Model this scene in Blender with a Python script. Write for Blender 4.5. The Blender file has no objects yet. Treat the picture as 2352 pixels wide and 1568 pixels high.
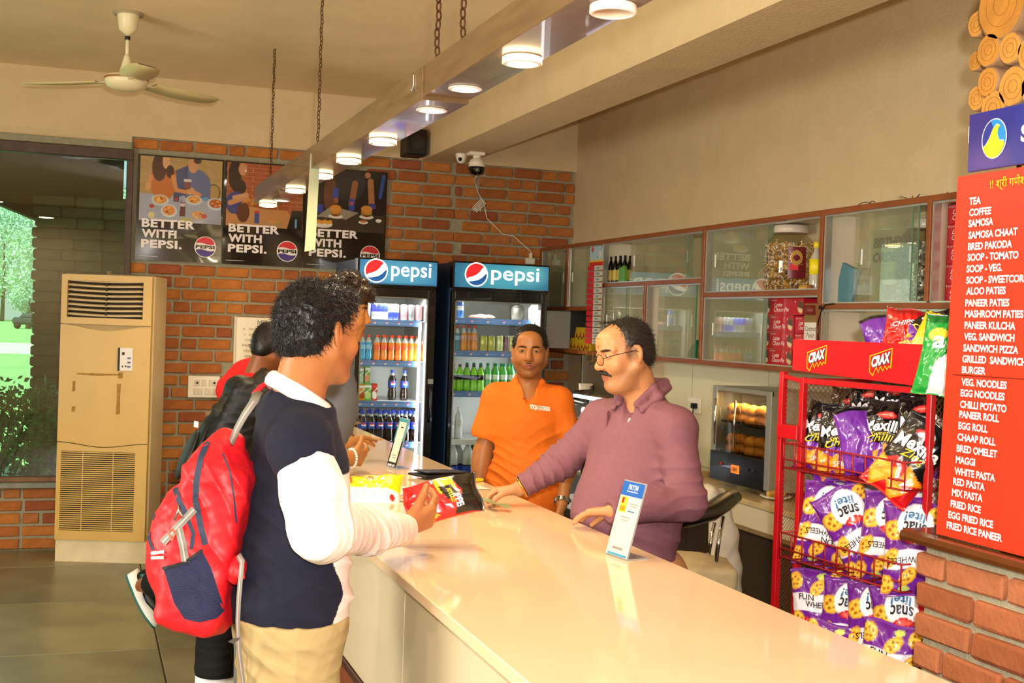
import bpy, math, random
import numpy as np
from mathutils import Vector, Matrix
random.seed(7); np.random.seed(7)
SC=bpy.context.scene; COL=SC.collection
# ------------------------------------------------------------------ camera
F=2800.; CX,CY=1176.,784.; EYE=1.75
ROLL=.035; PIT=math.atan(37.5/F); YAW=math.atan(986/F)
def _basis():
    cy,sy,cp,sp,c,s=math.cos(YAW),math.sin(YAW),math.cos(PIT),math.sin(PIT),math.cos(ROLL),math.sin(ROLL)
    R=Vector((cy,-sy,0)); Fh=Vector((sy,cy,0)); Up=Vector((0,0,1))
    fw=Fh*cp-Up*sp; up=Fh*sp+Up*cp
    right=R*c+up*s; upp=up*c-R*s
    return right,upp,fw
_r,_u,_f=_basis()
cam_d=bpy.data.cameras.new('camera'); cam=bpy.data.objects.new('camera',cam_d); COL.objects.link(cam)
cam_d.sensor_width=36; cam_d.lens=36*F/2352; cam_d.clip_start=.05; cam_d.clip_end=200
M3=Matrix((_r,_u,-_f)).transposed(); cam.matrix_world=Matrix.Translation((0,0,EYE))@M3.to_4x4()
SC.camera=cam
# ------------------------------------------------------------------ view, world, lights
vs=SC.view_settings; vs.view_transform='Standard'; vs.look='None'; vs.gamma=1; vs.use_curve_mapping=False; vs.exposure=0.15
W=bpy.data.worlds.new('sky'); SC.world=W; W.use_nodes=True; nt=W.node_tree
bg=nt.nodes['Background']; sk=nt.nodes.new('ShaderNodeTexSky'); sk.sky_type='HOSEK_WILKIE'; sk.sun_direction=(-.5,.45,.75); sk.turbidity=5
nt.links.new(sk.outputs[0],bg.inputs[0]); bg.inputs[1].default_value=5.0
def light(name,kind,loc,power,color=(1,1,1),size=.1,target=None,size_y=None,spot=None):
    d=bpy.data.lights.new(name,kind); d.energy=power; d.color=color
    if kind=='AREA':
        d.size=size
        if size_y: d.shape='RECTANGLE'; d.size_y=size_y
        elif kind=='AREA': d.shape='DISK'
    elif kind in('POINT','SPOT'): d.shadow_soft_size=size
    if spot: d.spot_size=math.radians(spot); d.spot_blend=.5
    o=bpy.data.objects.new(name,d); o.location=loc; COL.objects.link(o)
    if target is not None: o.rotation_euler=(Vector(target)-Vector(loc)).to_track_quat('-Z','Y').to_euler()
    return o
light('camera_flash','SPOT',(.07,-.02,1.88),FLASH:=500,(1,.97,.93),.03,(2.0,5.5,1.62),spot=95)
light('room_fill_left','AREA',(-3.9,3.5,1.7),210,(1,.97,.88),2.6,(0,3.5,1.2),size_y=1.8)  # unseen fill light added to brighten the room from the left
for _x,_y in((-2.4,-1.6),(-.6,-2.0),(1.8,-1.8),(-2.6,1.6),(-1.2,.6),(2.6,.6)): light('ceiling_lamp_behind','AREA',(_x,_y,3.2),58,(1,.86,.64),.22)
sun=light('sun','SUN',(0,20,20),9,(1,.97,.9)); sun.rotation_euler=(Vector((.35,.6,-.8))).to_track_quat('-Z','Y').to_euler(); sun.data.angle=.01
# ------------------------------------------------------------------ rays (pixel -> point at a real plane)
def ray(px,py): return _f+_r*((px-CX)/F)-_u*((py-CY)/F)
def onx(px,py,x): d=ray(px,py); return d*(x/d.x)+Vector((0,0,EYE))
def ony(px,py,y): d=ray(px,py); return d*(y/d.y)+Vector((0,0,EYE))
def onz(px,py,z): d=ray(px,py); return d*((z-EYE)/d.z)+Vector((0,0,EYE))
# ------------------------------------------------------------------ materials
MATS={}
def srgb(c):
    if isinstance(c,str):
        c=[int(c[i:i+2],16)/255 for i in (0,2,4)]
    return [x/12.92 if x<=.04045 else ((x+.055)/1.055)**2.4 for x in c]
def mat(name,color,rough=.5,metal=0,spec=.5,emit=None,es=0,noise=0,nscale=20,bump=0,bscale=60,attr=None,trans=0,ior=1.45,alpha=1,coat=0,sss=0,sheen=0,nstretch=None):
    if name in MATS: return MATS[name]
    m=bpy.data.materials.new(name); m.use_nodes=True; t=m.node_tree; b=t.nodes['Principled BSDF']; L=t.links.new
    c=srgb(color)+[1]
    b.inputs['Base Color'].default_value=c; b.inputs['Roughness'].default_value=rough; b.inputs['Metallic'].default_value=metal
    b.inputs['Specular IOR Level'].default_value=spec; b.inputs['IOR'].default_value=ior
    b.inputs['Transmission Weight'].default_value=trans; b.inputs['Alpha'].default_value=alpha; b.inputs['Coat Weight'].default_value=coat
    b.inputs['Sheen Weight'].default_value=sheen
    if sss: b.inputs['Subsurface Weight'].default_value=sss; b.inputs['Subsurface Radius'].default_value=(1,.35,.2); b.inputs['Subsurface Scale'].default_value=.008
    if emit is not None: b.inputs['Emission Color'].default_value=srgb(emit)+[1]; b.inputs['Emission Strength'].default_value=es
    tc=t.nodes.new('ShaderNodeTexCoord'); src=tc.outputs['Object']
    if nstretch:
        mp=t.nodes.new('ShaderNodeMapping'); mp.inputs['Scale'].default_value=nstretch; L(src,mp.inputs[0]); src=mp.outputs[0]
    colout=None
    if attr:
        a=t.nodes.new('ShaderNodeAttribute'); a.attribute_name=attr; colout=a.outputs['Color']
    if noise:
        n=t.nodes.new('ShaderNodeTexNoise'); n.inputs['Scale'].default_value=nscale; n.inputs['Detail'].default_value=5; L(src,n.inputs['Vector'])
        r=t.nodes.new('ShaderNodeMapRange'); r.inputs[1].default_value=.25; r.inputs[2].default_value=.75; r.inputs[3].default_value=1-noise; r.inputs[4].default_value=1+noise; L(n.outputs[0],r.inputs[0])
        mx=t.nodes.new('ShaderNodeVectorMath'); mx.operation='SCALE'
        if colout: L(colout,mx.inputs[0])
        else: mx.inputs[0].default_value=c[:3]
        L(r.outputs[0],mx.inputs['Scale']); colout=mx.outputs[0]
    if colout: L(colout,b.inputs['Base Color'])
    if bump:
        n2=t.nodes.new('ShaderNodeTexNoise'); n2.inputs['Scale'].default_value=bscale; n2.inputs['Detail'].default_value=4; L(src,n2.inputs['Vector'])
        bp=t.nodes.new('ShaderNodeBump'); bp.inputs['Strength'].default_value=bump; bp.inputs['Distance'].default_value=.01; L(n2.outputs[0],bp.inputs['Height']); L(bp.outputs[0],b.inputs['Normal'])
    MATS[name]=m; return m
def glassmat(name,tint='ffffff',refl=.06,rough=0.0,tr=1.0,dc=None):
    # thin pane: see-through tinted by its colour, with a fresnel mirror layer
    if name in MATS: return MATS[name]
    m=bpy.data.materials.new(name); m.use_nodes=True; t=m.node_tree; t.nodes.clear(); L=t.links.new
    o=t.nodes.new('ShaderNodeOutputMaterial'); tp=t.nodes.new('ShaderNodeBsdfTransparent'); tp.inputs[0].default_value=srgb(tint)+[1]
    g=t.nodes.new('ShaderNodeBsdfGlossy'); g.inputs['Roughness'].default_value=rough; lw=t.nodes.new('ShaderNodeFresnel'); lw.inputs[0].default_value=1.5
    ad=t.nodes.new('ShaderNodeMath'); ad.operation='MULTIPLY_ADD'; ad.inputs[1].default_value=1.0; ad.inputs[2].default_value=refl-.04; ad.use_clamp=True
    L(lw.outputs[0],ad.inputs[0]); mx=t.nodes.new('ShaderNodeMixShader')
    gm=t.nodes.new('ShaderNodeNewGeometry'); nb=t.nodes.new('ShaderNodeMath'); nb.operation='SUBTRACT'; nb.inputs[0].default_value=1; L(gm.outputs['Backfacing'],nb.inputs[1]); ml=t.nodes.new('ShaderNodeMath'); ml.operation='MULTIPLY'; L(ad.outputs[0],ml.inputs[0]); L(nb.outputs[0],ml.inputs[1]); L(ml.outputs[0],mx.inputs[0]); L(tp.outputs[0],mx.inputs[1]); L(g.outputs[0],mx.inputs[2])
    if tr<1:
        df=t.nodes.new('ShaderNodeBsdfDiffuse'); df.inputs[0].default_value=srgb(dc or tint)+[1]; m2=t.nodes.new('ShaderNodeMixShader'); m2.inputs[0].default_value=1-tr
        L(mx.outputs[0],m2.inputs[1]); L(df.outputs[0],m2.inputs[2]); L(m2.outputs[0],o.inputs[0])
    else: L(mx.outputs[0],o.inputs[0])
    MATS[name]=m; return m
# ------------------------------------------------------------------ mesh builder
def tag(o,label=None,cat=None,group=None,kind=None):
    if label: o['label']=label
    if cat: o['category']=cat
    if group: o['group']=group
    if kind: o['kind']=kind
    return o
def empty(name,loc=(0,0,0),rz=0,label=None,cat=None,group=None):
    o=bpy.data.objects.new(name,None); COL.objects.link(o); o.location=loc; o.rotation_euler=(0,0,rz); o.empty_display_size=.05
    return tag(o,label,cat,group)
def link(name,me,parent=None,loc=None,rot=None):
    o=bpy.data.objects.new(name,me); COL.objects.link(o)
    if parent is not None: o.parent=parent
    if loc is not None: o.location=loc
    if rot is not None: o.rotation_euler=rot
    return o
def copy_tree(o,parent=None,loc=None,rot=None):
    c=o.copy(); COL.objects.link(c)
    if parent is not None: c.parent=parent
    if loc is not None: c.location=loc
    if rot is not None: c.rotation_euler=rot
    for ch in list(o.children): copy_tree(ch,c)
    return c
class MB:
    def __init__(s): s.v=[];s.f=[];s.m=[];s.sm=[];s.cur=0;s.smooth=False
    def add(s,vs,fs,smooth=None,mi=None):
        b=len(s.v); s.v+= [tuple(v) for v in vs]
        for f in fs: s.f.append([i+b for i in f]); s.m.append(s.cur if mi is None else mi); s.sm.append(s.smooth if smooth is None else smooth)
        return s
    def box(s,c,d,rot=None,bev=0,taper=None,mi=None):
        hx,hy,hz=d[0]/2,d[1]/2,d[2]/2; c=Vector(c)
        if bev<=0:
            P=[Vector((x*hx,y*hy,z*hz)) for x in(-1,1) for y in(-1,1) for z in(-1,1)]
            Fc=[(0,1,3,2),(4,6,7,5),(0,4,5,1),(2,3,7,6),(0,2,6,4),(1,5,7,3)]
        else:
            b=min(bev,hx*.9,hy*.9,hz*.9); P=[];idx={}
            for x in(-1,1):
                for y in(-1,1):
                    for z in(-1,1):
                        for a in range(3):
                            q=[x*(hx-b),y*(hy-b),z*(hz-b)]; q[a]=(x,y,z)[a]*(hx,hy,hz)[a]
                            idx[(x,y,z,a)]=len(P); P.append(Vector(q))
            Fc=[]
            for a in range(3):
                o1,o2=[k for k in range(3) if k!=a]
                for sg in(-1,1):
                    q=[]
                    for (p1,p2) in((-1,-1),(1,-1),(1,1),(-1,1)):
                        k=[0,0,0];k[a]=sg;k[o1]=p1;k[o2]=p2; q.append(idx[(k[0],k[1],k[2],a)])
                    Fc.append(q)
                    for (e1) in(-1,1):
                        k=[0,0,0];k[a]=sg;k[o1]=e1;
                        if sg is not None and a<o1:
                            k2=list(k);k[o2]=-1;k2[o2]=1
                            Fc.append([idx[(*k,a)],idx[(*k2,a)],idx[(*k2,o1)],idx[(*k,o1)]])
                        k=[0,0,0];k[a]=sg;k[o2]=e1
                        if a<o2:
                            k2=list(k);k[o1]=-1;k2[o1]=1
                            Fc.append([idx[(*k,a)],idx[(*k2,a)],idx[(*k2,o2)],idx[(*k,o2)]])
            for x in(-1,1):
                for y in(-1,1):
                    for z in(-1,1): Fc.append([idx[(x,y,z,a)] for a in range(3)])
        if taper: P=[Vector((p.x*(taper if p.z>0 else 1),p.y*(taper if p.z>0 else 1),p.z)) for p in P]
        if rot is not None: 
            R=rot if isinstance(rot,Matrix) else Matrix.Rotation(rot,3,'Z'); P=[R@p for p in P]
        return s.add([c+p for p in P],Fc,False,mi)
    def tube(s,pts,r,n=8,caps=True,smooth=True,mi=None,up=None,flat=1.0):
        pts=[Vector(p) for p in pts]; m=len(pts); rs=r if isinstance(r,(list,tuple)) else [r]*m; rings=[]
        t0=(pts[1]-pts[0]).normalized(); a=Vector(up) if up else (Vector((0,0,1)) if abs(t0.z)<.9 else Vector((1,0,0)))
        nrm=(a-t0*a.dot(t0)).normalized(); V=[]
        for i in range(m):
            t=((pts[min(i+1,m-1)]-pts[max(i-1,0)])).normalized(); nrm=(nrm-t*nrm.dot(t)).normalized(); bn=t.cross(nrm)
            for k in range(n):
                an=2*math.pi*k/n; V.append(pts[i]+(nrm*math.cos(an)*flat+bn*math.sin(an))*rs[i])
        Fc=[[i*n+k,i*n+(k+1)%n,(i+1)*n+(k+1)%n,(i+1)*n+k] for i in range(m-1) for k in range(n)]
        if caps: Fc+=[list(range(n))[::-1],[(m-1)*n+k for k in range(n)]]
        return s.add(V,Fc,smooth,mi)
    def lathe(s,prof,c=(0,0,0),n=16,smooth=True,mi=None,M=None,mis=None):
        V=[];m=len(prof); c=Vector(c)
        for (r,z) in prof:
            for k in range(n):
                a=2*math.pi*k/n; p=Vector((r*math.cos(a),r*math.sin(a),z)); V.append(c+(M@p if M else p))
        b=len(s.v); s.v+=[tuple(v) for v in V]
        for i in range(m-1):
            for k in range(n):
                s.f.append([b+i*n+k,b+i*n+(k+1)%n,b+(i+1)*n+(k+1)%n,b+(i+1)*n+k]); s.m.append(mis[i] if mis else (s.cur if mi is None else mi)); s.sm.append(smooth)
        for i,rev in((0,True),(m-1,False)):
            if prof[i][0]>1e-5:
                q=[b+i*n+k for k in range(n)]; s.f.append(q[::-1] if rev else q); s.m.append((mis[min(i,m-2)] if mis else (s.cur if mi is None else mi))); s.sm.append(False)
        return s
    def prism(s,poly,o,ax,ay,az,mi=None):
        # poly in (a,b) -> o+ax*a+ay*b, extruded along az
        o,ax,ay,az=map(Vector,(o,ax,ay,az)); n=len(poly)
        V=[o+ax*a+ay*b for a,b in poly]+[o+ax*a+ay*b+az for a,b in poly]
        Fc=[list(range(n))[::-1],[n+i for i in range(n)]]+[[i,(i+1)%n,n+(i+1)%n,n+i] for i in range(n)]
        return s.add(V,Fc,False,mi)
    def mesh(s,name,mats):
        me=bpy.data.meshes.new(name); me.from_pydata(s.v,[],s.f)
        for m in (mats if isinstance(mats,(list,tuple)) else [mats]): me.materials.append(m)
        me.polygons.foreach_set('material_index',s.m); me.polygons.foreach_set('use_smooth',s.sm); me.update(); return me
    def build(s,name,mats,parent=None,loc=None,rot=None):
        return link(name,s.mesh(name,mats),parent,loc,rot)
def bx(name,m,lo,hi,parent=None,bev=0):
    lo,hi=Vector(lo),Vector(hi); b=MB().box((0,0,0),hi-lo,bev=bev); return b.build(name,m,parent,loc=(lo+hi)/2)
# ---- text: flat lettering meshes
_tc={}
def text_data(s,bold=0,shear=0,spacing=1,font=None,res=3):
    k=(s,bold,shear,spacing,font,res)
    if k in _tc: return _tc[k]
    cu=bpy.data.curves.new('t','FONT'); cu.body=s; cu.size=1; cu.offset=bold; cu.shear=shear; cu.space_character=spacing; cu.resolution_u=res
    if font: cu.font=font
    ob=bpy.data.objects.new('t',cu); COL.objects.link(ob); dg=bpy.context.evaluated_depsgraph_get(); me=bpy.data.meshes.new_from_object(ob.evaluated_get(dg))
    V=np.array([v.co[:2] for v in me.vertices]) if len(me.vertices) else np.zeros((1,2)); Fc=[list(p.vertices) for p in me.polygons]
    bpy.data.objects.remove(ob); bpy.data.curves.remove(cu); bpy.data.meshes.remove(me)
    lo,hi=V.min(0),V.max(0); _tc[k]=(V-lo,Fc,hi-lo); return _tc[k]
def lettering(s,m,o,ax,ay,w=None,h=None,parent=None,bold=.01,shear=0,spacing=1,align='l',name='lettering',curve=None,res=3,lift=0):
    """flat text; o=lower-left (or centre), ax/ay = unit vectors; w/h metres"""
    V,Fc,d=text_data(s,bold,shear,spacing,None,res); sx=(w/d[0]) if w else None; sy=(h/d[1]) if h else None
    sx=sx or sy; sy=sy or sx; o,ax,ay=Vector(o),Vector(ax),Vector(ay); nz=ax.cross(ay)
    off=-d[0]*sx/2 if align=='c' else 0; offy=-d[1]*sy/2 if align=='c' else 0
    b=MB(); b.add([o+ax*(v[0]*sx+off)+ay*(v[1]*sy+offy)+nz*lift for v in V],Fc,False)
    if parent is None: return b
    ob=b.build(name,m,parent); return ob
def poly_on(name,m,pts,o,ax,ay,lift,parent):
    o,ax,ay=Vector(o),Vector(ax),Vector(ay); nz=ax.cross(ay)*lift
    b=MB(); b.add([o+ax*a+ay*c+nz for a,c in pts],[list(range(len(pts)))]); return b.build(name,m,parent)
def ell_pts(cx,cy,rx,ry,n=32,a0=0,a1=2*math.pi): 
    return [(cx+rx*math.cos(a0+(a1-a0)*i/n),cy+ry*math.sin(a0+(a1-a0)*i/n)) for i in range(n+(0 if abs(a1-a0-2*math.pi)<1e-6 else 1))]
# ---- painted grids (flat print) : colour attribute evaluated by numpy
class Paint:
    def __init__(s,U,V,base): s.U,s.V=U,V; s.C=np.zeros(U.shape+(3,)); s.C[:]=srgb(base); s.rng=np.random.RandomState(3)
    def _m(s,m,c,a=1): c=np.array(srgb(c)); m=(m*a)[...,None]; s.C=s.C*(1-m)+c*m
    def ell(s,x,y,rx,ry,c,rot=0,a=1,soft=.04):
        dx,dy=s.U-x,s.V-y; co,si=math.cos(rot),math.sin(rot); p=(dx*co+dy*si)/rx; q=(-dx*si+dy*co)/ry
        s._m(np.clip((1-np.sqrt(p*p+q*q))/soft+.5,0,1),c,a)
    def rect(s,x0,y0,x1,y1,c,a=1): s._m(((s.U>=x0)&(s.U<=x1)&(s.V>=y0)&(s.V<=y1)).astype(float),c,a)
    def poly(s,pts,c,a=1):
        ins=np.zeros(s.U.shape,bool); n=len(pts)
        for i in range(n):
            x1,y1=pts[i];x2,y2=pts[(i+1)%n]
            if y1==y2: continue
            cnd=((y1>s.V)!=(y2>s.V))&(s.U<(x2-x1)*(s.V-y1)/(y2-y1)+x1); ins^=cnd
        s._m(ins.astype(float),c,a)
    def line(s,x0,y0,x1,y1,w,c,w2=None,a=1):
        dx,dy=x1-x0,y1-y0; t=np.clip(((s.U-x0)*dx+(s.V-y0)*dy)/(dx*dx+dy*dy),0,1); d=np.hypot(s.U-x0-t*dx,s.V-y0-t*dy)
        ww=w+( (w2 if w2 is not None else w)-w)*t; s._m((d<ww).astype(float),c,a)
    def noise(s,amt,sc=30):
        n=np.sin(s.U*sc*1.3+3*np.sin(s.V*sc))*np.sin(s.V*sc*1.7+2*np.sin(s.U*sc*.8)); s.C=np.clip(s.C*(1+amt*n[...,None]),0,1)
def set_col(me,C,name='col'):
    a=me.color_attributes.new(name,'FLOAT_COLOR','POINT'); C=np.asarray(C).reshape(-1,3); A=np.ones((len(C),4),np.float32); A[:,:3]=C; a.data.foreach_set('color',A.ravel())
def paint_panel(name,paint,o,ax,ay,w,h,nx,ny,m,parent=None,lift=0,bulge=None):
    u=np.linspace(0,1,nx);v=np.linspace(0,1,ny);U,V=np.meshgrid(u,v); P=Paint(U*w/h,V,'000000'); paint(P)
    o,ax,ay=map(lambda q:np.array(Vector(q)),(o,ax,ay)); nz=np.cross(ax,ay)
    X=o+U[...,None]*w*ax+V[...,None]*h*ay+nz*lift
    if bulge is not None: X=X+bulge(U,V)[...,None]*nz
    idx=np.arange(nx*ny).reshape(ny,nx); Fc=np.stack([idx[:-1,:-1],idx[:-1,1:],idx[1:,1:],idx[1:,:-1]],-1).reshape(-1,4)
    me=bpy.data.meshes.new(name); me.from_pydata(X.reshape(-1,3).tolist(),[],Fc.tolist()); me.materials.append(m); set_col(me,P.C)
    for p in me.polygons: p.use_smooth=True
    return link(name,me,parent)
# ================================================================== SETTING
YB=9.42; XR=3.82; ZC=3.48; CO=Vector
m_plaster=mat('tan_plaster','d2bc92',.85,noise=.05,nscale=5,bump=.25,bscale=45)
m_ceil=mat('ceiling_paint','e8d2a6',.85,noise=.06,nscale=3,bump=.15,bscale=30)
m_mortar=mat('mortar','9c957b',.95,noise=.12,nscale=30,bump=.4,bscale=90)
def brickmats():
    out=[]
    for i,c in enumerate(['a8622a','b06a2c','9c5826','b8722f','96502a','ad6a34']): out.append(mat('fired_brick_%d'%i,c,.85,noise=.18,nscale=22,bump=.5,bscale=70))
    return out
BM=brickmats()
def structure(o): o['kind']='structure'; return o
# floor: stone slabs with dark strips
def floor_mat():
    m=mat('stone_floor','6e6a4c',.38,noise=.28,nscale=2.2,bump=.06,bscale=12); return m
fl=structure(bx('floor',mat('floor_joint','4c4430',.6),(-4,-3,-.08),(XR+.1,YB+.15,-.006)))
mf=[mat('slab_stone_a','7d7a5c',.3,noise=.3,nscale=2.5,bump=.05,bscale=10),mat('slab_stone_b','727257',.3,noise=.3,nscale=3.1,bump=.05,bscale=10)]
sx=[-4,-3.1,-1.95,-.8,-.72,.42,1.56,2.7,XR+.1]; sy=[-3,-1.8,-.6,.6,1.8,3,4.2,5.4,6.55,7.7,8.8,YB]
k=0
for i in range(len(sx)-1):
    for j in range(len(sy)-1):
        b=MB().box((0,0,0),(sx[i+1]-sx[i]-.008,sy[j+1]-sy[j]-.012,.012),bev=.003)
        strip=(sx[i+1]-sx[i])<.2
        b.build('floor_slab',mat('strip_stone','4f4632',.4,noise=.2,nscale=5) if strip else mf[(i*3+j)%2],fl,loc=((sx[i]+sx[i+1])/2,(sy[j]+sy[j+1])/2,.036+.044-.08)); k+=1
for c in fl.children: c.location=Vector(c.location)-fl.location+Vector((0,0,-.0))
structure(bx('ceiling',m_ceil,(-4,-3,ZC),(XR+.1,YB+.15,ZC+.1)))
# back wall: plaster band on top, mortar bed + bricks below
ZB=3.035
wb=structure(bx('wall_back',m_mortar,(.30,YB,0),(XR,YB+.15,ZB+.01)))
def kid(o,p): o.parent=p; o.matrix_parent_inverse=Matrix.Translation(-p.location); return o
kid(bx('plaster_band',m_plaster,(-4,YB-.035,ZB),(XR,YB+.15,ZC)),wb)
kid(bx('sill_wall',m_mortar,(-4,YB,0),(.30,YB+.15,.47)),wb)
structure(bx('wall_right',m_plaster,(XR,-3,0),(XR+.12,YB+.15,ZC)))
structure(bx('wall_left',m_plaster,(-4.12,-3,0),(-4,YB+.15,ZC)))
structure(bx('wall_front',m_plaster,(-4,-3.12,0),(XR,-3,ZC)))
# brick meshes (irregular bevelled)
def brick_mesh(l,h,seed,d=.03):
    rd=random.Random(seed); b=MB().box((0,0,0),(l,d,h),bev=.006)
    b.v=[(x+rd.uniform(-.004,.004),y+rd.uniform(-.002,.002),z+rd.uniform(-.003,.003)) for x,y,z in b.v]
    return b
_bm={}
def brick_obj(l,h,rd,parent,loc,rot=None,name='brick'):
    v=rd.randrange(4); mi=rd.randrange(6); key=(round(l,3),round(h,3),v,mi)
    if key not in _bm: _bm[key]=brick_mesh(l,h,hash(key)&255).mesh('brick',BM[mi])
    return link(name,_bm[key],parent,loc,rot)
CH=.0915
rd=random.Random(5)
def brick_rows(parent,x0,x1,r0,r1,skip,xoff=0,y=YB,per_row=None):
    n=0
    for r in range(r0,r1):
        z=ZB-.045-r*CH
        x=x0-rd.choice([0,.12,.06,.18])+xoff*(r%2)
        while x<x1:
            l=rd.choice([.228,.228,.228,.228,.108]); a=max(x,x0); b=min(x+l,x1)
            if b-a>.03 and not skip((a+b)/2,z):
                brick_obj(round(b-a,2),.072,rd,parent,Vector(((a+b)/2,y-.004+rd.uniform(-.002,.002),z))-parent.location); n+=1
            x+=l+.022
    return n
nb=0
def sk(x,z):
    if 2.13+.0<z<2.90 and x<2.15: return True   # behind the posters
    if x>1.9 and z<2.16 and x<3.32: return True  # behind the fridges
    if x>3.55 and 1.6<z<2.38: return True        # behind the cabinets
    if x>1.1 and z<.95: return True
    if x<.42 and z<1.95: return True
    if 1.1<x<1.42 and 1.0<z<1.7: return True
    return False
nb+=brick_rows(wb,.315,2.78,0,31,sk); nb+=brick_rows(wb,2.79,3.815,0,24,sk,xoff=.125)
rd=random.Random(11)
for r in range(5):
    z=.42-r*CH; x=-1.0-(r%2)*.12
    while x<.28:
        l=.228 if rd.random()<.8 else .108
        if x+l<.29: brick_obj(l,.072,rd,wb,Vector((x+l/2,YB-.004,z))-wb.location); nb+=1
        x+=l+.022
print('bricks',nb)
structure(bx('baseboard_back',mat('cement_skirting','6d6750',.8,noise=.2,nscale=9),(-4,YB-.03,0),(.34,YB,.02)))
kid(bx('plaster_fill',m_plaster,(-4,YB-.03,2.97),(.30,YB+.15,ZB+.002)),wb)
# window
m_wood_dark=mat('dark_window_wood','4a3322',.5,noise=.25,nscale=14)
win=structure(empty('window_1',(-1.8,YB,0)))
def wbx(n,m,lo,hi,p=win,bev=0): o=bx(n,m,lo,hi,bev=bev); return kid(o,p)
wbx('window_frame',m_wood_dark,(-4,YB-.06,2.86),(.315,YB+.04,2.935),bev=.004)
wbx('window_frame',m_wood_dark,(.27,YB-.06,.52),(.315,YB+.04,2.86),bev=.004)
wbx('window_frame',mat('window_wood_brown','7c5433',.5,noise=.2,nscale=14),(-4,YB-.05,.505),(.27,YB+.04,.54),bev=.004)
wbx('window_head',mat('head_paint','8c8a6d',.6,noise=.2),(-4,YB-.07,2.935),(.30,YB+.04,2.985),bev=.004)
wbx('window_sill',mat('grey_sill','7d8074',.5,noise=.15),(-4,YB-.10,.465),(.31,YB+.05,.505),bev=.004)
wbx('window_pane',glassmat('green_window_glass','cfe9dc',.10),(-4,YB-.008,.53),(.275,YB-.002,2.87))
# concrete beam
structure(bx('trim_1',m_plaster,(2.492,-3,3.031),(2.848,YB-.035,ZC)))['label']='plastered ceiling beam running above the counter'
# ================================================================== OUTSIDE
m_lawn=mat('lawn','9fc47a',.9,noise=.2,nscale=.6)
lawn=bx('lawn',m_lawn,(-160,YB+.15,-.35),(120,260,-.25)); tag(lawn,'sunlit lawn outside the window','ground',kind='structure'); lawn.name='ground_lawn'
pth=bx('path_outside',mat('pale_path','e9e2cf',.8),(-160,57,-.25),(120,74,-.22)); tag(pth,'pale path crossing the lawn outside','path',kind='structure')
# veranda: brick column and roof slab with a sloping lower edge
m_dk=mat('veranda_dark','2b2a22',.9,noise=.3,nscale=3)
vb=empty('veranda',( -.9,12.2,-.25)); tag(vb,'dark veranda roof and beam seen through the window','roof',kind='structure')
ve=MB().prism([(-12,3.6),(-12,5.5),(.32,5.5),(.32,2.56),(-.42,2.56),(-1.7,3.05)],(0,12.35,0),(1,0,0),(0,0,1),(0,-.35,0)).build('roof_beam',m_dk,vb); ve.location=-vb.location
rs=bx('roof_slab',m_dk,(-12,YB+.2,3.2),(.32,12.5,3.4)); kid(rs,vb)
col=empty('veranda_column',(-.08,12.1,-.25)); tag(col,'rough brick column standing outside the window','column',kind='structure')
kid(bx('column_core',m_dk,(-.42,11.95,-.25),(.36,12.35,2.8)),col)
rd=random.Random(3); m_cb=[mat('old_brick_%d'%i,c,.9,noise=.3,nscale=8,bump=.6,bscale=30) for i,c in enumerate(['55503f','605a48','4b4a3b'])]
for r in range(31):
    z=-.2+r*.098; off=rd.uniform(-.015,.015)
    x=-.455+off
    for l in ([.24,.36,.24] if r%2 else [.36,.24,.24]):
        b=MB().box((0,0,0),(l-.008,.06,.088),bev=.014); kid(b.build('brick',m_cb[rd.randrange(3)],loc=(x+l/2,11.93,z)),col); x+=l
# leaf foliage (instanced as many small leaf quads in one mesh)
def leaves(name,m,cfun,n,size,seed,parent=None):
    rg=np.random.RandomState(seed); P=cfun(rg,n); a=rg.uniform(0,2*math.pi,n); t=rg.uniform(-1,1,n); s=size*rg.uniform(.6,1.3,n)
    d=np.stack([np.cos(a)*np.sqrt(1-t*t),np.sin(a)*np.sqrt(1-t*t),t],1); q=rg.normal(size=(n,3)); e=np.cross(d,q); e/=np.linalg.norm(e,axis=1)[:,None]; nn=np.cross(d,e)
    s=s[:,None]; V=np.stack([P-d*s,P+e*s*.45+nn*s*.12,P+d*s,P-e*s*.45+nn*s*.12],1).reshape(-1,3); Fc=np.arange(4*n).reshape(n,4)
    me=bpy.data.meshes.new(name); me.from_pydata(V.tolist(),[],Fc.tolist()); me.materials.append(m); return link(name,me,parent)
def blob(c,r):
    def f(rg,n):
        d=rg.normal(size=(n,3)); d/=np.linalg.norm(d,axis=1)[:,None]; return np.array(c)+d*np.array(r)*(rg.uniform(.55,1,n)[:,None]**.5)*(1+.15*np.sin(d[:,:1]*7)*np.cos(d[:,1:2]*9))
    return f
hd=leaves('hedge',mat('hedge_leaf','3f7a2c',.5,noise=.4,nscale=6),lambda rg,n: np.stack([rg.uniform(-2.2,.25,n),rg.uniform(10.05,10.8,n),.36+.74*rg.beta(1.6,1.0,n)+rg.uniform(-.04,.12,n)*(rg.rand(n)>.6)],1),5200,.035,1)
tag(hd,'leafy green hedge growing just outside the window','hedge')
sb=MB()
for i in range(60):
    x=rd.uniform(-2.2,.2); y=rd.uniform(10.1,10.7); sb.tube([(x,y,-.25),(x+rd.uniform(-.1,.1),y,.4),(x+rd.uniform(-.25,.25),y+rd.uniform(-.1,.1),.98)],.009,5)
sb.build('stems',mat('hedge_stem','4a3a22',.8),hd)
dk=leaves('leaves',mat('hedge_leaf_dark','1e4a26',.5,noise=.4,nscale=6),lambda rg,n: np.stack([rg.uniform(-2.2,.25,n),rg.uniform(10.5,11.0,n),-.2+1.05*rg.rand(n)],1),2600,.05,9,hd); dk['kind']='stuff'
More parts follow.
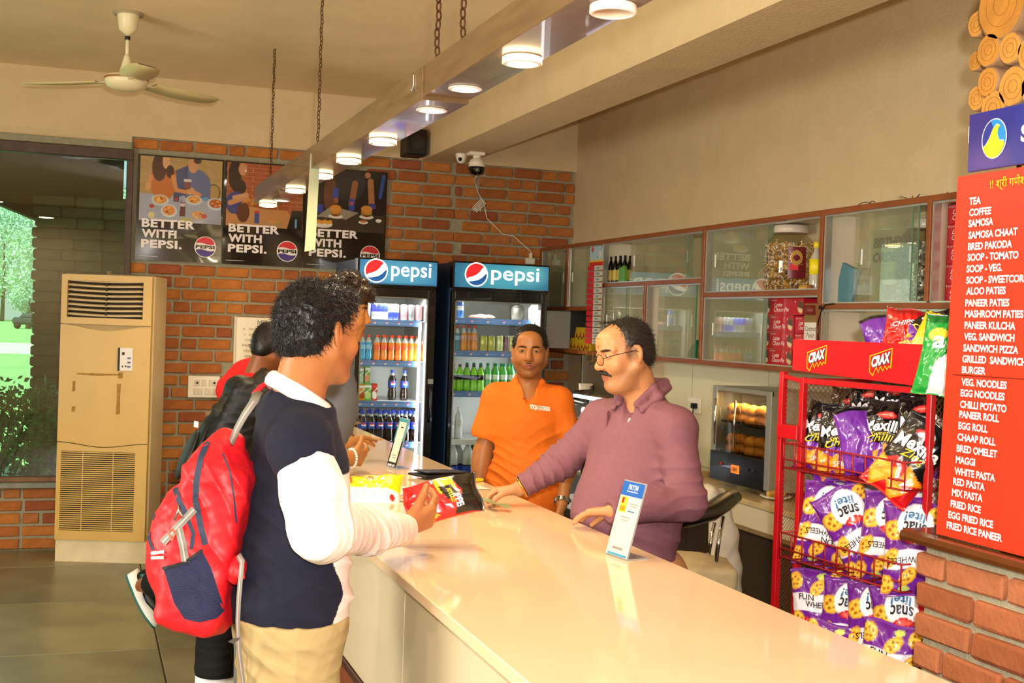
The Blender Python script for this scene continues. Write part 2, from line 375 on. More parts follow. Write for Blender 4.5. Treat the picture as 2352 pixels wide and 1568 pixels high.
def gp(px,Z): 
    p=ray(px,720); fh=Vector((math.sin(YAW),math.cos(YAW),0)); p=p*(Z/p.dot(fh)); return p.x,p.y
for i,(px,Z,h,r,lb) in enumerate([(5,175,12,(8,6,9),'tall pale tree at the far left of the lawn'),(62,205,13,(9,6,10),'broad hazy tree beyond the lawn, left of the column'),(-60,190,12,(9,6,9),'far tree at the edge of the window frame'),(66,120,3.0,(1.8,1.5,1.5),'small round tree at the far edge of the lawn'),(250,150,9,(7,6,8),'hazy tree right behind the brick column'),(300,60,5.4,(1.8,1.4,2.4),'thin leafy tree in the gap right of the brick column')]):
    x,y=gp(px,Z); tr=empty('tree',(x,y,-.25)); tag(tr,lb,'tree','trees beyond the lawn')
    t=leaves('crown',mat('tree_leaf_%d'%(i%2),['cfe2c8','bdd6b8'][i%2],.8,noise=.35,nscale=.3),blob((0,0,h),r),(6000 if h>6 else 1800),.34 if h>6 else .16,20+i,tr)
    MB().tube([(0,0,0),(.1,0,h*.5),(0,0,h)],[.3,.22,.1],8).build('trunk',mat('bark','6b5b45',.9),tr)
car=empty('car',(*gp(62,118),-.25),label='dark parked vehicle at the far edge of the lawn',cat='vehicle')
MB().box((0,0,.75),(2.6,1.6,.7),bev=.2).box((.1,0,1.25),(1.5,1.4,.55),bev=.2,taper=.8).build('body',mat('car_dark','3c4a46',.4),car)
for sx_ in(-.8,.8): MB().lathe([(0,-.1),(.33,-.1),(.33,.1),(0,.1)],(sx_,-.8,.33),16,M=Matrix.Rotation(math.pi/2,3,'X')).build('wheel',mat('tyre','15150f',.8),car)
# ================================================================== HANGING LIGHT BEAM
m_bw=mat('walnut_laminate','705638',.28,noise=.25,nscale=5,nstretch=(7,.8,7),coat=.3)
ZL=2.487
def lamp_beam(x0,x1,y0,y1,z0,z1,label,lamps,chains):
    bm=empty('light_beam',((x0+x1)/2,(y0+y1)/2,z0),label=label,cat='light fixture',group='wooden light beams')
    kid(bx('beam_box',m_bw,(x0,y0,z0),(x1,y1,z1),bev=.002),bm)
    for (x,y,kind) in lamps:
        l=empty('lamp_panel',(x,y,z0)); kid(l,bm)
        lit=kind!='off'; R=.052; dp=.022 if kind!='flush' else .006
        MB().lathe([(R,0),(R+.003,-.003),(R+.003,-dp+.002),(R,-dp),(R-.008,-dp),(R-.008,-dp+.002),(0,-dp+.0021)],(0,0,0),28,mis=[0,0,0,0,0,1]).build('lamp_ring',[mat('lamp_rim','f4ecdd',.4,emit='ffe2ae' if lit else None,es=.0), m_lit if lit else m_unlit],l)
        if lit:
            lt=light('lamp_light','AREA',(x,y,z0-dp-.004),6.2,(1,.80,.50),.085); lt.data.spread=math.radians(170)
            # glow onto the beam's underside comes from the drum's lit rim
            if kind=='drum': MB().lathe([(R+.004,-.004),(R+.0045,-dp+.003)],(0,0,0),28).build('glow_rim',m_rim,l)
    for (x,y,big) in chains:
        c=empty('chain',(x,y,z1),label='%s above the wooden beam, %s'%('thick rusty chain' if big[0] else 'thin rusty chain',big[1]),cat='chain',group='chains of the hanging beam'); 
        L_=.03 if big[0] else .022; r=.0034 if big[0] else .0026; z=z1; i=0
        if big not in _ch: 
            pts=[(math.cos(a)*L_*.34,0,math.sin(a)*L_*.62) for a in [2*math.pi*k/10 for k in range(11)]]
            _ch[big]=MB().tube(pts,r,5,caps=False).mesh('link',mat('rust','5b3a20',.7,metal=.5,noise=.3,nscale=60))
        while z<ZC+.01:
            link('chain_link',_ch[big],c,(0.002*math.sin(i*1.3),0,z-z1+L_*.4),(0,0,(math.pi/2 if i%2 else 0)+.5)); z+=L_*1.02; i+=1
    return bm
_ch={}
m_lit=mat('lit_diffuser','fff1d0',.5,emit='fff0cf',es=14); m_unlit=mat('unlit_diffuser','e2cdb4',.4); m_rim=mat('glowing_rim','ffe7b8',.5,emit='ffe0a0',es=7)
xm=1.117
lamp_beam(1.037,1.20,3.93,8.12,ZL,ZL+.112,'far wooden light beam with seven round lamps pointing at the posters',
  [(xm+.002,4.10,'flush'),(xm+.012,4.87,'drum'),(xm+.012,5.55,'drum'),(xm+.012,6.22,'drum'),(xm+.012,7.04,'drum'),(xm+.04,7.76,'flush'),(xm,8.06,'drum')],
  [(1.117,7.98,(0,'the farthest one, at the end of the beam')),(1.117,6.30,(0,'in the middle of the far beam'))])
lamp_beam(1.045,1.205,.2,3.93,ZL+.014,ZL+.118,'near wooden light beam overhead with one unlit round lamp',
  [(xm+.012,3.74,'flush'),(xm+.02,3.226,'drum'),(xm+.022,2.61,'off')],
  [(1.117,4.05,(1,'left of the two beside the beam joint')),(1.117,3.75,(1,'right of the two beside the beam joint'))])
# hanging pale strip
st=MB().prism([(0,0),(.046,.0),(.052,-.47),(.0,-.485)],(0,0,0),(1,0,0),(0,0,1),(0,.008,0)).build('hanging_strip',mat('pale_green_card','b4ba96',.6,noise=.08,nscale=8),loc=tuple(onx(712,352,1.03)+Vector((.004,0,0))),rot=(0,.03,0))
tag(st,'pale green strip hanging down from the wooden light beam','strip')
wr=MB().tube([(0,0,0),(.001,0,-.03),(-.002,0,-.055),(-.008,0,-.05)],.0018,5).build('wire_tag',mat('white_wire','eeeee0',.4),loc=tuple(onx(950,172,1.034))); tag(wr,'short white wire end hanging on the side of the beam','wire')
# ================================================================== CEILING FAN
fc=onz(295,30,ZC); fan=empty('ceiling_fan',tuple(fc),label='cream three-blade ceiling fan on the left of the ceiling',cat='fan')
m_fan=mat('fan_cream','e6dab0',.35); m_fb=mat('fan_blade_cream','cfc08a',.35,noise=.05)
MB().lathe([(.012,-.13),(.05,-.1),(.062,-.02),(.062,0)],n=24).build('canopy',m_fan,fan)
MB().lathe([(.0,-.012),(.085,-.012),(.085,0),(0,0)],n=24).build('ceiling_plate',mat('old_plate','a89a78',.6),fan)
MB().tube([(0,0,-.12),(0,0,-.30)],.011,10).build('rod',m_fan,fan)
MB().tube([(0,0,-.135),(0,0,-.155)],.015,10).build('coupler',mat('black_plastic','15130f',.4),fan)
MB().lathe([(.014,-.24),(.02,-.26),(.045,-.355),(.05,-.36)],n=24).build('motor_cover',m_fan,fan)
MB().lathe([(.0,-.36),(.10,-.362),(.118,-.375),(.122,-.40),(.11,-.425),(.07,-.445),(0,-.45)],n=32).build('motor',m_fan,fan)
MB().lathe([(.119,-.376),(.1245,-.38),(.1245,-.386),(.119,-.39)],n=32).build('trim_ring',mat('fan_trim','9c6a45',.4),fan)
for k,a in enumerate((math.radians(-82),math.radians(30),math.radians(152))):
    b=MB(); n=10; V=[]
    for i in range(n+1):
        t=i/n; rr=.16+.46*t; w=.066+.028*math.sin(math.pi*min(1,t*1.1))*.8+.01*t
        if i==n: w*=.6
        for sgn in(-1,1): V.append((rr,sgn*w,-.398-.035*t*0-sgn*w*.12-.012*math.sin(t*2)))
    Fc=[[2*i,2*i+2,2*i+3,2*i+1] for i in range(n)]; V2=[(x,y,z-.004) for x,y,z in V]; m_=len(V)
    b.add(V+V2,Fc+[[q+m_ for q in f[::-1]] for f in Fc]+[[2*i+1,2*i+3,2*i+3+m_,2*i+1+m_] for i in range(n)]+[[2*i,2*i+m_,2*i+2+m_,2*i+2] for i in range(n)],True)
    b.build('blade',m_fb,fan,rot=(0,0,a))
    MB().box((.135,0,-.402),(.09,.03,.005)).build('blade_bracket',m_fan,fan,rot=(0,0,a))
# ================================================================== CAMERAS, CABLE
c1=onz(1096,350,3.031)
ptz=empty('security_camera',tuple(c1),label='white and black dome camera with cable hanging under the concrete beam',cat='camera')
m_wp=mat('white_plastic','efe6d2',.35); m_bk=mat('gloss_black','0b0a09',.12)
MB().box((-.01,0,-.012),(.12,.09,.024),bev=.004).build('mount_plate',m_wp,ptz)
MB().tube([(0,0,-.02),(0,0,-.05)],.03,16).build('neck',m_wp,ptz)
MB().lathe([(.03,-.045),(.05,-.058),(.062,-.085),(.062,-.11)],n=24).build('housing',m_wp,ptz)
MB().lathe([(.062,-.11),(.06,-.13),(.045,-.158),(.02,-.17),(0,-.172)],n=24).build('dome',m_bk,ptz)
MB().lathe([(0,0),(.018,0),(.018,.006),(.012,.012),(0,.014)],(-.01,-.052,-.135),16,M=Matrix.Rotation(math.pi/2+.35,3,'X')).build('lens',mat('lens_grey','6f6a62',.15,metal=.3),ptz)
c2=onz(1060,353,3.031)
dm=empty('dome_camera',tuple(c2),label='small white turret camera left of the big dome camera',cat='camera')
MB().lathe([(.045,0),(.045,-.012),(.04,-.035),(.03,-.062),(.012,-.075),(0,-.076)],n=24).build('housing',m_wp,dm)
MB().lathe([(0,0),(.016,0),(.012,.008),(0,.01)],(-.018,-.03,-.045),14,M=Matrix.Rotation(math.pi/2+.2,3,'X')).build('lens',m_bk,dm)
cp=[(1089,392),(1090,412),(1097,440),(1105,455),(1112,466),(1116,490),(1119,502),(1138,520),(1155,538),(1180,542),(1195,556),(1208,567),(1220,578),(1222,590)]
pts=[ony(x,y,YB-.03-(.25 if i==0 else .08 if i==1 else 0)) for i,(x,y) in enumerate(cp)]; pts[0]=Vector(c1)+Vector((0,-.03,-.165))
cb=MB().tube(pts,.0038,6).build('camera_cable',mat('white_cable','efe9d8',.4)); tag(cb,'white cable running from the dome camera down the brick wall','cable')
co=MB()
for k in range(3): co.tube([ony(x+k*2,y+k*3,YB-.03-.004*k) for x,y in((1112,460),(1104,458),(1088,474),(1085,480),(1090,481),(1106,468),(1112,461))],.004,5)
co.tube([ony(x,y,YB-.03) for x,y in((1100,473),(1104,480),(1103,486))],.003,5)
co.build('cable_loop',MATS['white_cable'],cb)
q=ony(1217,600,YB-.03); ad=empty('power_adapter',tuple(q),label='white power adapter box above the right fridge',cat='adapter')
MB().box((0,0,0),(.075,.05,.05),bev=.005).build('box',m_wp,ad); MB().box((.005,0,.045),(.022,.03,.045),bev=.003).build('plug',m_wp,ad)
# wall speaker / dark box behind the beam
q=ony(950,330,YB-.2); sp=empty('wall_box',tuple(q),label='dark speaker box under the ceiling behind the light beam',cat='speaker')
MB().box((0,0,0),(.16,.22,.20),bev=.01).build('cabinet',mat('speaker_black','16130d',.5),sp); MB().lathe([(0,-.002),(.05,-.002),(.055,.004)],(0,-.112,0),20,M=Matrix.Rotation(math.pi/2,3,'X')).build('cone',mat('speaker_cone','2a261d',.6),sp)
# ================================================================== POSTERS
m_print=mat('gloss_print','ffffff',.16,attr='col',coat=.4); m_pk=mat('poster_black','171310',.14,coat=.5)
m_white=mat('white_ink','efe7e2',.5); m_red=mat('logo_red','d8232a',.4); m_blue=mat('logo_blue','1b4aa0',.4); m_purple=mat('logo_purple','3f2a80',.4)
def food_a(P):
    P.C[:]=srgb('a98a55'); P.noise(.08,14); W_=P.U.max()
    P.rect(0,0,W_,.42,'9aa0ae'); P.noise(.05,40)
    P.ell(.9*W_,.50,.10,.13,'3a2a1c'); P.ell(.9*W_,.50,.085,.115,'a98a55')
    P.ell(.62*W_,.62,.30,.24,'5a6590'); P.rect(.42*W_,.4,.86*W_,.6,'5a6590'); P.poly([(.40*W_,.42),(.42*W_,.8),(.58*W_,.9),(.56*W_,.42)],'3f4a73')
    P.ell(.64*W_,.90,.075,.12,'c58d5e'); P.ell(.69*W_,.98,.06,.05,'4a3020')
    P.ell(.28*W_,.62,.20,.30,'b9682c'); P.ell(.19*W_,.72,.07,.14,'b9682c'); P.ell(.38*W_,.72,.07,.12,'b9682c')
    P.ell(.23*W_,.84,.11,.22,'4a261b'); P.ell(.31*W_,.94,.055,.12,'d09a6c'); P.ell(.36*W_,.78,.06,.10,'3d1f18')
    P.line(.40*W_,.70,.44*W_,.50,.035,'c98750',.03); P.line(.44*W_,.50,.62*W_,.47,.03,'c98750'); P.line(.13*W_,.68,.10*W_,.50,.03,'c98750'); P.ell(.10*W_,.53,.045,.06,'cf9464')
    P.line(.72*W_,.45,.62*W_,.49,.035,'c98750'); P.ell(.62*W_,.50,.06,.055,'cf9464'); P.poly([(.53*W_,.68),(.62*W_,.68),(.61*W_,.53),(.54*W_,.53)],'7b4a42'); P.rect(.53*W_,.64,.62*W_,.68,'cfc8c8')
    for (x,y,rx,ry,c,c2) in [(.25,.33,.13,.085,'b9ccd0','cf8a3c'),(.36,.17,.12,.10,'c7d0d2','d48336'),(.66,.36,.12,.075,'b9ccd0','d0872f'),(.93,.32,.13,.095,'b9ccd0','b35a28'),(.72,.13,.12,.07,'b98a5c','c0b078')]:
        P.ell(x*W_,y,rx,ry,c); P.ell(x*W_,y+.008,rx*.78,ry*.75,c2)
        rg=np.random.RandomState(int(x*100))
        for k in range(18):
            a=rg.uniform(0,6.28);q=rg.uniform(0,.6); P.ell(x*W_+math.cos(a)*rx*q,y+math.sin(a)*ry*q,.018,.012,rg.choice(['e0a550','c05f22','e8b35c','8b3a1a']),rg.uniform(0,3))
    P.rect(.41*W_,.32,.48*W_,.42,'3b4150'); P.ell(.445*W_,.36,.03,.025,'b52626'); P.ell(.80*W_,.39,.05,.03,'5d8fc0')
    P.poly([(.49*W_,.10),(.56*W_,.10),(.555*W_,.30),(.535*W_,.40),(.515*W_,.40),(.495*W_,.30)],'5a2b22'); P.rect(.497*W_,.25,.553*W_,.30,'c9b8b8'); P.rect(.51*W_,.31,.545*W_,.42,'b9bcc6',.6)
    P.ell(.15*W_,.09,.05,.05,'d6c48a'); P.ell(.57*W_,.03,.10,.05,'a8a55a'); P.ell(.70*W_,.15,.045,.035,'cf8b3c'); P.ell(.79*W_,.12,.045,.035,'b53a20'); P.ell(.15*W_,.23,.04,.03,'a33a22')
def food_b(P):
    W_=P.U.max(); P.C[:]=srgb('9c4f2a')
    for r in range(14):
        P.rect(0,r/14,W_,r/14+.008,'b57a58'); 
        for c in range(7): P.rect(((c+.5*(r%2))/6)*W_,r/14,((c+.5*(r%2))/6)*W_+.007,(r+1)/14,'b57a58')
    P.poly([(0,0),(W_*.95,0),(W_*.8,.28),(0,.34)],'b98450'); P.ell(.10*W_,.80,.10,.24,'2a1712'); P.ell(.16*W_,.62,.11,.12,'2a1712'); P.ell(.20*W_,.90,.065,.10,'c08458'); P.ell(.235*W_,.88,.02,.012,'efe4d8')
    P.ell(.12*W_,.36,.16,.18,'37407c'); P.ell(.22*W_,.22,.10,.16,'5b2f1c'); P.poly([(.2*W_,.36),(.32*W_,.4),(.25*W_,.56)],'c88338'); P.poly([(.3*W_,.34),(.41*W_,.36),(.37*W_,.5)],'c88338')
    P.line(.05*W_,.36,.24*W_,.46,.04,'c1865a'); P.line(.10*W_,.45,.26*W_,.50,.03,'c99468'); P.line(.02*W_,.06,.10*W_,.14,.05,'c1865a')
    P.rect(.37*W_,.06,.43*W_,.26,'3a4a8a'); P.rect(.37*W_,.22,.43*W_,.26,'c23a2a'); P.ell(.62*W_,.08,.15,.05,'a8865c'); P.ell(.62*W_,.10,.10,.03,'c08a44'); P.poly([(.80*W_,0),(W_,0),(W_,.3),(.86*W_,.3)],'1c1b1a'); P.rect(.90*W_,.02,.93*W_,.16,'6d9cc6')
def food_c(P):
    W_=P.U.max(); P.C[:]=srgb('1f1a1a'); P.rect(0,0,W_,.30,'3a3128'); P.ell(.5*W_,.8,.30,.3,'2c2a30'); P.ell(.28*W_,.62,.10,.35,'5f3a2c'); P.line(.60*W_,.80,.56*W_,.45,.05,'8f5a3a'); P.line(.80*W_,.85,.82*W_,.50,.05,'a06a48'); P.ell(.76*W_,.95,.05,.05,'a5714f')
    P.ell(.83*W_,.44,.07,.05,'39408a'); P.rect(.32*W_,.55,.39*W_,.70,'3346a0'); P.rect(.53*W_,.35,.60*W_,.55,'3346a0'); P.ell(.565*W_,.47,.025,.03,'c7453c'); P.ell(.36*W_,.5,.04,.05,'8f5a3a'); P.line(.93*W_,.6,.97*W_,.95,.03,'324a95')
    P.poly([(.12*W_,.22),(.5*W_,.20),(.66*W_,.32),(.3*W_,.40)],'8d8576')
    P.rect(.04*W_,.29,.20*W_,.42,'2d3f96')
    for (x,y) in((.36,.34),(.76,.36)):
        P.ell(x*W_,y-.10,.12,.035,'d5cfc4'); P.ell(x*W_,y-.05,.09,.05,'7c3b1c'); P.ell(x*W_,y-.02,.095,.03,'c7762c'); P.ell(x*W_,y+.03,.095,.06,'c9883c'); P.rect(x*W_-.09,y-.06,x*W_+.09,y-.045,'8fa03c')
    P.ell(.20*W_,.10,.16,.06,'d8d3ca'); 
    for k in range(6): P.ell((.12+.035*k)*W_,.13+.012*(k%2),.03,.035,'d89a34',k)
    P.ell(.72*W_,.17,.08,.03,'d8d3ca'); P.ell(.72*W_,.185,.05,.02,'c76a2a'); P.ell(.92*W_,.21,.05,.03,'e4ded4')
PX0,PX1,PZ0,PZ1=.345,2.225,2.135,2.912
pw=[.0,.625,1.235,1.88]
for i in range(3):
    x0=PX0+pw[i]; w=pw[i+1]-pw[i]-.006; lab=['poster of two people eating over a table of noodle plates, slogan below','poster of a woman eating in front of a brick wall, slogan below','poster of burgers and fries in the dark, slogan below, nearest the fridges'][i]
    po=empty('poster',(x0,YB-.035,PZ0),label=lab,cat='poster',group='drink posters')
    rg=np.random.RandomState(i)
    bul=lambda U,V,i=i: .006*np.sin(U*5+i*2)*np.sin(V*6+i)+.006
    paint_panel('sheet',lambda P:P.rect(0,0,9,9,'171310'),(0,0,0),(1,0,0),(0,0,1),w,PZ1-PZ0,24,30,m_pk,po,bulge=bul)
    fh=.475 if i<2 else .47; tilt=0
    paint_panel('photo',[food_a,food_b,food_c][i],(.018,-.0135,PZ1-PZ0-fh-.012),(1,0,0),(0,0,1),w-.03,fh,190,150,m_print,po)
    for j,t in enumerate(('BETTER','WITH','PEPSI.')):
        lettering(t,m_white,(.04,-.014,.243-j*.076),(1,0,0),(0,0,1),w=[.38,.25,.29][j],h=.062,parent=po,bold=.042,spacing=1.08)
    cx,cz,R=w-.12,.118,.079
    lg=poly_on('logo',m_white,ell_pts(cx,cz,R,R,40),(0,0,0),(1,0,0),(0,0,1),.0138,po)
    wav=lambda s,k:[(cx-R*.93+R*1.86*t/16,cz+s*R*.30+R*.08*math.sin(t/16*2*math.pi+k)) for t in range(17)]
    a=math.asin(.36); top=[(cx+R*.93*math.cos(t),cz+R*.93*math.sin(t)) for t in np.linspace(a,math.pi-a,16)]
    poly_on('logo_top',m_red,top+[(p[0]*1+0,p[1]) for p in wav(1,0)[1:-1]],(0,0,0),(1,0,0),(0,0,1),.0142,po)
    bot=[(cx+R*.93*math.cos(t),cz+R*.93*math.sin(t)) for t in np.linspace(math.pi+a,2*math.pi-a,16)]
    poly_on('logo_bottom',m_purple,bot+wav(-1,0)[1:-1][::-1],(0,0,0),(1,0,0),(0,0,1),.0142,po)
    lettering('PEPSI',m_pk,(cx,-.0146,cz),(1,0,0),(0,0,1),w=R*1.75,h=R*.34,parent=po,bold=.04,align='c')
    poly_on('small_print',m_white,[(.025,.028),(.16,.028),(.16,.030),(.025,.030)],(0,0,0),(1,0,0),(0,0,1),.014,po)
# ================================================================== WHITEBOARD MENU, SWITCHES
wbd=empty('menu_whiteboard',(1.08,YB-.03,.95),label='white menu board with handwritten list on the brick wall',cat='board')
m_board=mat('whiteboard','efe6cf',.18,coat=.3); m_pen=mat('pen_grey','6f6557',.6)
MB().box((.33,0,.395),(.66,.014,.79),bev=.002).build('panel',m_board,wbd); MB().box((.005,-.002,.395),(.018,.022,.80),bev=.003).build('frame_strip',mat('board_frame','d8ccb0',.3),wbd)
lettering('MENU',m_pen,(.17,-.0085,.735),(1,0,0),(0,0,1),h=.035,w=.13,parent=wbd,bold=0)
for j,t in enumerate(['V   MOMO','V   KURKURE','CHILLY BUN','PERI PERI','VEG BUN','GARDEN P.','HALF BUN','CHILLI CHAAP','CHILLI P.','CHILLI M.','ROLL','CHOWMEIN','FRIES','SPRING R.','MANCHU','COMBO']):
    lettering(t,m_pen,(.06+.01*(j%3),-.0085,.69-j*.041),(1,0,0),(0,0,1),h=.018,w=.155 if j<4 else .02*len(t),parent=wbd,bold=0,shear=.15)
for i_,(px,py,pw_,ph_,lb) in enumerate([(468,888,.232,.163,'white switchboard with sockets on the brick wall beside the air conditioner')]):
    q=ony(px,py,YB-.035); s_=empty('switchboard',tuple(q),label=lb,cat='switchboard')
    MB().box((0,.005,0),(pw_,.03,ph_),bev=.004).build('plate',m_wp,s_)
    for a,b,wd in((-.05,.03,.04),(0,.03,.03),(.045,.03,.02),(-.06,-.035,.03),(-.025,-.035,.03),(.03,-.035,.045),(.075,.03,.03),(.08,-.035,.025)):
        MB().box((a,-.012,b),(wd,.008,.045),bev=.002).build('switch',mat('switch_ivory','ddd2b8',.4),s_)
    for a,b in((.075,.03),(-.05,.03)): MB().lathe([(0,0),(.009,0),(.009,.003)],(a,-.0165,b),10,M=Matrix.Rotation(math.pi/2,3,'X')).build('socket_hole',mat('dark_hole','2a241b',.6),s_)
# ================================================================== AIR CONDITIONER
A0=onz(125,1290,0); A1=onz(335,1296,0); az=math.atan2(A1.y-A0.y,A1.x-A0.x)
AC=empty('air_conditioner',tuple(A0),az,label='tall cream floor-standing air conditioner left of the brick wall',cat='air conditioner')
m_ac=mat('aged_cream_plastic','cba658',.4,noise=.06,nscale=4); m_ac2=mat('aged_ivory_panel','d2bd90',.4,noise=.05,nscale=3); m_slot=mat('vent_dark','2f2718',.7)
Wd=(A1-A0).length; Dp=.36; H=2.0
MB().box((Wd/2,Dp/2,.08),(Wd,Dp,.16),bev=.004).build('plinth',mat('plinth_cream','d9c9a2',.6,noise=.1,nscale=10),AC)
MB().box((Wd/2+.0,Dp/2+.015,.16+(H-.16)/2),(Wd-.005,Dp-.03,H-.16),bev=.008).build('casing',m_ac2,AC)
# front panels
fy=.0; xr=Wd-.03
zt0,zt1=1.655,H-.005; zl=.86
fr=MB(); t=.03
def frame(bm,x0,x1,z0,z1,hx0,hx1,hz0,hz1,y0,y1):
    bm.box(((x0+hx0)/2,(y0+y1)/2,(z0+z1)/2),(hx0-x0,y1-y0,z1-z0)); bm.box(((x1+hx1)/2,(y0+y1)/2,(z0+z1)/2),(x1-hx1,y1-y0,z1-z0))
    bm.box(((hx0+hx1)/2,(y0+y1)/2,(z0+hz0)/2),(hx1-hx0,y1-y0,hz0-z0)); bm.box(((hx0+hx1)/2,(y0+y1)/2,(z1+hz1)/2),(hx1-hx0,y1-y0,z1-hz1)); return bm
frame(fr,0,Wd-.01,zt0,zt1,.04,Wd-.07,zt0+.045,zt1-.04,-.02,.02).build('top_panel',m_ac,AC)
MB().box((Wd/2-.015,.025,(zt0+zt1)/2),(Wd-.11,.01,zt1-zt0-.07)).build('vent_recess',m_slot,AC)
for i in range(8):
    z=zt0+.062+i*.0335; b=MB(); V=[];n=12
    for k in range(n+1):
        x=.042+(Wd-.114)*k/n; sag=-.008*math.sin(math.pi*k/n); V+=[(x,-.014,z+sag),(x,.012,z+.019+sag),(x,.012,z+.024+sag),(x,-.014,z+.005+sag)]
    b.add(V,[[4*k+j,4*k+(j+1)%4,4*(k+1)+(j+1)%4,4*(k+1)+j] for k in range(n) for j in range(4)]+[[0,3,2,1],[4*n,4*n+1,4*n+2,4*n+3]],True).build('louvre',m_ac2,AC)
MB().box((Wd/2-.01,.0,(zt0+zt1)/2),(.012,.02,zt1-zt0-.09)).build('louvre_divider',m_slot,AC)
# mid panel with scooped top edge
n=16; poly=[(0,zl-.02)]+[(.0+(Wd-.01)*k/n,zl-.02-.03*math.sin(math.pi*k/n)**2) for k in range(1,n)]+[(Wd-.01,zl-.02)]
top=[(Wd-.01,zt0-.006)]+[(Wd-.05-(Wd-.10)*k/n,zt0-.008-.035*math.sin(math.pi*k/n)**1.5) for k in range(n+1)]+[(0,zt0-.006)]
MB().prism(poly+top,(0,.02,0),(1,0,0),(0,0,1),(0,-.04,0)).build('middle_panel',m_ac,AC)
MB().box((Wd/2,.012,zt0-.02),(Wd-.03,.012,.06)).build('handle_recess',mat('ac_shade','b39a66',.6),AC)
low=[(0,.16),(Wd-.01,.16),(Wd-.01,zl-.026)]+[((Wd-.01)*(1-k/n),zl-.026-.03*math.sin(math.pi*k/n)**2) for k in range(1,n)]+[(0,zl-.026)]
gx0,gx1,gz0,gz1=.03,Wd-.09,.225,.775
lp=MB(); frame(lp,0,Wd-.01,.16,.80,gx0,gx1,gz0,gz1,-.02,.02); lp.prism([(0,.80),(Wd-.01,.80)]+low[2:],(0,.02,0),(1,0,0),(0,0,1),(0,-.04,0)); lp.build('lower_panel',m_ac,AC)
MB().box(((gx0+gx1)/2,.02,(gz0+gz1)/2),(gx1-gx0,.006,gz1-gz0)).build('grille_recess',m_slot,AC)
sl=MB().box((0,0,0),(gx1-gx0,.014,.0075)).mesh('grille_slat',m_ac)
for i in range(38): link('grille_slat',sl,AC,((gx0+gx1)/2,-.01,gz0+.008+i*.01445))
for k in range(1,4): MB().box((gx0+(gx1-gx0)*[.0,.29,.70,1][k],-.008,(gz0+gz1)/2),(.006,.014,gz1-gz0)).build('grille_bar',m_ac,AC)
cpn=MB().box((Wd*.72,-.023,1.42),(.10,.012,.16),bev=.003).build('control_panel',mat('control_white','dad6cf',.35),AC)
MB().box((Wd*.72-.045,-.024,1.42),(.014,.013,.16)).build('control_slot',m_slot,AC)
for j in range(3): MB().box((Wd*.72+.025,-.031,1.43-.03*j),(.02,.004,.012)).build('button',mat('button_blue','4a5a8a',.4),cpn)
MB().box((Wd*.72-.015,-.031,1.46),(.016,.004,.018)).build('button',m_slot,cpn)
for k in (0,1): poly_on('arrow_mark',m_slot,[(-.008,-.006),(.008,-.006),(0,.008)] if k==0 else [(-.008,.006),(0,-.008),(.008,.006)],(Wd*.72-.018+.022*k,-.0292,1.372),(1,0,0),(0,0,1),.001,AC)
m_tape=mat('tape_residue','9a742c',.7,noise=.4,nscale=60)
for (a,b,c,d) in((.12,1.305,.42,1.318),(.09,1.19,.115,1.26),(.09,1.05,.12,1.085),(.395,1.04,.425,1.25),(.40,1.29,.44,1.33)):
    poly_on('tape_mark',m_tape,[(a,b),((a+c)/2,b-.004),(c,b+.003),(c-.004,(b+d)/2),(c,d),(a+.003,d-.002),(a+.005,(b+d)/2)],(0,-.0205,0),(1,0,0),(0,0,1),.0006,AC)
pg=MB().box((.16,0,0),(.32,.05,.012),bev=.002).box((.02,0,.014),(.03,.03,.022),bev=.002).build('bracket',mat('old_bracket','7d6c48',.6),loc=tuple(Vector(A0)+Vector((Wd*.45,.12,H+.006)))); tag(pg,'small metal bracket lying on top of the air conditioner','bracket')
# ================================================================== SERVICE COUNTER
m_stone=mat('cream_counter_stone','e4c6a2',.075,noise=.03,nscale=3,spec=.6)
m_face=mat('counter_face_panel','cfc0a0',.07,noise=.03,nscale=2,spec=.6); m_kick=mat('kick_wood','7a3f20',.35,noise=.2,nscale=6)
ct=empty('service_counter',(1.27,4.8,0),label='long cream stone-topped service counter running away from the camera',cat='counter')
def kbx(n,m,lo,hi,p,bev=0): return kid(bx(n,m,lo,hi,bev=bev),p)
kbx('countertop',m_stone,(.845,.5,1.018),(1.70,9.0,1.05),ct,.003)
for i,(a,b) in enumerate(((.5,1.4),(1.404,2.35),(2.354,3.30),(3.304,4.5),(4.504,5.9),(5.904,7.4),(7.404,8.98))): kbx('face_panel',m_face,(.872,a,.60),(.90,b,1.017),ct,.001)
kbx('dark_strip',mat('strip_dark','3d140b',.3),(.862,.5,.575),(.90,8.98,.597),ct)  # thin dark brown strip between the face panels and the base
kbx('base_panel',m_kick,(.885,.5,.0),(.91,8.98,.575),ct)
kbx('back_panel',mat('counter_back','6a5b45',.6),(1.64,.5,0),(1.66,8.98,1.017),ct)
kbx('end_panel',m_face,(.90,8.955,0),(1.64,8.98,1.017),ct); kbx('under_shelf',m_face,(.91,.5,.45),(1.64,8.95,.47),ct)
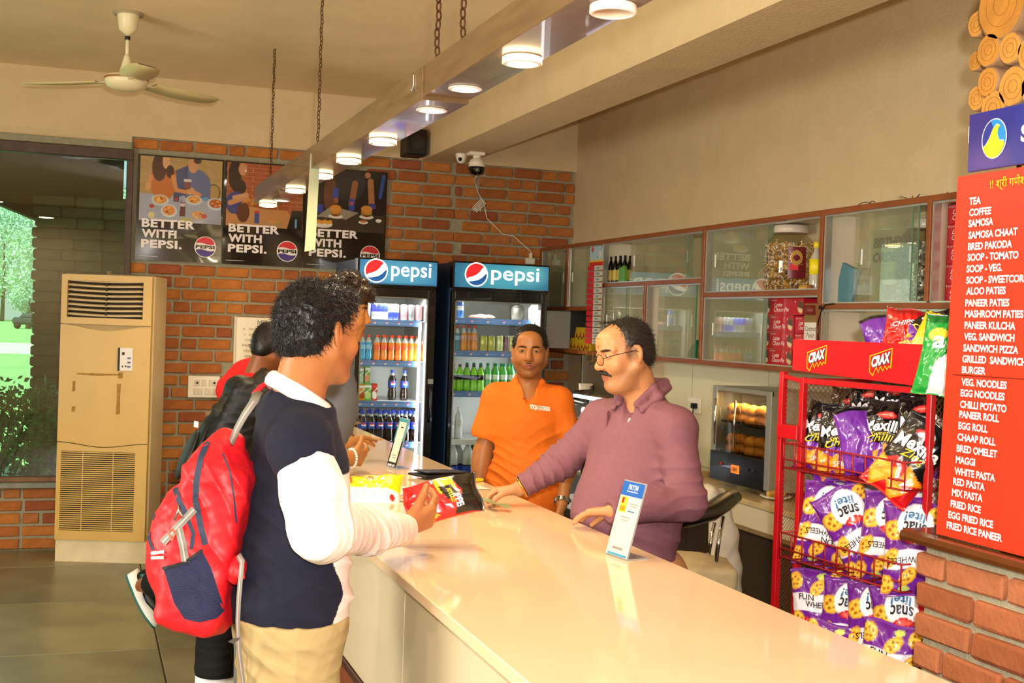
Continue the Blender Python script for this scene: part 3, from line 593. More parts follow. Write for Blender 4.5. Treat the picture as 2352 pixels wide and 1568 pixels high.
# ================================================================== BOTTLES AND CANS
def plastic(n,c,r=.15,**k): return mat(n,c,r,**k)
m_cola=plastic('cola_liquid','1c0c08',.08,coat=.5); m_capb=plastic('cap_blue','2a46b8',.3); m_lblb=plastic('label_blue','2747b0',.3); m_pet=plastic('clear_plastic','b9bdb4',.1,coat=.4)
def bottle_mesh(h,r,body,cap,label,neck=.30,full=.72,lab=(.42,.60),empty_c=None,clear=None):
    """lathe bottle; returns part meshes body, label, cap"""
    top=h*.93; b=MB()
    prof=[(0,0),(r*.75,0),(r*.95,h*.03),(r,h*.10),(r*.93,h*.28),(r*.80,h*.36),(r*.93,h*.42),(r*.97,h*.60),(r*.86,h*.70),(r*.50,h*.82),(r*.34,h*.87),(r*.34,top)]
    lv=full*h; mis=[0 if (prof[i][1]+prof[i+1][1])/2<lv else 1 for i in range(len(prof)-1)]
    b.lathe(prof,n=12,mis=mis); body_me=b.mesh('body',[body,clear or m_pet])
    lb=MB().lathe([(r*.975,h*lab[0]),(r*.99,h*(lab[0]+.02)),(r*1.0,h*(lab[1]-.02)),(r*.98,h*lab[1])],n=12)
    cp=MB().lathe([(r*.40,top-h*.035),(r*.42,top-h*.03),(r*.42,h-.001),(0,h)],n=10)
    return [('body',body_me),('label',lb.mesh('label',label)),('cap',cp.mesh('cap',cap))]
def logo_disc(r,R,h):
    def strip(z0,z1,c): 
        b=MB(); V=[]; n=6
        for k in range(n+1):
            a=-math.pi/2+(k/n-.5)*2*R/r
            w=math.sqrt(max(0,1-(2*(k/n-.5))**2))*R
            V+= [((r+.0006)*math.cos(a),(r+.0006)*math.sin(a),h+max(-w,min(w,z0))),((r+.0006)*math.cos(a),(r+.0006)*math.sin(a),h+max(-w,min(w,z1)))]
        b.add(V,[[2*k,2*k+2,2*k+3,2*k+1] for k in range(n)]); return b,c
    out=[]
    for z0,z1,mm in((-R,-R*.3,m_blue),(-R*.3,R*.3,m_white),(R*.3,R,m_red)):
        b,c=strip(z0,z1,mm); out.append(('logo_band',b.mesh('logo_band',mm)))
    return out
def thing_parts(name,parts,loc,label,cat,group,parent=None,sub=None):
    o=empty(name,loc,0,label,cat,group)
    for n,me in parts: link(n,me,o)
    return o
def can_mesh(h,r,bands,n=12):
    b=MB(); mats=[]; prof=[(0,.001),(r*.85,0),(r,h*.04)]; mis=[0,0]; mats=[mat('can_metal','c9c9cc',.2,metal=.9)]
    z=h*.04
    for c,f in bands:
        mats.append(mat('can_'+c,c,.22,metal=.25,coat=.3)); prof+=[(r,z+h*.9*f)]; mis.append(len(mats)-1); z+=h*.9*f
    prof+=[(r*.86,h*.985),(r*.86,h),(r*.8,h-.003),(0,h-.003)]; mis+=[0,0,0,0]
    b.lathe(prof,n=n,mis=mis); return b.mesh('body',mats), MB().box((0,-r*.3,h-.0015),(.012,.02,.002)).mesh('tab',mats[0])
# ================================================================== FRIDGES
m_fr=mat('fridge_black','0c0c0c',.2,coat=.4); m_in=mat('fridge_liner','c4c4bd',.35); m_led=mat('led_tube','f6f4ff',.5,emit='f4f2ff',es=9)
m_hdr=None
def header_paint(P):
    W_=P.U.max(); P.C[:]=srgb('2e6ea8')
    P.ell(W_*.55,.5,W_*.42,.75,'4f9fc8',soft=1.2); P.rect(0,0,W_,.05,'164a7d',.5)
def header_paint2(P):
    W_=P.U.max(); P.C[:]=srgb('1f4f86'); P.ell(W_*.52,.5,W_*.42,.8,'49a9c4',soft=1.3); P.ell(W_*.80,.7,W_*.15,.4,'63bccb',soft=1.4)
def emis_attr(name,es):
    m=mat(name,'ffffff',.25,attr='col'); t=m.node_tree; b=t.nodes['Principled BSDF']; a=[n for n in t.nodes if n.type=='ATTRIBUTE'][0]
    t.links.new(a.outputs['Color'],b.inputs['Emission Color']); b.inputs['Emission Strength'].default_value=es; return m
m_backlit=emis_attr('backlit_panel',.38); m_wl=mat('backlit_white','fffdf5',.4,emit='fffdf0',es=.75); m_rl=mat('backlit_red','e0262c',.4,emit='e0262c',es=.5); m_bl=mat('backlit_blue','15508f',.4,emit='15508f',es=.7)
def globe(cx,cz,R,par,lift=.0,mw=None,mr=None,mb=None,y=0):
    mw,mr,mb=mw or m_white,mr or m_red,mb or m_blue; ax=(1,0,0); ay=(0,0,1)
    poly_on('logo_disc',mw,ell_pts(cx,cz,R*1.06,R*1.06,36),(0,y,0),ax,ay,lift,par)
    r=R*.94
    up=[(cx+r*math.cos(t),cz+r*math.sin(t)) for t in np.linspace(math.radians(47),math.radians(205),20)]
    wv=[(cx-r*.70,cz-r*.28),(cx-r*.35,cz-r*.18),(cx,cz-r*.02),(cx+r*.28,cz+r*.22),(cx+r*.48,cz+r*.50)]
    poly_on('logo_red',mr,up+wv,(0,y,0),ax,ay,lift+.0006,par)
    lo_=[(cx+r*math.cos(t),cz+r*math.sin(t)) for t in np.linspace(math.radians(222),math.radians(368),20)]
    w2=[(cx+r*.80,cz-r*.02),(cx+r*.55,cz-r*.28),(cx+r*.2,cz-r*.50),(cx-r*.3,cz-r*.62)]
    poly_on('logo_blue',mb,lo_+w2,(0,y,0),ax,ay,lift+.0006,par)
def fridge(x0,x1,yf,z_top,z_hb,label,shelves,logo_px,hp,gl,gr,gt,led_side=1):
    yb=9.38; f=empty('drinks_fridge',((x0+x1)/2,yf,0),label=label,cat='fridge',group='drink fridges'); w=x1-x0; hw=w/2; d=yb-yf
    B=lambda n,m,lo,hi,bev=0,p=f: bx(n,m,lo,hi,p,bev)
    m_side=mat('fridge_side_blue','223a5c',.35)
    B('side_panel',m_side,(-hw,.06,.06),(-hw+.03,d,z_top-.01)); B('side_panel',m_fr,(hw-.03,.06,.06),(hw,d,z_top-.01)); B('back_panel',m_in,(-hw+.03,d-.05,.06),(hw-.03,d,z_hb))
    B('roof',m_fr,(-hw+.03,.06,z_hb-.02),(hw-.03,d,z_top-.02)); B('floor_panel',m_in,(-hw+.03,.06,.2),(hw-.03,d-.05,.30)); B('plinth',m_fr,(-hw,.05,.02),(hw,d,.2))
    B('liner',m_in,(-hw+.03,.06,.3),(-hw+.05,d-.05,z_hb-.02)); B('liner',m_in,(hw-.05,.06,.3),(hw-.03,d-.05,z_hb-.02)); B('liner',m_in,(-hw+.05,.06,z_hb-.04),(hw-.05,d-.05,z_hb-.02))
    h_=B('header_box',m_fr,(-hw,-.02,z_hb),(hw,.10,z_top),.006)
    paint_panel('header_sign',hp,(-hw+.012,-.024,z_hb+.012),(1,0,0),(0,0,1),w-.024,z_top-z_hb-.024,60,24,m_backlit,f)
    cz=(z_hb+z_top)/2; lx=-hw+logo_px*w; R=.082 if w<.7 else .085
    globe(lx,cz+.008,R,f,.0,m_wl,m_rl,m_bl,y=-.0255)
    lettering('pepsi',m_wl,(lx+R*1.35,-.026,cz-.06),(1,0,0),(0,0,1),w=w*.50,h=.135,parent=f,bold=.012,spacing=1.02,res=4)
    # door
    dl,dr=gl-(x0+x1)/2,gr-(x0+x1)/2; dz0=.26
    dr_=empty('door',(0,0,0)); dr_.parent=f
    B('stile',m_fr,(-hw+.004,.0,dz0),(dl,.05,z_hb-.012),.004,dr_); B('stile',m_fr,(dr,.0,dz0),(hw-.004,.05,z_hb-.012),.004,dr_)
    B('rail',m_fr,(dl,.0,gt),(dr,.05,z_hb-.012),.004,dr_); B('rail',m_fr,(dl,.0,dz0),(dr,.05,dz0+.07),.004,dr_)
    ms=mat('steel_trim','9b9b98',.25,metal=.8)
    B('trim',ms,(dl,-.002,dz0+.07),(dl+.008,.052,gt),0,dr_); B('trim',ms,(dr-.008,-.002,dz0+.07),(dr,.052,gt),0,dr_); B('trim',ms,(dl,-.002,gt-.008),(dr,.052,gt),0,dr_)
    B('pane',glassmat('fridge_glass','f2f6f4',.05),(dl+.008,.02,dz0+.07),(dr-.008,.026,gt-.008),0,dr_)
    MB().tube([(dr+.03,-.002,1.02),(dr+.03,-.03,1.05),(dr+.03,-.03,1.25),(dr+.03,-.002,1.28)],.008,8).build('door_handle',m_fr,dr_)
    B('badge',mat('badge_grey','8a8f88',.4),(dr+.015,-.003,1.30),(dr+.055,.001,1.335),0,dr_)
    # led tube
    sx_=dr-.035 if led_side>0 else dl+.03
    led=B('led_tube',m_led,(sx_-.009,.075,dz0+.12),(sx_+.009,.09,gt-.18 if w<.7 else gt-.05)); 
    if w>.7: led.scale=(1,1,1)
    lt=light('fridge_light','AREA',(0,0,0),9,(.93,.96,1),.3,size_y=.08); lt.parent=f; lt.location=(0,.12,z_hb-.06); lt.rotation_euler=(-.25,0,0)
    for zf in (.75,1.3): 
        l2=light('fridge_light','AREA',(0,0,0),4.5,(.93,.96,1),.04,size_y=.5); l2.parent=f; l2.location=(sx_+.01,.10,zf); l2.rotation_euler=(math.pi/2,0,math.radians(62))
    for (z,strip) in shelves:
        s=empty('shelf',(0,0,0)); s.parent=f
        B('shelf_board',mat('shelf_wire','d9d9d4',.3),(dl-.01,.12,z-.006),(dr+.012,d-.06,z),0,s)
        if strip:
            sh=B('price_strip',mat('strip_blue','5a7db0',.35),(dl+.02,.105,z-.042),(dr-.03 if w<.7 else dr-.02,.112,z+.002),0,s)
            wd=dr-dl-.05; 
            for k in range(5):
                cx=dl+.035+wd*(k+.05)/5; 
                b=MB(); b.add([(cx+a,.1042,z-.02+c) for a,c in ell_pts(.0,0,.011,.011,12)],[list(range(12))]); b.add([(cx+a,.1038,z-.02+c) for a,c in ell_pts(.0,.003,.010,.007,10,.3,3.6)],[list(range(11))],mi=1)
                lt_=lettering('pepsi',None,(cx+.018,.104,z-.031),(1,0,0),(0,0,1),w=.052,h=.018,bold=0)
                b.cur=2; b.add(lt_.v,lt_.f,mi=2); b.build('strip_logo',[mat('strip_white','c8d2e4',.4),m_red,mat('strip_print','8fa8cf',.4)],s)
        else: B('wire_front',mat('wire_white','e2e2dc',.3),(dl,.10,z-.035),(dr,.108,z+.005),0,s)
    return f
YF=8.60
f1=fridge(1.838,2.435,YF,2.197,2.0,'narrower drinks fridge with lit blue header, left of the two',[(1.755,True),(1.458,True),(1.160,True),(.862,True),(.56,False)],.22,header_paint,1.872,2.372,1.925)
f2=fridge(2.545,3.305,YF,2.207,2.005,'wider drinks fridge with lit teal header behind the man in orange',[(1.79,True),(1.545,True),(1.243,True),(.878,False),(.56,False)],.235,header_paint2,2.575,3.255,1.92)
# ---- contents
def xat(px,z,y=8.82): 
    for py in range(600,1100,4):
        p=ony(px,py,y)
        if p.z<z+.05: return p.x
    return p.x
slim=lambda c1,c2: [(c1,.5),(c2,.5)]
zz=1.757
cans=[('8f8a96',[('8d8a9e',1)],840),('2a33a8',slim('b9b9b4','2a2f9e'),857),('2b39b4',slim('c3c3bf','2c35a8'),869),('3642c0',slim('cfcfcc','3040b8'),881),('c9c9c9',slim('3646c4','d5d5d5'),893),('d9d9d9',slim('3040b8','d9d9d9'),905),('c4727a',[('c58a8c',1)],924),('6d6a6d',[('777477',1)],941),('cf6b76',[('cc8a90',1)],958)]
canc={}
labs=['grey drink can at the left end of the top fridge shelf','drink can with dark blue top and silver base, second from the left','drink can with blue top, third on the top shelf','drink can with bright blue top, fourth on the top shelf','silver can with blue base, fifth on the top shelf','silver can with blue base beside the pink can','silver can with pink pattern on the top shelf','dark grey can between two pink patterned cans','pink patterned can at the right end of the top shelf']
for (k,b,px),lb in zip(cans,labs):
    if k not in canc: canc[k]=can_mesh(.118,.0275,b)
    thing_parts('drink_can',[('body',canc[k][0]),('tab',canc[k][1])],(xat(px,zz),8.78,zz),lb,'can','cans on the top shelf of the narrow fridge')
m_or=plastic('orange_drink','e8791a',.1,coat=.5,emit='e8791a',es=.0); m_oc=plastic('cap_orange','e8481c',.3); m_ol=plastic('label_orange','e0562a',.3); m_bd=plastic('blue_drink','2f9cc8',.1,coat=.5)
m_clr=mat('clear_pet','cfd6d2',.08,coat=.4); m_bl2=plastic('label_clear_blue','7fb6cc',.3)
small_o=bottle_mesh(.185,.027,m_or,m_oc,m_ol); small_b=bottle_mesh(.185,.027,m_bd,m_oc,m_bl2)
for i,px in enumerate([829,843]): thing_parts('drink_bottle',small_b,(xat(px,1.46),8.78,1.46),['blue drink bottle with orange cap at the left edge of the second shelf','blue drink bottle with orange cap beside the orange ones'][i],'bottle','blue bottles on the second shelf')
for i,px in enumerate([862,878,895,911,926,940,954,969]): thing_parts('drink_bottle',small_o,(xat(px,1.46),8.78,1.46),'orange drink bottle with orange cap, %s in the front row of the second shelf'%['first','second','third','fourth','fifth','sixth','seventh','last'][i],'bottle','orange bottles, front row')
for i,px in enumerate([870,887,903,919,934,948,961]): thing_parts('drink_bottle',small_o,(xat(px,1.46,8.85),8.86,1.46),'orange bottle in the second row of the narrow fridge, %s from the left'%['first','second','third','fourth','fifth','sixth','seventh'][i],'bottle','orange bottles, second row')
def cartoned(px,z,w,h,c1,c2,lb,y=8.78,top='e9e4da'):
    o=empty('juice_carton',(xat(px,z,y),y,z),label=lb,cat='carton',group='juice cartons in the narrow fridge')
    MB().box((0,0,h/2),(w,.04,h),bev=.002).build('body',mat('carton_'+c1,c1,.35),o)
    paint_panel('print',lambda P:(P._m(np.ones(P.U.shape),c1),P.rect(0,.78,9,.93,top),P.ell(P.U.max()*.5,.30,P.U.max()*.45,.2,c2),P.line(0,.4,P.U.max(),.75,.03,'dfe3c8')),(-w/2+.001,-.0205,.001),(1,0,0),(0,0,1),w-.002,h-.002,8,16,m_print,o)
    return o
cartoned(830,1.162,.045,.12,'c98a2c','9a4a1a','yellow juice carton at the left of the third shelf'); cartoned(844,1.162,.052,.125,'5f9a3c','b8cc7a','green juice carton in the middle of the carton pile'); cartoned(859,1.162,.04,.125,'b52a2a','e5ded0','red and white juice carton at the right of the pile',top='d84040')
cartoned(829,1.286,.05,.12,'7fae74','a9c69c','pale green juice carton stacked at the upper left'); cartoned(841,1.289,.05,.125,'6aa04c','d98a62','green juice carton with peach print stacked on the pile')
pep=bottle_mesh(.225,.033,m_cola,m_capb,m_lblb,full=.78,lab=(.42,.64)); 
for n,me in logo_disc(.0332,.02,.225*.53): pep.append((n,me))
for i,(px,y) in enumerate([(900,8.86),(928,8.84)]): thing_parts('cola_bottle',pep,(xat(px,1.162,y),y,1.162),['smaller-looking cola bottle at the left of the pair standing alone','cola bottle at the right of the pair standing alone'][i],'bottle','pair of cola bottles')
for i,px in enumerate([833,852,872,893,913,931,951]): thing_parts('cola_bottle',pep,(xat(px,.864,8.74),8.745,.864),'cola bottle with blue cap, %s from the left in the front row'%['first','second','third','fourth','fifth','sixth','seventh'][i],'bottle','cola bottles, front row')
for r,y in enumerate((8.83,8.92)):
    for i,px in enumerate([824,844,862,881,901,921,940][:7]): thing_parts('cola_bottle',pep[:3],(xat(px+4*r,.864,y),y,.864),'blue-capped cola bottle in the %s row, %s from the left'%(['middle','rearmost'][r],['first','second','third','fourth','fifth','sixth','seventh'][i]),'bottle','cola bottles, back rows')
# fridge 2 contents
Y2=8.78
cb=can_mesh(.125,.027,[('3a6ab0',.45),('c8c8c8',.3),('2d55a8',.25)]); thing_parts('drink_can',[('body',cb[0]),('tab',cb[1])],(xat(1057,1.79,Y2),Y2,1.792),'blue and silver can alone at the left of the wide fridge','can',None)
ptc=MB().lathe([(0,0),(.045,0),(.052,.03),(.05,.085),(.04,.10)],n=18).lathe([(.042,.10),(.03,.112),(0,.115)],n=18)
pt=empty('steel_pot',(xat(1192,1.79,Y2),Y2+.03,1.792),label='dark round metal pot on the top shelf of the wide fridge',cat='pot'); ptc.build('body',mat('dark_steel','5a554c',.35,metal=.5),pt); MB().lathe([(0,.113),(.01,.113),(.012,.125),(0,.128)],n=10).build('knob',m_bk,pt)
jg=empty('milk_jug',(xat(1226,1.79,Y2),Y2,1.792),label='white plastic jug at the right end of the top shelf',cat='jug'); MB().lathe([(0,0),(.04,0),(.045,.02),(.044,.09),(.025,.115),(.02,.13)],n=18).build('body',mat('milk_plastic','e6e2d8',.4),jg); MB().lathe([(.022,.125),(.022,.142),(0,.142)],n=14).build('cap',m_oc,jg)
pk_=MB(); 
for k,(a,b,c) in enumerate(((0,0,.03),(.06,.004,.022),(-.05,.002,.02))): pk_.lathe([(0,0),(.045,.002),(.05,.01),(.03,c),(0,c+.004)],(a,0,b),12)
tag(pk_.build('food_packet',mat('pink_wrap','d99a86',.4),loc=(xat(1105,1.79,Y2),Y2,1.792)),'flat pink packet lying on the top shelf of the wide fridge','packet')
wat=bottle_mesh(.185,.026,mat('teal_drink','3a7a8a',.1,coat=.4),m_oc,m_bl2)
ora=bottle_mesh(.19,.027,mat('amber_drink','cf8430',.1,coat=.4),m_oc,mat('label_pinkish','d89a80',.3))
for i,px in enumerate([1036,1049]): thing_parts('drink_bottle',wat,(xat(px,1.545,Y2),Y2,1.547),['teal drink bottle with red cap at the left edge','teal drink bottle with red cap beside the amber ones'][i],'bottle','teal bottles in the wide fridge')
for i,px in enumerate([1064,1079,1089]): thing_parts('drink_bottle',ora,(xat(px,1.545,Y2),Y2+.03*(i%2),1.547),'amber drink bottle with red cap, %s of three'%['first','second','third'][i],'bottle','amber bottles in the wide fridge')
yj=can_mesh(.12,.032,[('a9a94a',1)]); bj=can_mesh(.12,.022,[('7a5560',1)]); yj2=can_mesh(.125,.028,[('c9cf86',1)])
for i,(px,mm,lb) in enumerate([(1110,yj,'dull yellow drink can, left of the row'),(1128,yj,'dull yellow drink can, second of the row'),(1147,yj2,'bright pale yellow can in the wide fridge'),(1163,bj,'slim brown-pink can between yellow ones'),(1175,yj2,'pale yellow can just left of the man in orange'),(1195,yj2,'pale yellow can hidden behind the head of the man in orange')]):
    thing_parts('drink_can',[('body',mm[0]),('tab',mm[1])],(xat(px,1.545,Y2),Y2,1.547),lb,'can','cans on the second shelf of the wide fridge')
m_gr=plastic('green_drink','7ec62a',.12,coat=.4); m_gc=plastic('cap_green','1f8a55',.3); m_gl=plastic('label_dark_green','3f6a3a',.3); m_bc=plastic('cap_dark','3a3a36',.3)
gb=bottle_mesh(.21,.030,m_gr,m_gc,m_gl,full=.8,clear=m_gr); gb2=bottle_mesh(.20,.030,m_gr,m_bc,m_bk,full=.8,clear=m_gr); gb3=bottle_mesh(.21,.030,mat('green_bright','4fb35a',.12,coat=.4),m_gc,mat('label_pale','cfe0c8',.3),full=.8,clear=MATS['green_bright'] if 'green_bright' in MATS else m_gr)
for i,px in enumerate([1040,1056,1072,1088,1104]): thing_parts('drink_bottle',gb2,(xat(px,1.243,8.74),8.75,1.245),'lime drink bottle with dark cap and black label, %s in the front row'%['first','second','third','fourth','fifth'][i],'bottle','lime bottles, front row')
for i,px in enumerate([1122,1140,1158,1176,1194]): thing_parts('drink_bottle',gb3,(xat(px,1.243,8.74),8.76,1.245),'green drink bottle with green cap and pale label, %s of its row'%['first','second','third','fourth','fifth'][i],'bottle','green bottles, front row')
for i,px in enumerate([1072,1088,1104,1120,1136,1152,1168]): thing_parts('drink_bottle',gb,(xat(px,1.243,8.83),8.84,1.245),'green-capped lime bottle, second row of the wide fridge, %s from the left'%['first','second','third','fourth','fifth','sixth','seventh'][i],'bottle','green bottles, second row')
wb_=bottle_mesh(.24,.032,mat('milky_pet','c6cac2',.2),mat('cap_white','e3e3dc',.3),mat('label_pale_grey','bcbcb0',.3),full=.9,clear=mat('milky_pet2','d0d4cc',.2))
for i,px in enumerate([1037,1054]): thing_parts('water_bottle',wb_,(xat(px,.878,8.78),8.80,.88),['clear water bottle nearer the fridge edge','clear water bottle beside the first one'][i],'bottle','water bottles in the wide fridge')
big=bottle_mesh(.31,.05,m_cola,m_capb,m_lblb,full=.5,lab=(.2,.38)); bigg=bottle_mesh(.31,.05,mat('green_big','2f8a3a',.12,coat=.4),m_gc,m_gl,full=.8,clear=MATS['green_big'] if 'green_big' in MATS else m_gr)
for i,(px,mm,lb) in enumerate([(1036,big,'large half-full cola bottle at the left of the bottom shelf'),(1056,big,'large cola bottle, second on the bottom shelf'),(1071,big,'large cola bottle, third on the bottom shelf'),(1092,bigg,'large green bottle beside the man in orange'),(1128,bigg,'large green bottle further right on the bottom shelf')]):
    thing_parts('large_bottle',mm,(xat(px,.56,8.78),8.76+.09*(i%2),.562),lb,'bottle','large bottles on the bottom shelf')

# bottle graphic printed on the left flank of the narrow fridge
sp_=[c for c in f1.children if c.name.startswith('side_panel')][0]
A=Vector((0,-1,0)); U=Vector((0,0,1)); O=Vector((-.0165,.10,-.08))
poly_on('print_arch',mat('print_steel','6a7580',.4),[(-.14,-.16),(.14,-.16),(.14,.10)]+[(.14*math.cos(t),.10+.12*math.sin(t)) for t in np.linspace(0,math.pi,10)],O,A,U,0,sp_)
poly_on('print_bottle',mat('print_brown','6a2a16',.4),[(-.05,-.14),(.05,-.14),(.06,.02),(.02,.16),(.02,.38),(-.02,.38),(-.02,.16),(-.06,.02)],O-Vector((.001,0,0)),A,U,0,sp_)
poly_on('print_disc',m_red,ell_pts(0,-.06,.055,.07,20),O-Vector((.002,0,0)),A,U,0,sp_)
# ================================================================== WALL CABINETS (right wall)
XC=3.524; ZC0,ZC1=1.565,2.376
m_lam=mat('white_laminate','d8cdb4',.4); m_edge=mat('teak_edge','8a4a22',.35,noise=.25,nscale=25,nstretch=(1,.2,1)); m_cback=mat('cabinet_back','cbb894',.5); m_pane=glassmat('cabinet_glass','f4f8f0',.12,tr=.91,dc='d8d4bc')  # cabinet glass has a grey haze mixed in, standing for reflected light
m_alu=mat('aluminium_channel','cfcdc4',.25,metal=.7)
def cy(px,py=560): return onx(px,py,XC).y
Ys=dict(a=9.377,b=8.802,c=8.13,de=7.384,f=6.585,h=5.336,j=4.502,end=3.2)
cab=empty('hanging_cabinet',(XC,6.3,ZC0),label='long wall cabinet with sliding glass panes and teak edging on the right wall',cat='cabinet')
def cbx(n,m,lo,hi,bev=0): return kbx(n,m,lo,hi,cab,bev)
XW=XR-.004
cbx('back_panel',m_cback,(XW-.01,Ys['end'],ZC0),(XW,9.40,ZC1)); 
def board(y0,y1,z,t=.02): 
    cbx('shelf_board',m_lam,(XC+.012,min(y0,y1),z-t/2),(XW-.01,max(y0,y1),z+t/2)); cbx('shelf_edge',m_edge,(XC,min(y0,y1),z-t/2-.004),(XC+.012,max(y0,y1),z+t/2+.004),.002)
def post(y,z0,z1,t=.02): 
    cbx('upright',m_lam,(XC+.012,y-t/2,z0),(XW-.01,y+t/2,z1)); cbx('upright_edge',m_edge,(XC-.001,y-t/2-.004,z0),(XC+.012,y+t/2+.004,z1),.002)
board(Ys['end'],9.39,ZC1); board(Ys['end'],9.39,ZC0)
for y in (9.38,Ys['f'],Ys['h']): post(y,ZC0,ZC1)
post(Ys['b'],1.90,ZC1); post(Ys['c'],ZC0,ZC1); post(Ys['de'],ZC0,2.06); post(Ys['j'],1.92,ZC1)
board(Ys['c'],9.38,1.892); board(Ys['f'],Ys['c'],2.06); board(Ys['h'],Ys['f'],1.972); board(Ys['end'],Ys['h'],1.90)
cbx('dark_lining',mat('dark_laminate','3a3630',.5),(XW-.014,Ys['c']+.02,ZC0+.012),(XW-.0101,9.36,1.88))
def cell(ya,yb,z0,z1,panes):
    """ya>yb; aluminium channels and sliding panes given as (y_far,y_near,track)"""
    cbx('channel',m_alu,(XC+.016,yb+.012,z0+.002),(XC+.05,ya-.012,z0+.010)); cbx('channel',m_alu,(XC+.016,yb+.012,z1-.012),(XC+.05,ya-.012,z1-.002))
    cbx('side_channel',m_alu,(XC+.016,ya-.022,z0+.01),(XC+.05,ya-.012,z1-.012))
    for (p,q,tr) in panes:
        x=XC+.024+.016*tr; g=cbx('sliding_pane',m_pane,(x,q,z0+.010),(x+.004,p,z1-.012)); 
        o=MB().box((0,0,0),(.004,.012,.075),bev=.001).build('pane_handle',mat('pane_grip','e9e9e2',.2)); o.location=Vector((x-.003,p-.06 if tr==0 else q+.05,(z0+z1)/2))-Vector(g.location); o.parent=g
        e=MB().box((0,0,0),(.0045,.003,z1-z0-.024)).build('pane_edge',mat('glass_edge','5f8a70',.2)); e.location=Vector((x+.002,q,(z0+z1)/2))-Vector(g.location); e.parent=g
zA=(1.904,2.366); 
cell(Ys['a'],Ys['b'],1.904,2.366,[(9.3,8.95,0),(9.25,8.9,1)])
cell(Ys['b'],Ys['c'],1.904,2.366,[(8.78,8.30,0),(8.5,8.16,1)])
cell(Ys['c'],Ys['f'],2.072,2.366,[(cy(1443),cy(1573),0),(cy(1448),cy(1577),1)])
cell(Ys['c'],Ys['de'],1.577,2.05,[(8.1,7.72,0),(7.75,7.42,1)])
cell(Ys['de'],Ys['f'],1.577,2.05,[(cy(1524),cy(1595),0),(cy(1505),cy(1592),1)])
cell(Ys['f'],Ys['h'],1.984,2.366,[(cy(1626),cy(1754),0),(cy(1630),cy(1757),1)])
cell(Ys['f'],Ys['h'],1.577,1.96,[(cy(1626),cy(1750),0),(cy(1630),cy(1753),1)])
cell(Ys['h'],Ys['j'],1.912,2.366,[(cy(1955),cy(2084),0),(cy(1958),cy(2092),1)])
cell(Ys['h'],Ys['end'],1.577,1.888,[(cy(1972),cy(2160),0)])
cell(Ys['j'],Ys['end'],1.912,2.366,[])
# ---- contents
XS=3.66
def yon(px,py,x=XS): return onx(px,py,x).y
def choco(y0,y1,z,h,lb,x=3.60,d=.16,front=True):
    """red pie box; long face looks to the room (-x)"""
    o=empty('pie_box',(x,(y0+y1)/2,z),label=lb,cat='box',group='red chocolate pie boxes'); w=abs(y0-y1)-.004
    MB().box((d/2,0,h/2),(d,w,h-.002),bev=.001).build('box',mat('pie_red','c2182a',.3,coat=.2),o)
    A=(0,-1,0);U=(0,0,1); O=Vector((-.001,w/2,0))
    def pt(P):
        W_=P.U.max(); P.C[:]=srgb('c2182a'); cx=W_-.30 if w>.2 else W_*.8
        if w>.12:
            P.ell(cx,.52,.30,.36,'5f4638',-.5); P.poly([(cx-.3,.45),(cx-.2,.2),(cx+.14,.08),(cx+.27,.30),(cx,.42)],'e9d3a0'); P.line(cx+.1,.95,cx+.14,.75,.05,'b5622a')
            P.rect(.1,.86,.16,.92,'eadfd6'); P.ell(W_*.62,.72,.14,.12,'d8543a'); P.ell(W_*.62,.72,.11,.09,'b8182a'); P.rect(W_*.74,.72,W_*.74+.09,.84,'eadfd6')
        else: P.ell(W_*.5,.55,.3,.35,'5f4638'); P.poly([(W_*.1,.5),(W_*.15,.12),(W_*.9,.2),(W_*.8,.4)],'e9d3a0')
    paint_panel('print',pt,O,A,U,w,h,max(10,int(w*300)),24,m_print,o)
    if w>.12:
        lettering('Lotte',m_white,(-.0022,w/2-.035,h*.50),A,U,w=min(.085,w*.3),h=h*.24,parent=o,bold=.01,shear=.35); lettering('Choco Pie',m_white,(-.0022,w/2-.035,h*.20),A,U,w=min(.15,w*.52),h=h*.26,parent=o,bold=.008,shear=.35)
        lettering('LOTTE',m_white,(-.0022,w/2-.025,h*.84),A,U,w=.035,h=h*.07,parent=o)
    return o
z0=1.579; hb=.083
xs=3.62
ya,yb_=yon(1767,800,xs),yon(1820,800,xs); yc=yon(1845,720,xs)
for i in range(4):
    z=z0+i*hb*1.12
    choco(ya,yc if i==3 else yb_,z,hb*1.1,['red pie box at the bottom of the stack in the lower glass cell','red pie box, second from the bottom of the stack','red pie box, third from the bottom of the stack','long red pie box lying on top of the stack'][i],x=xs)
    choco(ya+.045,ya+.003,z,hb*1.08,['lowest','second','third','topmost'][i]+' narrow red box end left of the pie box stack',x=xs)
for i in range(3): choco(yb_-.004,yc-.06,z0+i*hb*1.10,hb*1.06,['lowest','middle','upper'][i]+' red pie box right of the main stack',x=xs+.01)
y_a,y_b=yon(1846,750,3.60),yon(1880,750,3.60)
cpk=empty('snack_carton',(3.60,(y_a+y_b)/2,z0),label='brown carton with a white Coconut Punch label beside the pie boxes',cat='box')
MB().box((.05,0,.17),(.10,abs(y_a-y_b),.34),bev=.002).build('box',mat('carton_brown','8a6a38',.4),cpk)
wq=abs(y_a-y_b); MB().box((-.001,0,.185),(.003,wq*.86,.11)).build('label_card',mat('label_white','e8e2d6',.4),cpk)
lettering('Coconut',m_pk,(-.0028,wq*.36,.195),(0,-1,0),(0,0,1),w=wq*.72,h=.026,parent=cpk,bold=0,shear=.1); lettering('Punch',m_pk,(-.0028,wq*.25,.160),(0,-1,0),(0,0,1),w=wq*.5,h=.026,parent=cpk,bold=0,shear=.1)
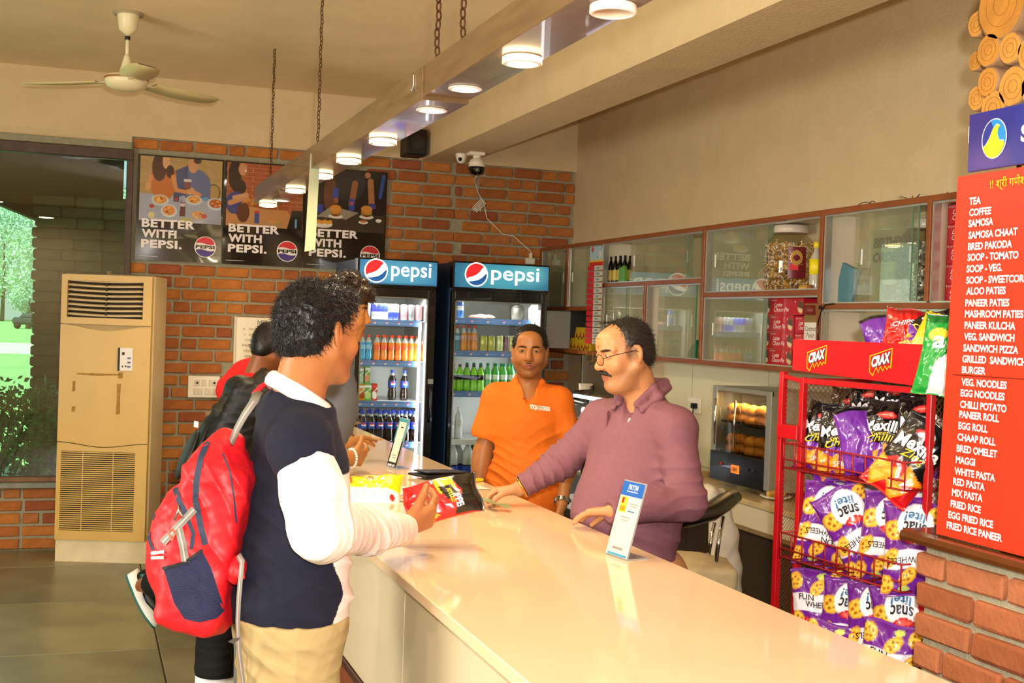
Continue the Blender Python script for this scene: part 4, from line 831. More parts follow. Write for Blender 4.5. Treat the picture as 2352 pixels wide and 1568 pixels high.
for zq in(.05,.28): MB().lathe([(0,0),(wq*.3,0),(wq*.25,.05),(0,.05)],(-.000,0,zq),10).build('print_jug',mat('print_maroon','7a2a22',.4),cpk)
for i in range(5): choco(yon(2172,600,xs),yon(2172,600,xs)-.42,1.914+i*.088,.086,['lowest','second','third','fourth','topmost'][i]+' red pie box of the stack beside the menu board',x=xs)
# jars
def candy_mesh(R,H,n,cols,seed):
    rg=np.random.RandomState(seed); b=MB(); 
    for i in range(n):
        a=rg.uniform(0,6.283); z=rg.uniform(.012,H); r=R*(.80+.16*rg.rand()) if rg.rand()<.85 or z<H-.03 else R*rg.rand()**.5*.8
        c=Vector((r*math.cos(a),r*math.sin(a),z)); M=Matrix.Rotation(rg.uniform(0,6.28),3,'X')@Matrix.Rotation(rg.uniform(0,6.28),3,'Z'); s=.011
        P=[M@Vector(p)*s for p in((1,0,0),(0,.8,0),(-1,0,0),(0,-.8,0),(0,0,.6),(0,0,-.6),(1.9,.6,0),(1.9,-.6,.2),(-1.9,.6,0),(-1.9,-.6,-.2))]
        b.add([c+p for p in P],[(0,1,4),(1,2,4),(2,3,4),(3,0,4),(1,0,5),(2,1,5),(3,2,5),(0,3,5),(0,6,7),(2,8,9)],False,mi=rg.randint(len(cols)))
    return b
def jar(loc,R,H,lb,cols,fill,label_c,lidc,seed):
    j=empty('candy_jar',loc,label=lb,cat='jar',group='large candy jars')
    prof=[(0,0),(R*.92,0),(R,.02),(R,H*.68),(R*.93,H*.77),(R*.68,H*.86),(R*.66,H*.90)]
    MB().lathe(prof,n=32).build('jar_wall',glassmat('jar_plastic','f1ece0',.07),j)
    MB().lathe([(R*.70,H*.88),(R*.73,H*.89),(R*.73,H*.985),(R*.66,H),(0,H)],n=28).build('lid',mat('lid_'+lidc,lidc,.3),j)
    cn=candy_mesh(R*1.0,H*.72,1500,cols,seed).build('candies',cols,j); cn['kind']='stuff'
    if label_c:
        b=MB(); V=[];n=8
        for k in range(n+1):
            a=math.radians(222+44*k/n); V+=[((R+.001)*math.cos(a),(R+.001)*math.sin(a),H*.20),((R+.001)*math.cos(a),(R+.001)*math.sin(a),H*.66)]
        b.add(V,[[2*k,2*k+2,2*k+3,2*k+1] for k in range(n)],True); lo=b.build('jar_label',mat('label_'+label_c,label_c,.35),j); lo.rotation_euler=(0,0,math.radians(12))
        s_=MB()
        for k in range(16):
            pass
        pts=[(math.radians(242)+(.28 if i%2 else .24)*math.cos(t),H*.50+(.045 if i%2 else .038)*math.sin(t)) for i,t in enumerate(np.linspace(0,2*math.pi,32,endpoint=False))]
        s_.add([((R+.003)*math.cos(a),(R+.003)*math.sin(a),z) for a,z in pts],[list(range(32))]); s_.build('gold_seal',mat('gold_print','c79a4a',.35,metal=.3),lo)
        t_=MB().add([((R+.003)*math.cos(a),(R+.003)*math.sin(a),z) for a,z in((3.95,H*.32),(4.3,H*.32),(4.3,H*.40),(3.95,H*.40))],[[0,1,2,3]]); t_.build('red_patch',m_red,lo)
    return j
gold=[mat('gold_foil','e0b04a',.25,metal=.45),mat('silver_foil','f0ece4',.2,metal=.4),mat('brown_wrap','8a5a30',.35),mat('gold_wrap2','c8963c',.3),mat('cream_wrap','f2e6c0',.3)]
silv=[mat('silver_foil2','cfd2cf',.3,metal=.6),mat('pearl_wrap','dcdcd4',.35),mat('grey_foil','9ba09c',.3,metal=.6)]
p=onx(1813,660,3.68); jar((3.675,p.y,1.984),.132,.37,'large jar of gold-wrapped candies with maroon label in the upper cell',gold,.26,'6f1420','cdbfae',4)
p=onx(2112,690,3.70); jar((3.69,p.y-.02,1.912),.115,.40,'jar of silver-wrapped candies behind the glass near the menu board',silv,.27,None,'c9bcae',5)
p=onx(1873,660,3.65); yb2=empty('sauce_bottle',(3.65,p.y,1.984),label='small clear bottle with yellow cap and yellow label beside the jar',cat='bottle')
MB().lathe([(0,0),(.034,0),(.036,.02),(.036,.17),(.016,.21),(.016,.235)],n=18).build('body',mat('clear_grey','b7b09c',.12,coat=.4),yb2); MB().lathe([(.019,.23),(.019,.262),(0,.262)],n=14).build('cap',mat('cap_yellow','e6cf2a',.3),yb2); MB().lathe([(.0368,.09),(.0368,.17)],n=18).build('label',mat('label_yellow','f0dc20',.4),yb2)
for i in range(7):
    MB_=MB().lathe([(0,0),(.022,0),(.014,.03),(0,.035)],n=8)
    tag(MB_.build('loose_candy',[gold[i%4]],loc=(3.60+.012*(i%3),p.y+.055-.014*i,1.984)),'wrapped candy beside the yellow-capped bottle, %s from the left'%['first','second','third','fourth','fifth','sixth','seventh'][i],'candy','loose candies on the shelf')
# small dark bottles
blk=bottle_mesh(.20,.021,m_bk,m_bk,mat('label_leaf','c7b04a',.4),full=.95,lab=(.10,.5),clear=m_bk)
for i in range(8):
    px=1402+i*5.4; x=3.60+.055*(i%2)
    thing_parts('dark_bottle',blk,(x,onx(px+(i%2)*6,640,x).y,2.072),'small black bottle, %s of the cluster in the open cell'%['first','second','third','fourth','fifth','sixth','seventh','last'][i],'bottle','small black bottles')
gp=MB().prism([(-.05,0),(.05,0),(.055,.09),(.03,.12),(-.05,.10)],(0,0,0),(0,-1,0),(0,0,1),(.02,0,0)).build('green_packet',mat('packet_green','5f9a35',.35),loc=(3.55,onx(1430,648,3.56).y,2.074)); tag(gp,'green packet leaning on the shelf in front of the black bottles','packet')
gp=MB().prism([(-.09,0),(.07,0),(.075,.05),(.02,.12),(-.04,.08),(-.09,.03)],(0,0,0),(0,-1,0),(0,0,1),(.05,0,0)).build('green_bag',mat('bag_green','1f6a3a',.35),loc=(3.62,onx(1598,820,3.63).y,1.579)); tag(gp,'dark green bag at the right end of the lower glass cell','bag')
gp=MB().box((0,0,.10),(.02,.15,.20)).build('leaning_card',mat('card_teal','4a7a86',.4),loc=(3.64,onx(1938,690,3.64).y,1.913),rot=(.32,0,0)); tag(gp,'thin card leaning inside the upper right glass cell','card')
# yellow wafer packs in the open dark shelf
m_yp=mat('wafer_yellow','c9a824',.4); m_rp=mat('wafer_red','a02a20',.4)
for i in range(9):
    px=1312+(i%6)*8; zz_=1.577+(0 if i<6 else .085); x=3.60; w_=.05
    o=empty('wafer_pack',(x,onx(px+(12 if i>=6 else 0),790,x).y,zz_),label='yellow and red wafer pack, %s'%(['first','second','third','fourth','fifth','sixth'][i]+' from the left in the lower row' if i<6 else ['left','middle','right'][i-6]+' one stacked on top'),cat='packet',group='yellow wafer packs')
    MB().prism([(-.045,0),(.045,0),(.016,.09),(-.016,.09)],(0,0,0),(0,-1,0),(0,0,1),(.05,0,0)).build('wrapper',m_yp,o); MB().prism([(-.02,.012),(.02,.012),(0,.055)],(-.001,0,0),(0,-1,0),(0,0,1),(.002,0,0)).build('print',m_rp,o)
# hanging sachet strip
q0=onx(1371,565,XC-.02); hs=empty('sachet_strip',tuple(q0),label='long hanging strip of red snack sachets on the cabinet upright',cat='sachets')
A_=(0,-1,0); U_=(0,0,1); wS=abs(onx(1356,600,XC-.02).y-onx(1387,600,XC-.02).y)
def hd_(P):
    W_=P.U.max(); P.C[:]=srgb('9fc2cc'); P.rect(0,0,W_,.25,'c22a24'); P.rect(0,.25,W_,.34,'e2b52c'); P.ell(W_*.2,.85,.12,.16,'c22230'); P.line(W_*.9,.95,W_*.6,.45,.03,'6a4a30'); P.ell(W_*.75,.6,.2,.2,'e8e0d0',a=.6)
paint_panel('header_card',hd_,(0,wS/2,-.15),A_,U_,wS,.15,24,24,m_print,hs)
for i in range(14):
    z=-.172-i*.041
    b=MB(); b.prism([(-wS/2,-.004),(-wS*.05,-.008),(-wS*.05,.028),(-wS/2,.030),(-wS/2-.006,.012)],(0,0,z),A_,U_,(-.012,0,0),mi=0); b.prism([(-wS*.05,-.006),(wS/2,-.004),(wS/2,.028),(-wS*.05,.030)],(0,0,z),A_,U_,(-.008,0,0),mi=1)
    b.prism([(wS*.12,.004),(wS*.32,.004),(wS*.32,.018),(wS*.12,.018)],(-.009,0,z),A_,U_,(-.002,0,0),mi=2); b.build('sachet',[mat('sachet_red','c0202a',.35),mat('sachet_pale','c4b8a4',.35),mat('sachet_teal','6a9aa0',.35)],hs)
MB().tube([(0,wS/2,-.76),(0,wS/2,-.83),(0,-.0,-.84),(0,0,-.78)],.003,5).build('hook_wire',mat('wire_yellow','e0b020',.4),hs)
# cable on top of cabinet
wv_=MB()
for k in range(4): wv_.tube([(XC+.08+.01*k,4.0+.35*k+.05*math.cos(t)+.10*t/6,ZC1+.014+.03*abs(math.sin(t+k))) for t in np.linspace(0,6,14)],.0022,5)
tag(wv_.build('cabinet_wires',mat('old_wire','4a4034',.6)),'loose tangle of thin wires on top of the wall cabinet','wire')
kn=MB().tube([onx(x,y,XC-.01) for x,y in((1880,800),(1878,760),(1879,740),(1886,715),(1895,700),(1915,697))],.004,6).box(tuple(onx(1884,706,XC-.01)),(.012,.02,.02),bev=.003); tag(kn.build('black_wire',m_bk),'black wire running down the cabinet upright','wire')
# ================================================================== WALL FACING, WORKTOP, OVEN
m_wt=mat('worktop_marble','c9b285',.16,noise=.12,nscale=8); m_dc=mat('dark_laminate_doors','3b2f22',.3,noise=.1,nscale=3)
wtp=empty('worktop',(3.55,5.9,0),label='marble worktop with cream fascia and dark cupboards along the right wall',cat='worktop')
XT=3.30
kbx('top',m_wt,(XT,2.6,.852),(XW,9.38,.88),wtp,.003)
for a,b in((2.6,4.3),(4.304,6.0),(6.004,7.7),(7.704,9.38)): kbx('fascia',mat('fascia_cream','d9cfae',.35),(XT+.012,a,.735),(XT+.03,b,.852),wtp,.001)
kbx('rail',mat('old_rail','8a744a',.5),(XT+.014,2.6,.712),(XT+.035,9.38,.735),wtp)
for a in np.arange(2.6,9.3,.62): kbx('cupboard_door',m_dc,(XT+.04,float(a),.08),(XT+.055,min(9.38,float(a)+.615),.71),wtp,.001)
kbx('plinth',m_pk,(XT+.06,2.6,0),(XW,9.38,.08),wtp)
wf=kbx('splashback_tile',mat('splash_cream','ded4ac',.25,noise=.03,nscale=2),(XW-.006,2.6,.882),(XW,7.62,1.553),wtp)
for a in (3.4,4.35,5.3,6.25,7.2): kbx('tile_joint',mat('joint_grey','a89a78',.6),(XW-.0072,a,.882),(XW-.0058,a+.004,1.553),wtp)
OX=3.42; oy0,oy1=5.57,6.20; oz0,oz1=.915,1.447
ov=empty('pastry_warmer',(OX,oy1,oz0),label='steel pastry warmer with twin glass doors and black control panel',cat='oven')
B=lambda n,m,lo,hi,bev=0: kbx(n,m,lo,hi,ov,bev)
m_gs=mat('grey_steel','9c9e98',.3,metal=.35); D=.36
B('roof',m_gs,(OX,oy0,oz1-.025),(OX+D,oy1,oz1),.002); B('side_panel',m_gs,(OX,oy0,oz0),(OX+D,oy0+.02,oz1-.025)); B('side_panel',m_gs,(OX,oy1-.02,oz0),(OX+D,oy1,oz1-.025)); B('back_panel',m_fr,(OX+D-.01,oy0,oz0),(OX+D,oy1,oz1-.03))
B('front_frame',m_gs,(OX-.006,oy1-.045,oz0+.15),(OX+.01,oy1,oz1),.002); B('front_frame',m_gs,(OX-.006,oy0,oz0+.01),(OX+.01,oy0+.05,oz1),.002)
B('control_panel',mat('oven_black','0d0b0a',.25,coat=.3),(OX-.012,oy0+.05,oz0),(OX+.01,oy1-.004,oz0+.165),.004)
B('inner_floor',m_fr,(OX+.01,oy0+.02,oz0+.14),(OX+D-.01,oy1-.02,oz0+.15))
for (a,b) in((oy0+.052,(oy0+oy1)/2+.005),((oy0+oy1)/2-.0,oy1-.045)): 
    g=B('glass_door',glassmat('oven_glass','e6e0d2',.08),(OX-.002,a,oz0+.165),(OX+.002,b,oz1-.03))
for y in (oy1-.06,(oy0+oy1)/2+.035): MB().tube([(OX-.02,y,oz0+.20),(OX-.02,y,oz1-.07)],.006,8).build('door_handle',mat('chrome','dcdcdc',.08,metal=1),ov).location=-Vector(ov.location)
MB().box((0,0,0),(.004,.085,.045)).build('led_display',mat('display_amber','c86a2a',.4,emit='ff8a30',es=.7),ov,loc=Vector((OX-.014,(oy0+oy1)/2+.02,oz0+.085))-ov.location)
lettering('104W',mat('display_dark','3a1408',.5),Vector((OX-.0165,(oy0+oy1)/2+.052,oz0+.07))-ov.location,(0,-1,0),(0,0,1),w=.06,h=.028,parent=ov,bold=.02)
for k in range(3): MB().lathe([(0,0),(.008,0),(.008,.006),(0,.006)],(0,0,0),10,M=Matrix.Rotation(-math.pi/2,3,'Y')).build('indicator',m_fr if k else m_red,ov,loc=Vector((OX-.012,[oy1-.14,oy0+.2,oy0+.14][k],oz0+.10))-ov.location)
for z in (oz0+.16,oz0+.33):
    kbx('tray',mat('tray_dark','2b2016',.4),(OX+.03,oy0+.04,z),(OX+D-.03,oy1-.04,z+.008),ov)
    for i in range(5):
        for j in range(1):
            for k in range(2):
                b=MB().lathe([(0,0),(.045,0),(.05,.018),(.034,.045),(0,.055)],n=10); pn=b.build('pastry',mat('pastry_%d'%((i+j)%2),['c98b35','b5761f'][(i+j)%2],.5,noise=.2,nscale=30))
                pn.location=(OX+.07+.08*j,oy0+.10+i*.10,z+.009+k*.05+.004*(i%2)); tag(pn,'golden pastry on the %s tray of the warmer, %s layer, %s from the rack side'%('lower' if z<oz0+.2 else 'upper',['bottom','top'][k],['first','second','third','fourth','fifth'][i]),'pastry','pastries on the %s tray of the warmer'%('lower' if z<oz0+.2 else 'upper'))
lt=light('warmer_light','AREA',(OX+.06,(oy0+oy1)/2,oz1-.035),4,(1,.72,.36),.4,size_y=.05); lt.rotation_euler=(0,0,math.pi/2)
# wall sockets
def socket(px,py,x,w,h,lb,plug=True):
    q=onx(px,py,x); o=empty('wall_socket',tuple(q),label=lb,cat='socket')
    MB().box((-.006,0,0),(.012,w,h),bev=.003).build('plate',m_wp,o); MB().box((-.014,w*.28,0),(.004,w*.28,h*.5),bev=.001).build('switch',MATS['switch_ivory'],o)
    if plug:
        MB().box((-.026,-w*.18,.0),(.03,w*.3,h*.36),bev=.006).build('plug',m_bk,o); MB().tube([(-.03,-w*.18,-.01),(-.034,-w*.18,-.06),(-.02,-w*.1,-.2),(-.02,0,-.31)],.004,6).build('plug_cord',m_bk,o)
socket(1597,931,XW-.008,.17,.10,'white wall socket with black plug left of the pastry warmer')
q=ony(1345,893,8.2); o=empty('wall_socket',tuple(q),label='small socket with black plug behind the man in orange',cat='socket'); MB().box((0,0,0),(.10,.03,.08),bev=.003).build('plate',m_wp,o); MB().box((-.035,-.03,-.01),(.05,.03,.03),bev=.003).build('adapter',m_wp,o); MB().box((.04,-.03,0),(.025,.03,.05),bev=.006).build('plug',m_bk,o)
MB().tube([(-.06,-.03,-.01),(-.10,-.04,-.03),(-.11,-.04,-.12),(-.11,-.04,-.22)],.004,6).tube([(-.02,-.04,-.02),(-.08,-.05,-.06),(-.2,-.05,-.09)],.006,6).build('plug_cord',m_bk,o)
sp=bx('mount_panel',mat('grey_mount','6d675c',.6),(q.x-.02,8.215,1.2),(XW,8.235,1.55)); tag(sp,'grey panel carrying the small socket under the cabinet','panel')
# painted dark bricks seen low right of the wide fridge are part of the wall; curved glass display
dc=empty('display_case',(2.85,6.75,0),label='curved glass display case with bright light behind the men',cat='display case')
prof=[(0,0),(.0,.95)]+[(.40-.40*math.cos(t),.95+.38*math.sin(t)) for t in np.linspace(.1,math.pi/2,9)]+[(.44,1.33),(.44,0)]
inner=[(.03,.30),(.03,.94)]+[(.40-.37*math.cos(t),.95+.35*math.sin(t)) for t in np.linspace(.1,math.pi/2,9)]+[(.41,1.30),(.41,.30)]
for yy in (0,.9):
    b=MB(); n=len(prof); V=[(x,yy,z) for x,z in prof]+[(x,yy,z) for x,z in inner]+[(x,yy+.02,z) for x,z in prof]+[(x,yy+.02,z) for x,z in inner]
    Fc=[]
    for i in range(n):
        j=(i+1)%n; Fc+=[[i,j,n+j,n+i],[2*n+j,2*n+i,3*n+i,3*n+j],[j,i,2*n+i,2*n+j],[n+i,n+j,3*n+j,3*n+i]]
    b.add(V,Fc).build('end_frame',m_bk,dc)
b=MB(); V=[(x,yy,z) for yy in(.02,.9) for x,z in prof[1:-2]]; m_=len(prof)-3
b.add(V,[[i,i+1,m_+i+1,m_+i] for i in range(m_-1)],True).build('curved_glass',glassmat('case_glass','e6f0ee',.08),dc)
MB().box((.22,.45,.15),(.43,.88,.30)).build('base',m_bk,dc); MB().box((.42,.45,.65),(.02,.88,1.28)).build('back',m_in,dc)
for z in(.62,.92): MB().box((.22,.45,z),(.36,.86,.008)).build('shelf',m_in,dc)
MB().box((.30,.45,1.29),(.03,.84,.02)).build('led_tube',mat('led_violet','ece6ff',.5,emit='e9e2ff',es=7),dc); MB().box((.05,.45,.90),(.015,.84,.02)).build('led_tube',MATS['led_violet'],dc)

# poster leaning behind the glass of the upper right cell
_a=onx(1996,700,3.62); _b=onx(2088,700,3.62); bpz=empty('order_poster',(3.62,_a.y,1.914),label='pale poster reading Birthday Order behind the upper right glass pane',cat='poster'); wq=abs(_a.y-_b.y)
def bpp(P):
    W_=P.U.max(); P.C[:]=srgb('d8d0b4'); P.rect(W_*.35,.05,W_*.95,.30,'8a5a34'); P.rect(W_*.35,.25,W_*.95,.36,'e0d6c8'); P.ell(W_*.65,.40,.16,.05,'c9b8a8'); P.line(W_*.75,.42,W_*.78,.50,.008,'7a4a3a')
paint_panel('sheet',bpp,(0,0,0),(0,-1,0),(0,0,1),wq,.36,40,50,m_print,bpz)
mg=mat('ink_grey','45433a',.6); lettering('BIRTHDAY',mg,(-.002,-.02,.27),(0,-1,0),(0,0,1),h=.05,w=wq*1.0,parent=bpz,bold=.05,shear=.15); lettering('ORDER',mg,(-.002,-.02,.20),(0,-1,0),(0,0,1),h=.05,w=wq*.72,parent=bpz,bold=.05,shear=.15)
# ================================================================== FIGURES : implicit surfaces -> one mesh each
def nrm(v): v=np.asarray(v,float); return v/np.linalg.norm(v)
class Sdf:
    def __init__(s): s.ops=[]; s.disp=None; s.post=[]
    def cone(s,a,b,ra,rb=None,k=.02,m='u'):
        a=np.asarray(a,float);b=np.asarray(b,float); rb=ra if rb is None else rb
        s.ops.append(('c',a,b,ra,rb,k,m,(a+b)/2,np.linalg.norm(b-a)/2+max(ra,rb))); return s
    def chain(s,pts,rs,k=.02,m='u'):
        for i in range(len(pts)-1): s.cone(pts[i],pts[i+1],rs[i],rs[i+1],k,m)
        return s
    def ell(s,c,r,R=None,k=.02,m='u'):
        c=np.asarray(c,float); s.ops.append(('e',c,np.asarray(r,float),np.eye(3) if R is None else np.asarray(R,float),0,k,m,c,max(r))); return s
    def box(s,c,h,rr,R=None,k=.02,m='u'):
        c=np.asarray(c,float);h=np.asarray(h,float); s.ops.append(('b',c,h,rr,np.eye(3) if R is None else np.asarray(R,float),k,m,c,np.linalg.norm(h)+rr)); return s
    def plane(s,o,n,k=.003):   # keep the side against n
        s.ops.append(('p',np.asarray(o,float),nrm(n),0,0,k,'i',np.zeros(3),1e9)); return s
    def prim(s,o,P):
        if o[0]=='c':
            a,b=o[1],o[2]; ba=b-a; pa=P-a; t=np.clip((pa@ba)/(ba@ba+1e-12),0,1)[:,None]; q=pa-t*ba
            return np.sqrt(np.einsum('ij,ij->i',q,q))-(o[3]+(o[4]-o[3])*t[:,0])
        if o[0]=='e':
            q=(P-o[1])@o[3]; r=o[2]; k0=np.sqrt((((q/r)**2).sum(1)))+1e-9; k1=np.sqrt(((q/(r*r))**2).sum(1))+1e-9; return k0*(k0-1)/k1
        if o[0]=='b':
            q=np.abs((P-o[1])@o[4])-o[2]; return np.sqrt((np.maximum(q,0)**2).sum(1))+np.minimum(q.max(1),0)-o[3]
        return (P-o[1])@o[2]
    def __call__(s,P,cc=None,hd=0):
        d=np.full(len(P),.5)
        for o in s.ops:
            if cc is not None and o[6]!='i' and np.linalg.norm(o[7]-cc)-o[8]-hd>.05+o[5]: continue
            e=s.prim(o,P); k=o[5]
            if o[6]=='u': h=np.maximum(k-np.abs(d-e),0)/k; d=np.minimum(d,e)-h*h*k*.25
            elif o[6]=='s': e=-e; h=np.maximum(k-np.abs(d-e),0)/k; d=np.maximum(d,e)+h*h*k*.25
            else: h=np.maximum(k-np.abs(d-e),0)/k; d=np.maximum(d,e)+h*h*k*.25
        if s.disp is not None:
            m=np.abs(d)<.05
            if m.any(): d[m]+=s.disp(P[m])
        for o,n in s.post: d=np.maximum(d,(P-np.asarray(o))@nrm(n))
        return d
def sdf_mesh(name,f,h,mats,B=8,colfn=None,region=None,smooth=1):
    lo=np.min([o[7]-o[8] for o in f.ops if o[6]=='u'],0)-.03; hi=np.max([o[7]+o[8] for o in f.ops if o[6]=='u'],0)+.03
    if region is not None: lo=np.maximum(lo,region[0]); hi=np.minimum(hi,region[1])
    nb=np.ceil((hi-lo)/(B*h)).astype(int)+1
    g=np.stack(np.meshgrid(*[np.arange(n) for n in nb],indexing='ij'),-1).reshape(-1,3)
    C=lo+(g+.5)*B*h; keep=[]
    for i in range(0,len(C),4000): keep.append(np.abs(f(C[i:i+4000]))<B*h*.87*1.3+.014)
    g=g[np.concatenate(keep)]; g=g[np.lexsort((g[:,2],g[:,1],g[:,0],g[:,2]//2,g[:,1]//2,g[:,0]//2))]; off=np.stack(np.meshgrid(*[np.arange(B+1)]*3,indexing='ij'),-1).reshape(-1,3)
    keys=[];pos=[];edges=[]; N=np.array(nb)*B+2
    kf=lambda q:(q[...,0]*N[1]+q[...,1])*N[2]+q[...,2]
    CH_=16
    for i in range(0,len(g),CH_):
        gg=g[i:i+CH_]; I=gg[:,None,:]*B+off[None]; P=lo+I*h; pts=P.reshape(-1,3); l_,h_=pts.min(0),pts.max(0)
        D=f(pts,(l_+h_)/2,np.linalg.norm(h_-l_)/2).reshape(len(gg),B+1,B+1,B+1); S=D<0
        if not S.any() or S.all(): continue
        c8=[D[:,a:a+B,b:b+B,c:c+B] for a in(0,1) for b in(0,1) for c in(0,1)]; n8=sum((x<0).astype(int) for x in c8); mx=(n8>0)&(n8<8)
        w=np.argwhere(mx)
        if not len(w): continue
        sm=np.zeros((len(w),3)); cn=np.zeros(len(w)); dv=np.stack([x[mx] for x in c8],1); crn=np.array([(a,b,c) for a in(0,1) for b in(0,1) for c in(0,1)],float)
        for a in range(8):
            for b in range(a+1,8):
                if np.abs(crn[a]-crn[b]).sum()!=1: continue
                m=(dv[:,a]<0)!=(dv[:,b]<0); t=(dv[m,a]/(dv[m,a]-dv[m,b]))[:,None]; sm[m]+=crn[a]+(crn[b]-crn[a])*t; cn[m]+=1
        base=gg[w[:,0]]*B+w[:,1:]; keys.append(kf(base)); pos.append(lo+(base+sm/cn[:,None])*h)
        for ax in range(3):
            sl=[slice(0,B)]*3; sh=[slice(0,B)]*3; sh[ax]=slice(1,B+1)
            a=S[(slice(None),*sl)]; b=S[(slice(None),*sh)]; e=np.argwhere(a!=b)
            if len(e): edges.append((ax,gg[e[:,0]]*B+e[:,1:],a[tuple(e.T)]))
    keys=np.concatenate(keys); pos=np.concatenate(pos); o=np.argsort(keys); keys=keys[o]; pos=pos[o]; Fs=[]
    for ax,q,ins in edges:
        u=np.zeros(3,int);v=np.zeros(3,int); u[(ax+1)%3]=1; v[(ax+2)%3]=1
        ok=(q[:,(ax+1)%3]>0)&(q[:,(ax+2)%3]>0); q=q[ok]; ins=ins[ok]
        kk=np.stack([kf(q-u-v),kf(q-v),kf(q),kf(q-u)],1); ix=np.searchsorted(keys,kk); ix=np.minimum(ix,len(keys)-1); good=(keys[ix]==kk).all(1); ix=ix[good]; ii=ins[good]
        Fs.append(np.where(ii[:,None],ix,ix[:,::-1]))
    Fc=np.concatenate(Fs)
    for _ in range(smooth):
        acc=np.zeros_like(pos); cnt=np.zeros(len(pos))
        for a in range(4):
            np.add.at(acc,Fc[:,a],pos[Fc[:,(a+1)%4]]); np.add.at(cnt,Fc[:,a],1)
        pos=np.where(cnt[:,None]>0,pos*.5+.5*acc/np.maximum(cnt,1)[:,None],pos)
    me=bpy.data.meshes.new(name); me.vertices.add(len(pos)); me.vertices.foreach_set('co',pos.astype(np.float32).ravel())
    nf=len(Fc); me.loops.add(nf*4); me.loops.foreach_set('vertex_index',Fc.astype(np.int32).ravel()); me.polygons.add(nf)
    me.polygons.foreach_set('loop_start',np.arange(0,nf*4,4,dtype=np.int32)); me.polygons.foreach_set('loop_total',np.full(nf,4,np.int32)); me.update(calc_edges=True)
    me.polygons.foreach_set('use_smooth',np.ones(nf,bool))
    for m in (mats if isinstance(mats,(list,tuple)) else [mats]): me.materials.append(m)
    if colfn is not None: set_col(me,colfn(pos))
    return me
def pz(px,py,Z):
    d=ray(px,py); fh=Vector((math.sin(YAW),math.cos(YAW),0)); t=Z/d.dot(fh); p=d*t; return np.array([p.x,p.y,p.z+EYE])
VR=np.array([math.cos(YAW),-math.sin(YAW),0.]); VF=np.array([math.sin(YAW),math.cos(YAW),0.]); VU=np.array([0,0,1.])
def facing(deg,tilt=0,roll=0):
    """deg: 0 = towards the camera, 90 = to the image right, 180 = away; returns 3x3 columns fwd,left,up"""
    a=math.radians(deg); f=-VF*math.cos(a)+VR*math.sin(a); l=np.cross(VU,f); t=math.radians(tilt)
    f2=f*math.cos(t)-VU*math.sin(t); u=np.cross(f2,l); r=math.radians(roll); l2=l*math.cos(r)+u*math.sin(r); u2=np.cross(f2,l2)
    return np.stack([f2,l2,u2],1)
def head_ops(S,o,R,s=1.0,ear=1,nose=1.0,cheek=1.0,neck_to=None,jaw=1.0):
    T=lambda x,y,z:o+R@(np.array([x,y,z])*s)
    S.ell(T(-.012,0,.028),np.array([.094,.075,.088])*s,R,k=.02)
    S.ell(T(.024,0,-.028),np.array([.068,.059*cheek,.082])*s,R,k=.03)
    for q in(-1,1):
        S.cone(T(-.006,q*.056*jaw,-.05),T(.058,q*.018,-.098),.021*s,.016*s,k=.03)
        S.ell(T(.062,q*.036,-.028),np.array([.024,.024*cheek,.026])*s,R,k=.025)
        S.cone(T(.083,q*.014,.026),T(.066,q*.050,.024),.010*s,.009*s,k=.012)
    S.ell(T(.070,0,-.098),np.array([.021,.024,.018])*s,R,k=.02)
    S.ell(T(.055,0,.055),np.array([.035,.050,.035])*s,R,k=.03)
    for q in(-1,1): S.ell(T(.092,q*.033,.008),np.array([.018,.019,.013])*s,R,k=.014,m='s')
    for q in(-1,1):
        S.ell(T(.0745,q*.0325,.0075),np.array([.0160,.0178,.0135])*s,R,k=.006)
        S.ell(T(.094,q*.0325,.0068),np.array([.016,.0135,.0052])*s,R,k=.0025,m='s')
    S.chain([T(.084,0,.022),T(.098,0,-.008),T(.108,0,-.024)],[.0085*s,.0092*s*nose,.0128*s*nose],k=.012)
    for q in(-1,1): S.ell(T(.098,q*.0125*nose,-.030),np.array([.012,.0085,.0085])*s,R,k=.007)
    S.cone(T(.090,0,-.042),T(.092,0,-.052),.006*s,.005*s,k=.01)
    S.ell(T(.082,0,-.060),np.array([.014,.026,.020])*s,R,k=.015)
    S.cone(T(.0865,-.019,-.0605),T(.0945,-.004,-.0565),.0038*s,.0058*s,k=.006); S.cone(T(.0945,.004,-.0565),T(.0865,.019,-.0605),.0058*s,.0038*s,k=.006)
    S.cone(T(.086,-.016,-.0675),T(.0925,0,-.0705),.0045*s,.0068*s,k=.005); S.cone(T(.0925,0,-.0705),T(.086,.016,-.0675),.0068*s,.0045*s,k=.005)
    S.cone(T(.101,-.022,-.0638),T(.101,.022,-.0638),.0035*s,.0035*s,k=.003,m='s')
    if ear:
        for q in(-1,1):
            Re=R@np.array(Matrix.Rotation(-q*.35,3,'Z'))@np.array(Matrix.Rotation(-.12,3,'Y'))
            S.ell(T(-.010,q*.080,-.004),np.array([.0185,.0075,.033])*s,Re,k=.008); S.ell(T(-.004,q*.0865,.000),np.array([.011,.006,.020])*s,Re,k=.005,m='s'); S.ell(T(-.002,q*.079,-.012),np.array([.007,.006,.009])*s,Re,k=.006)
    return T
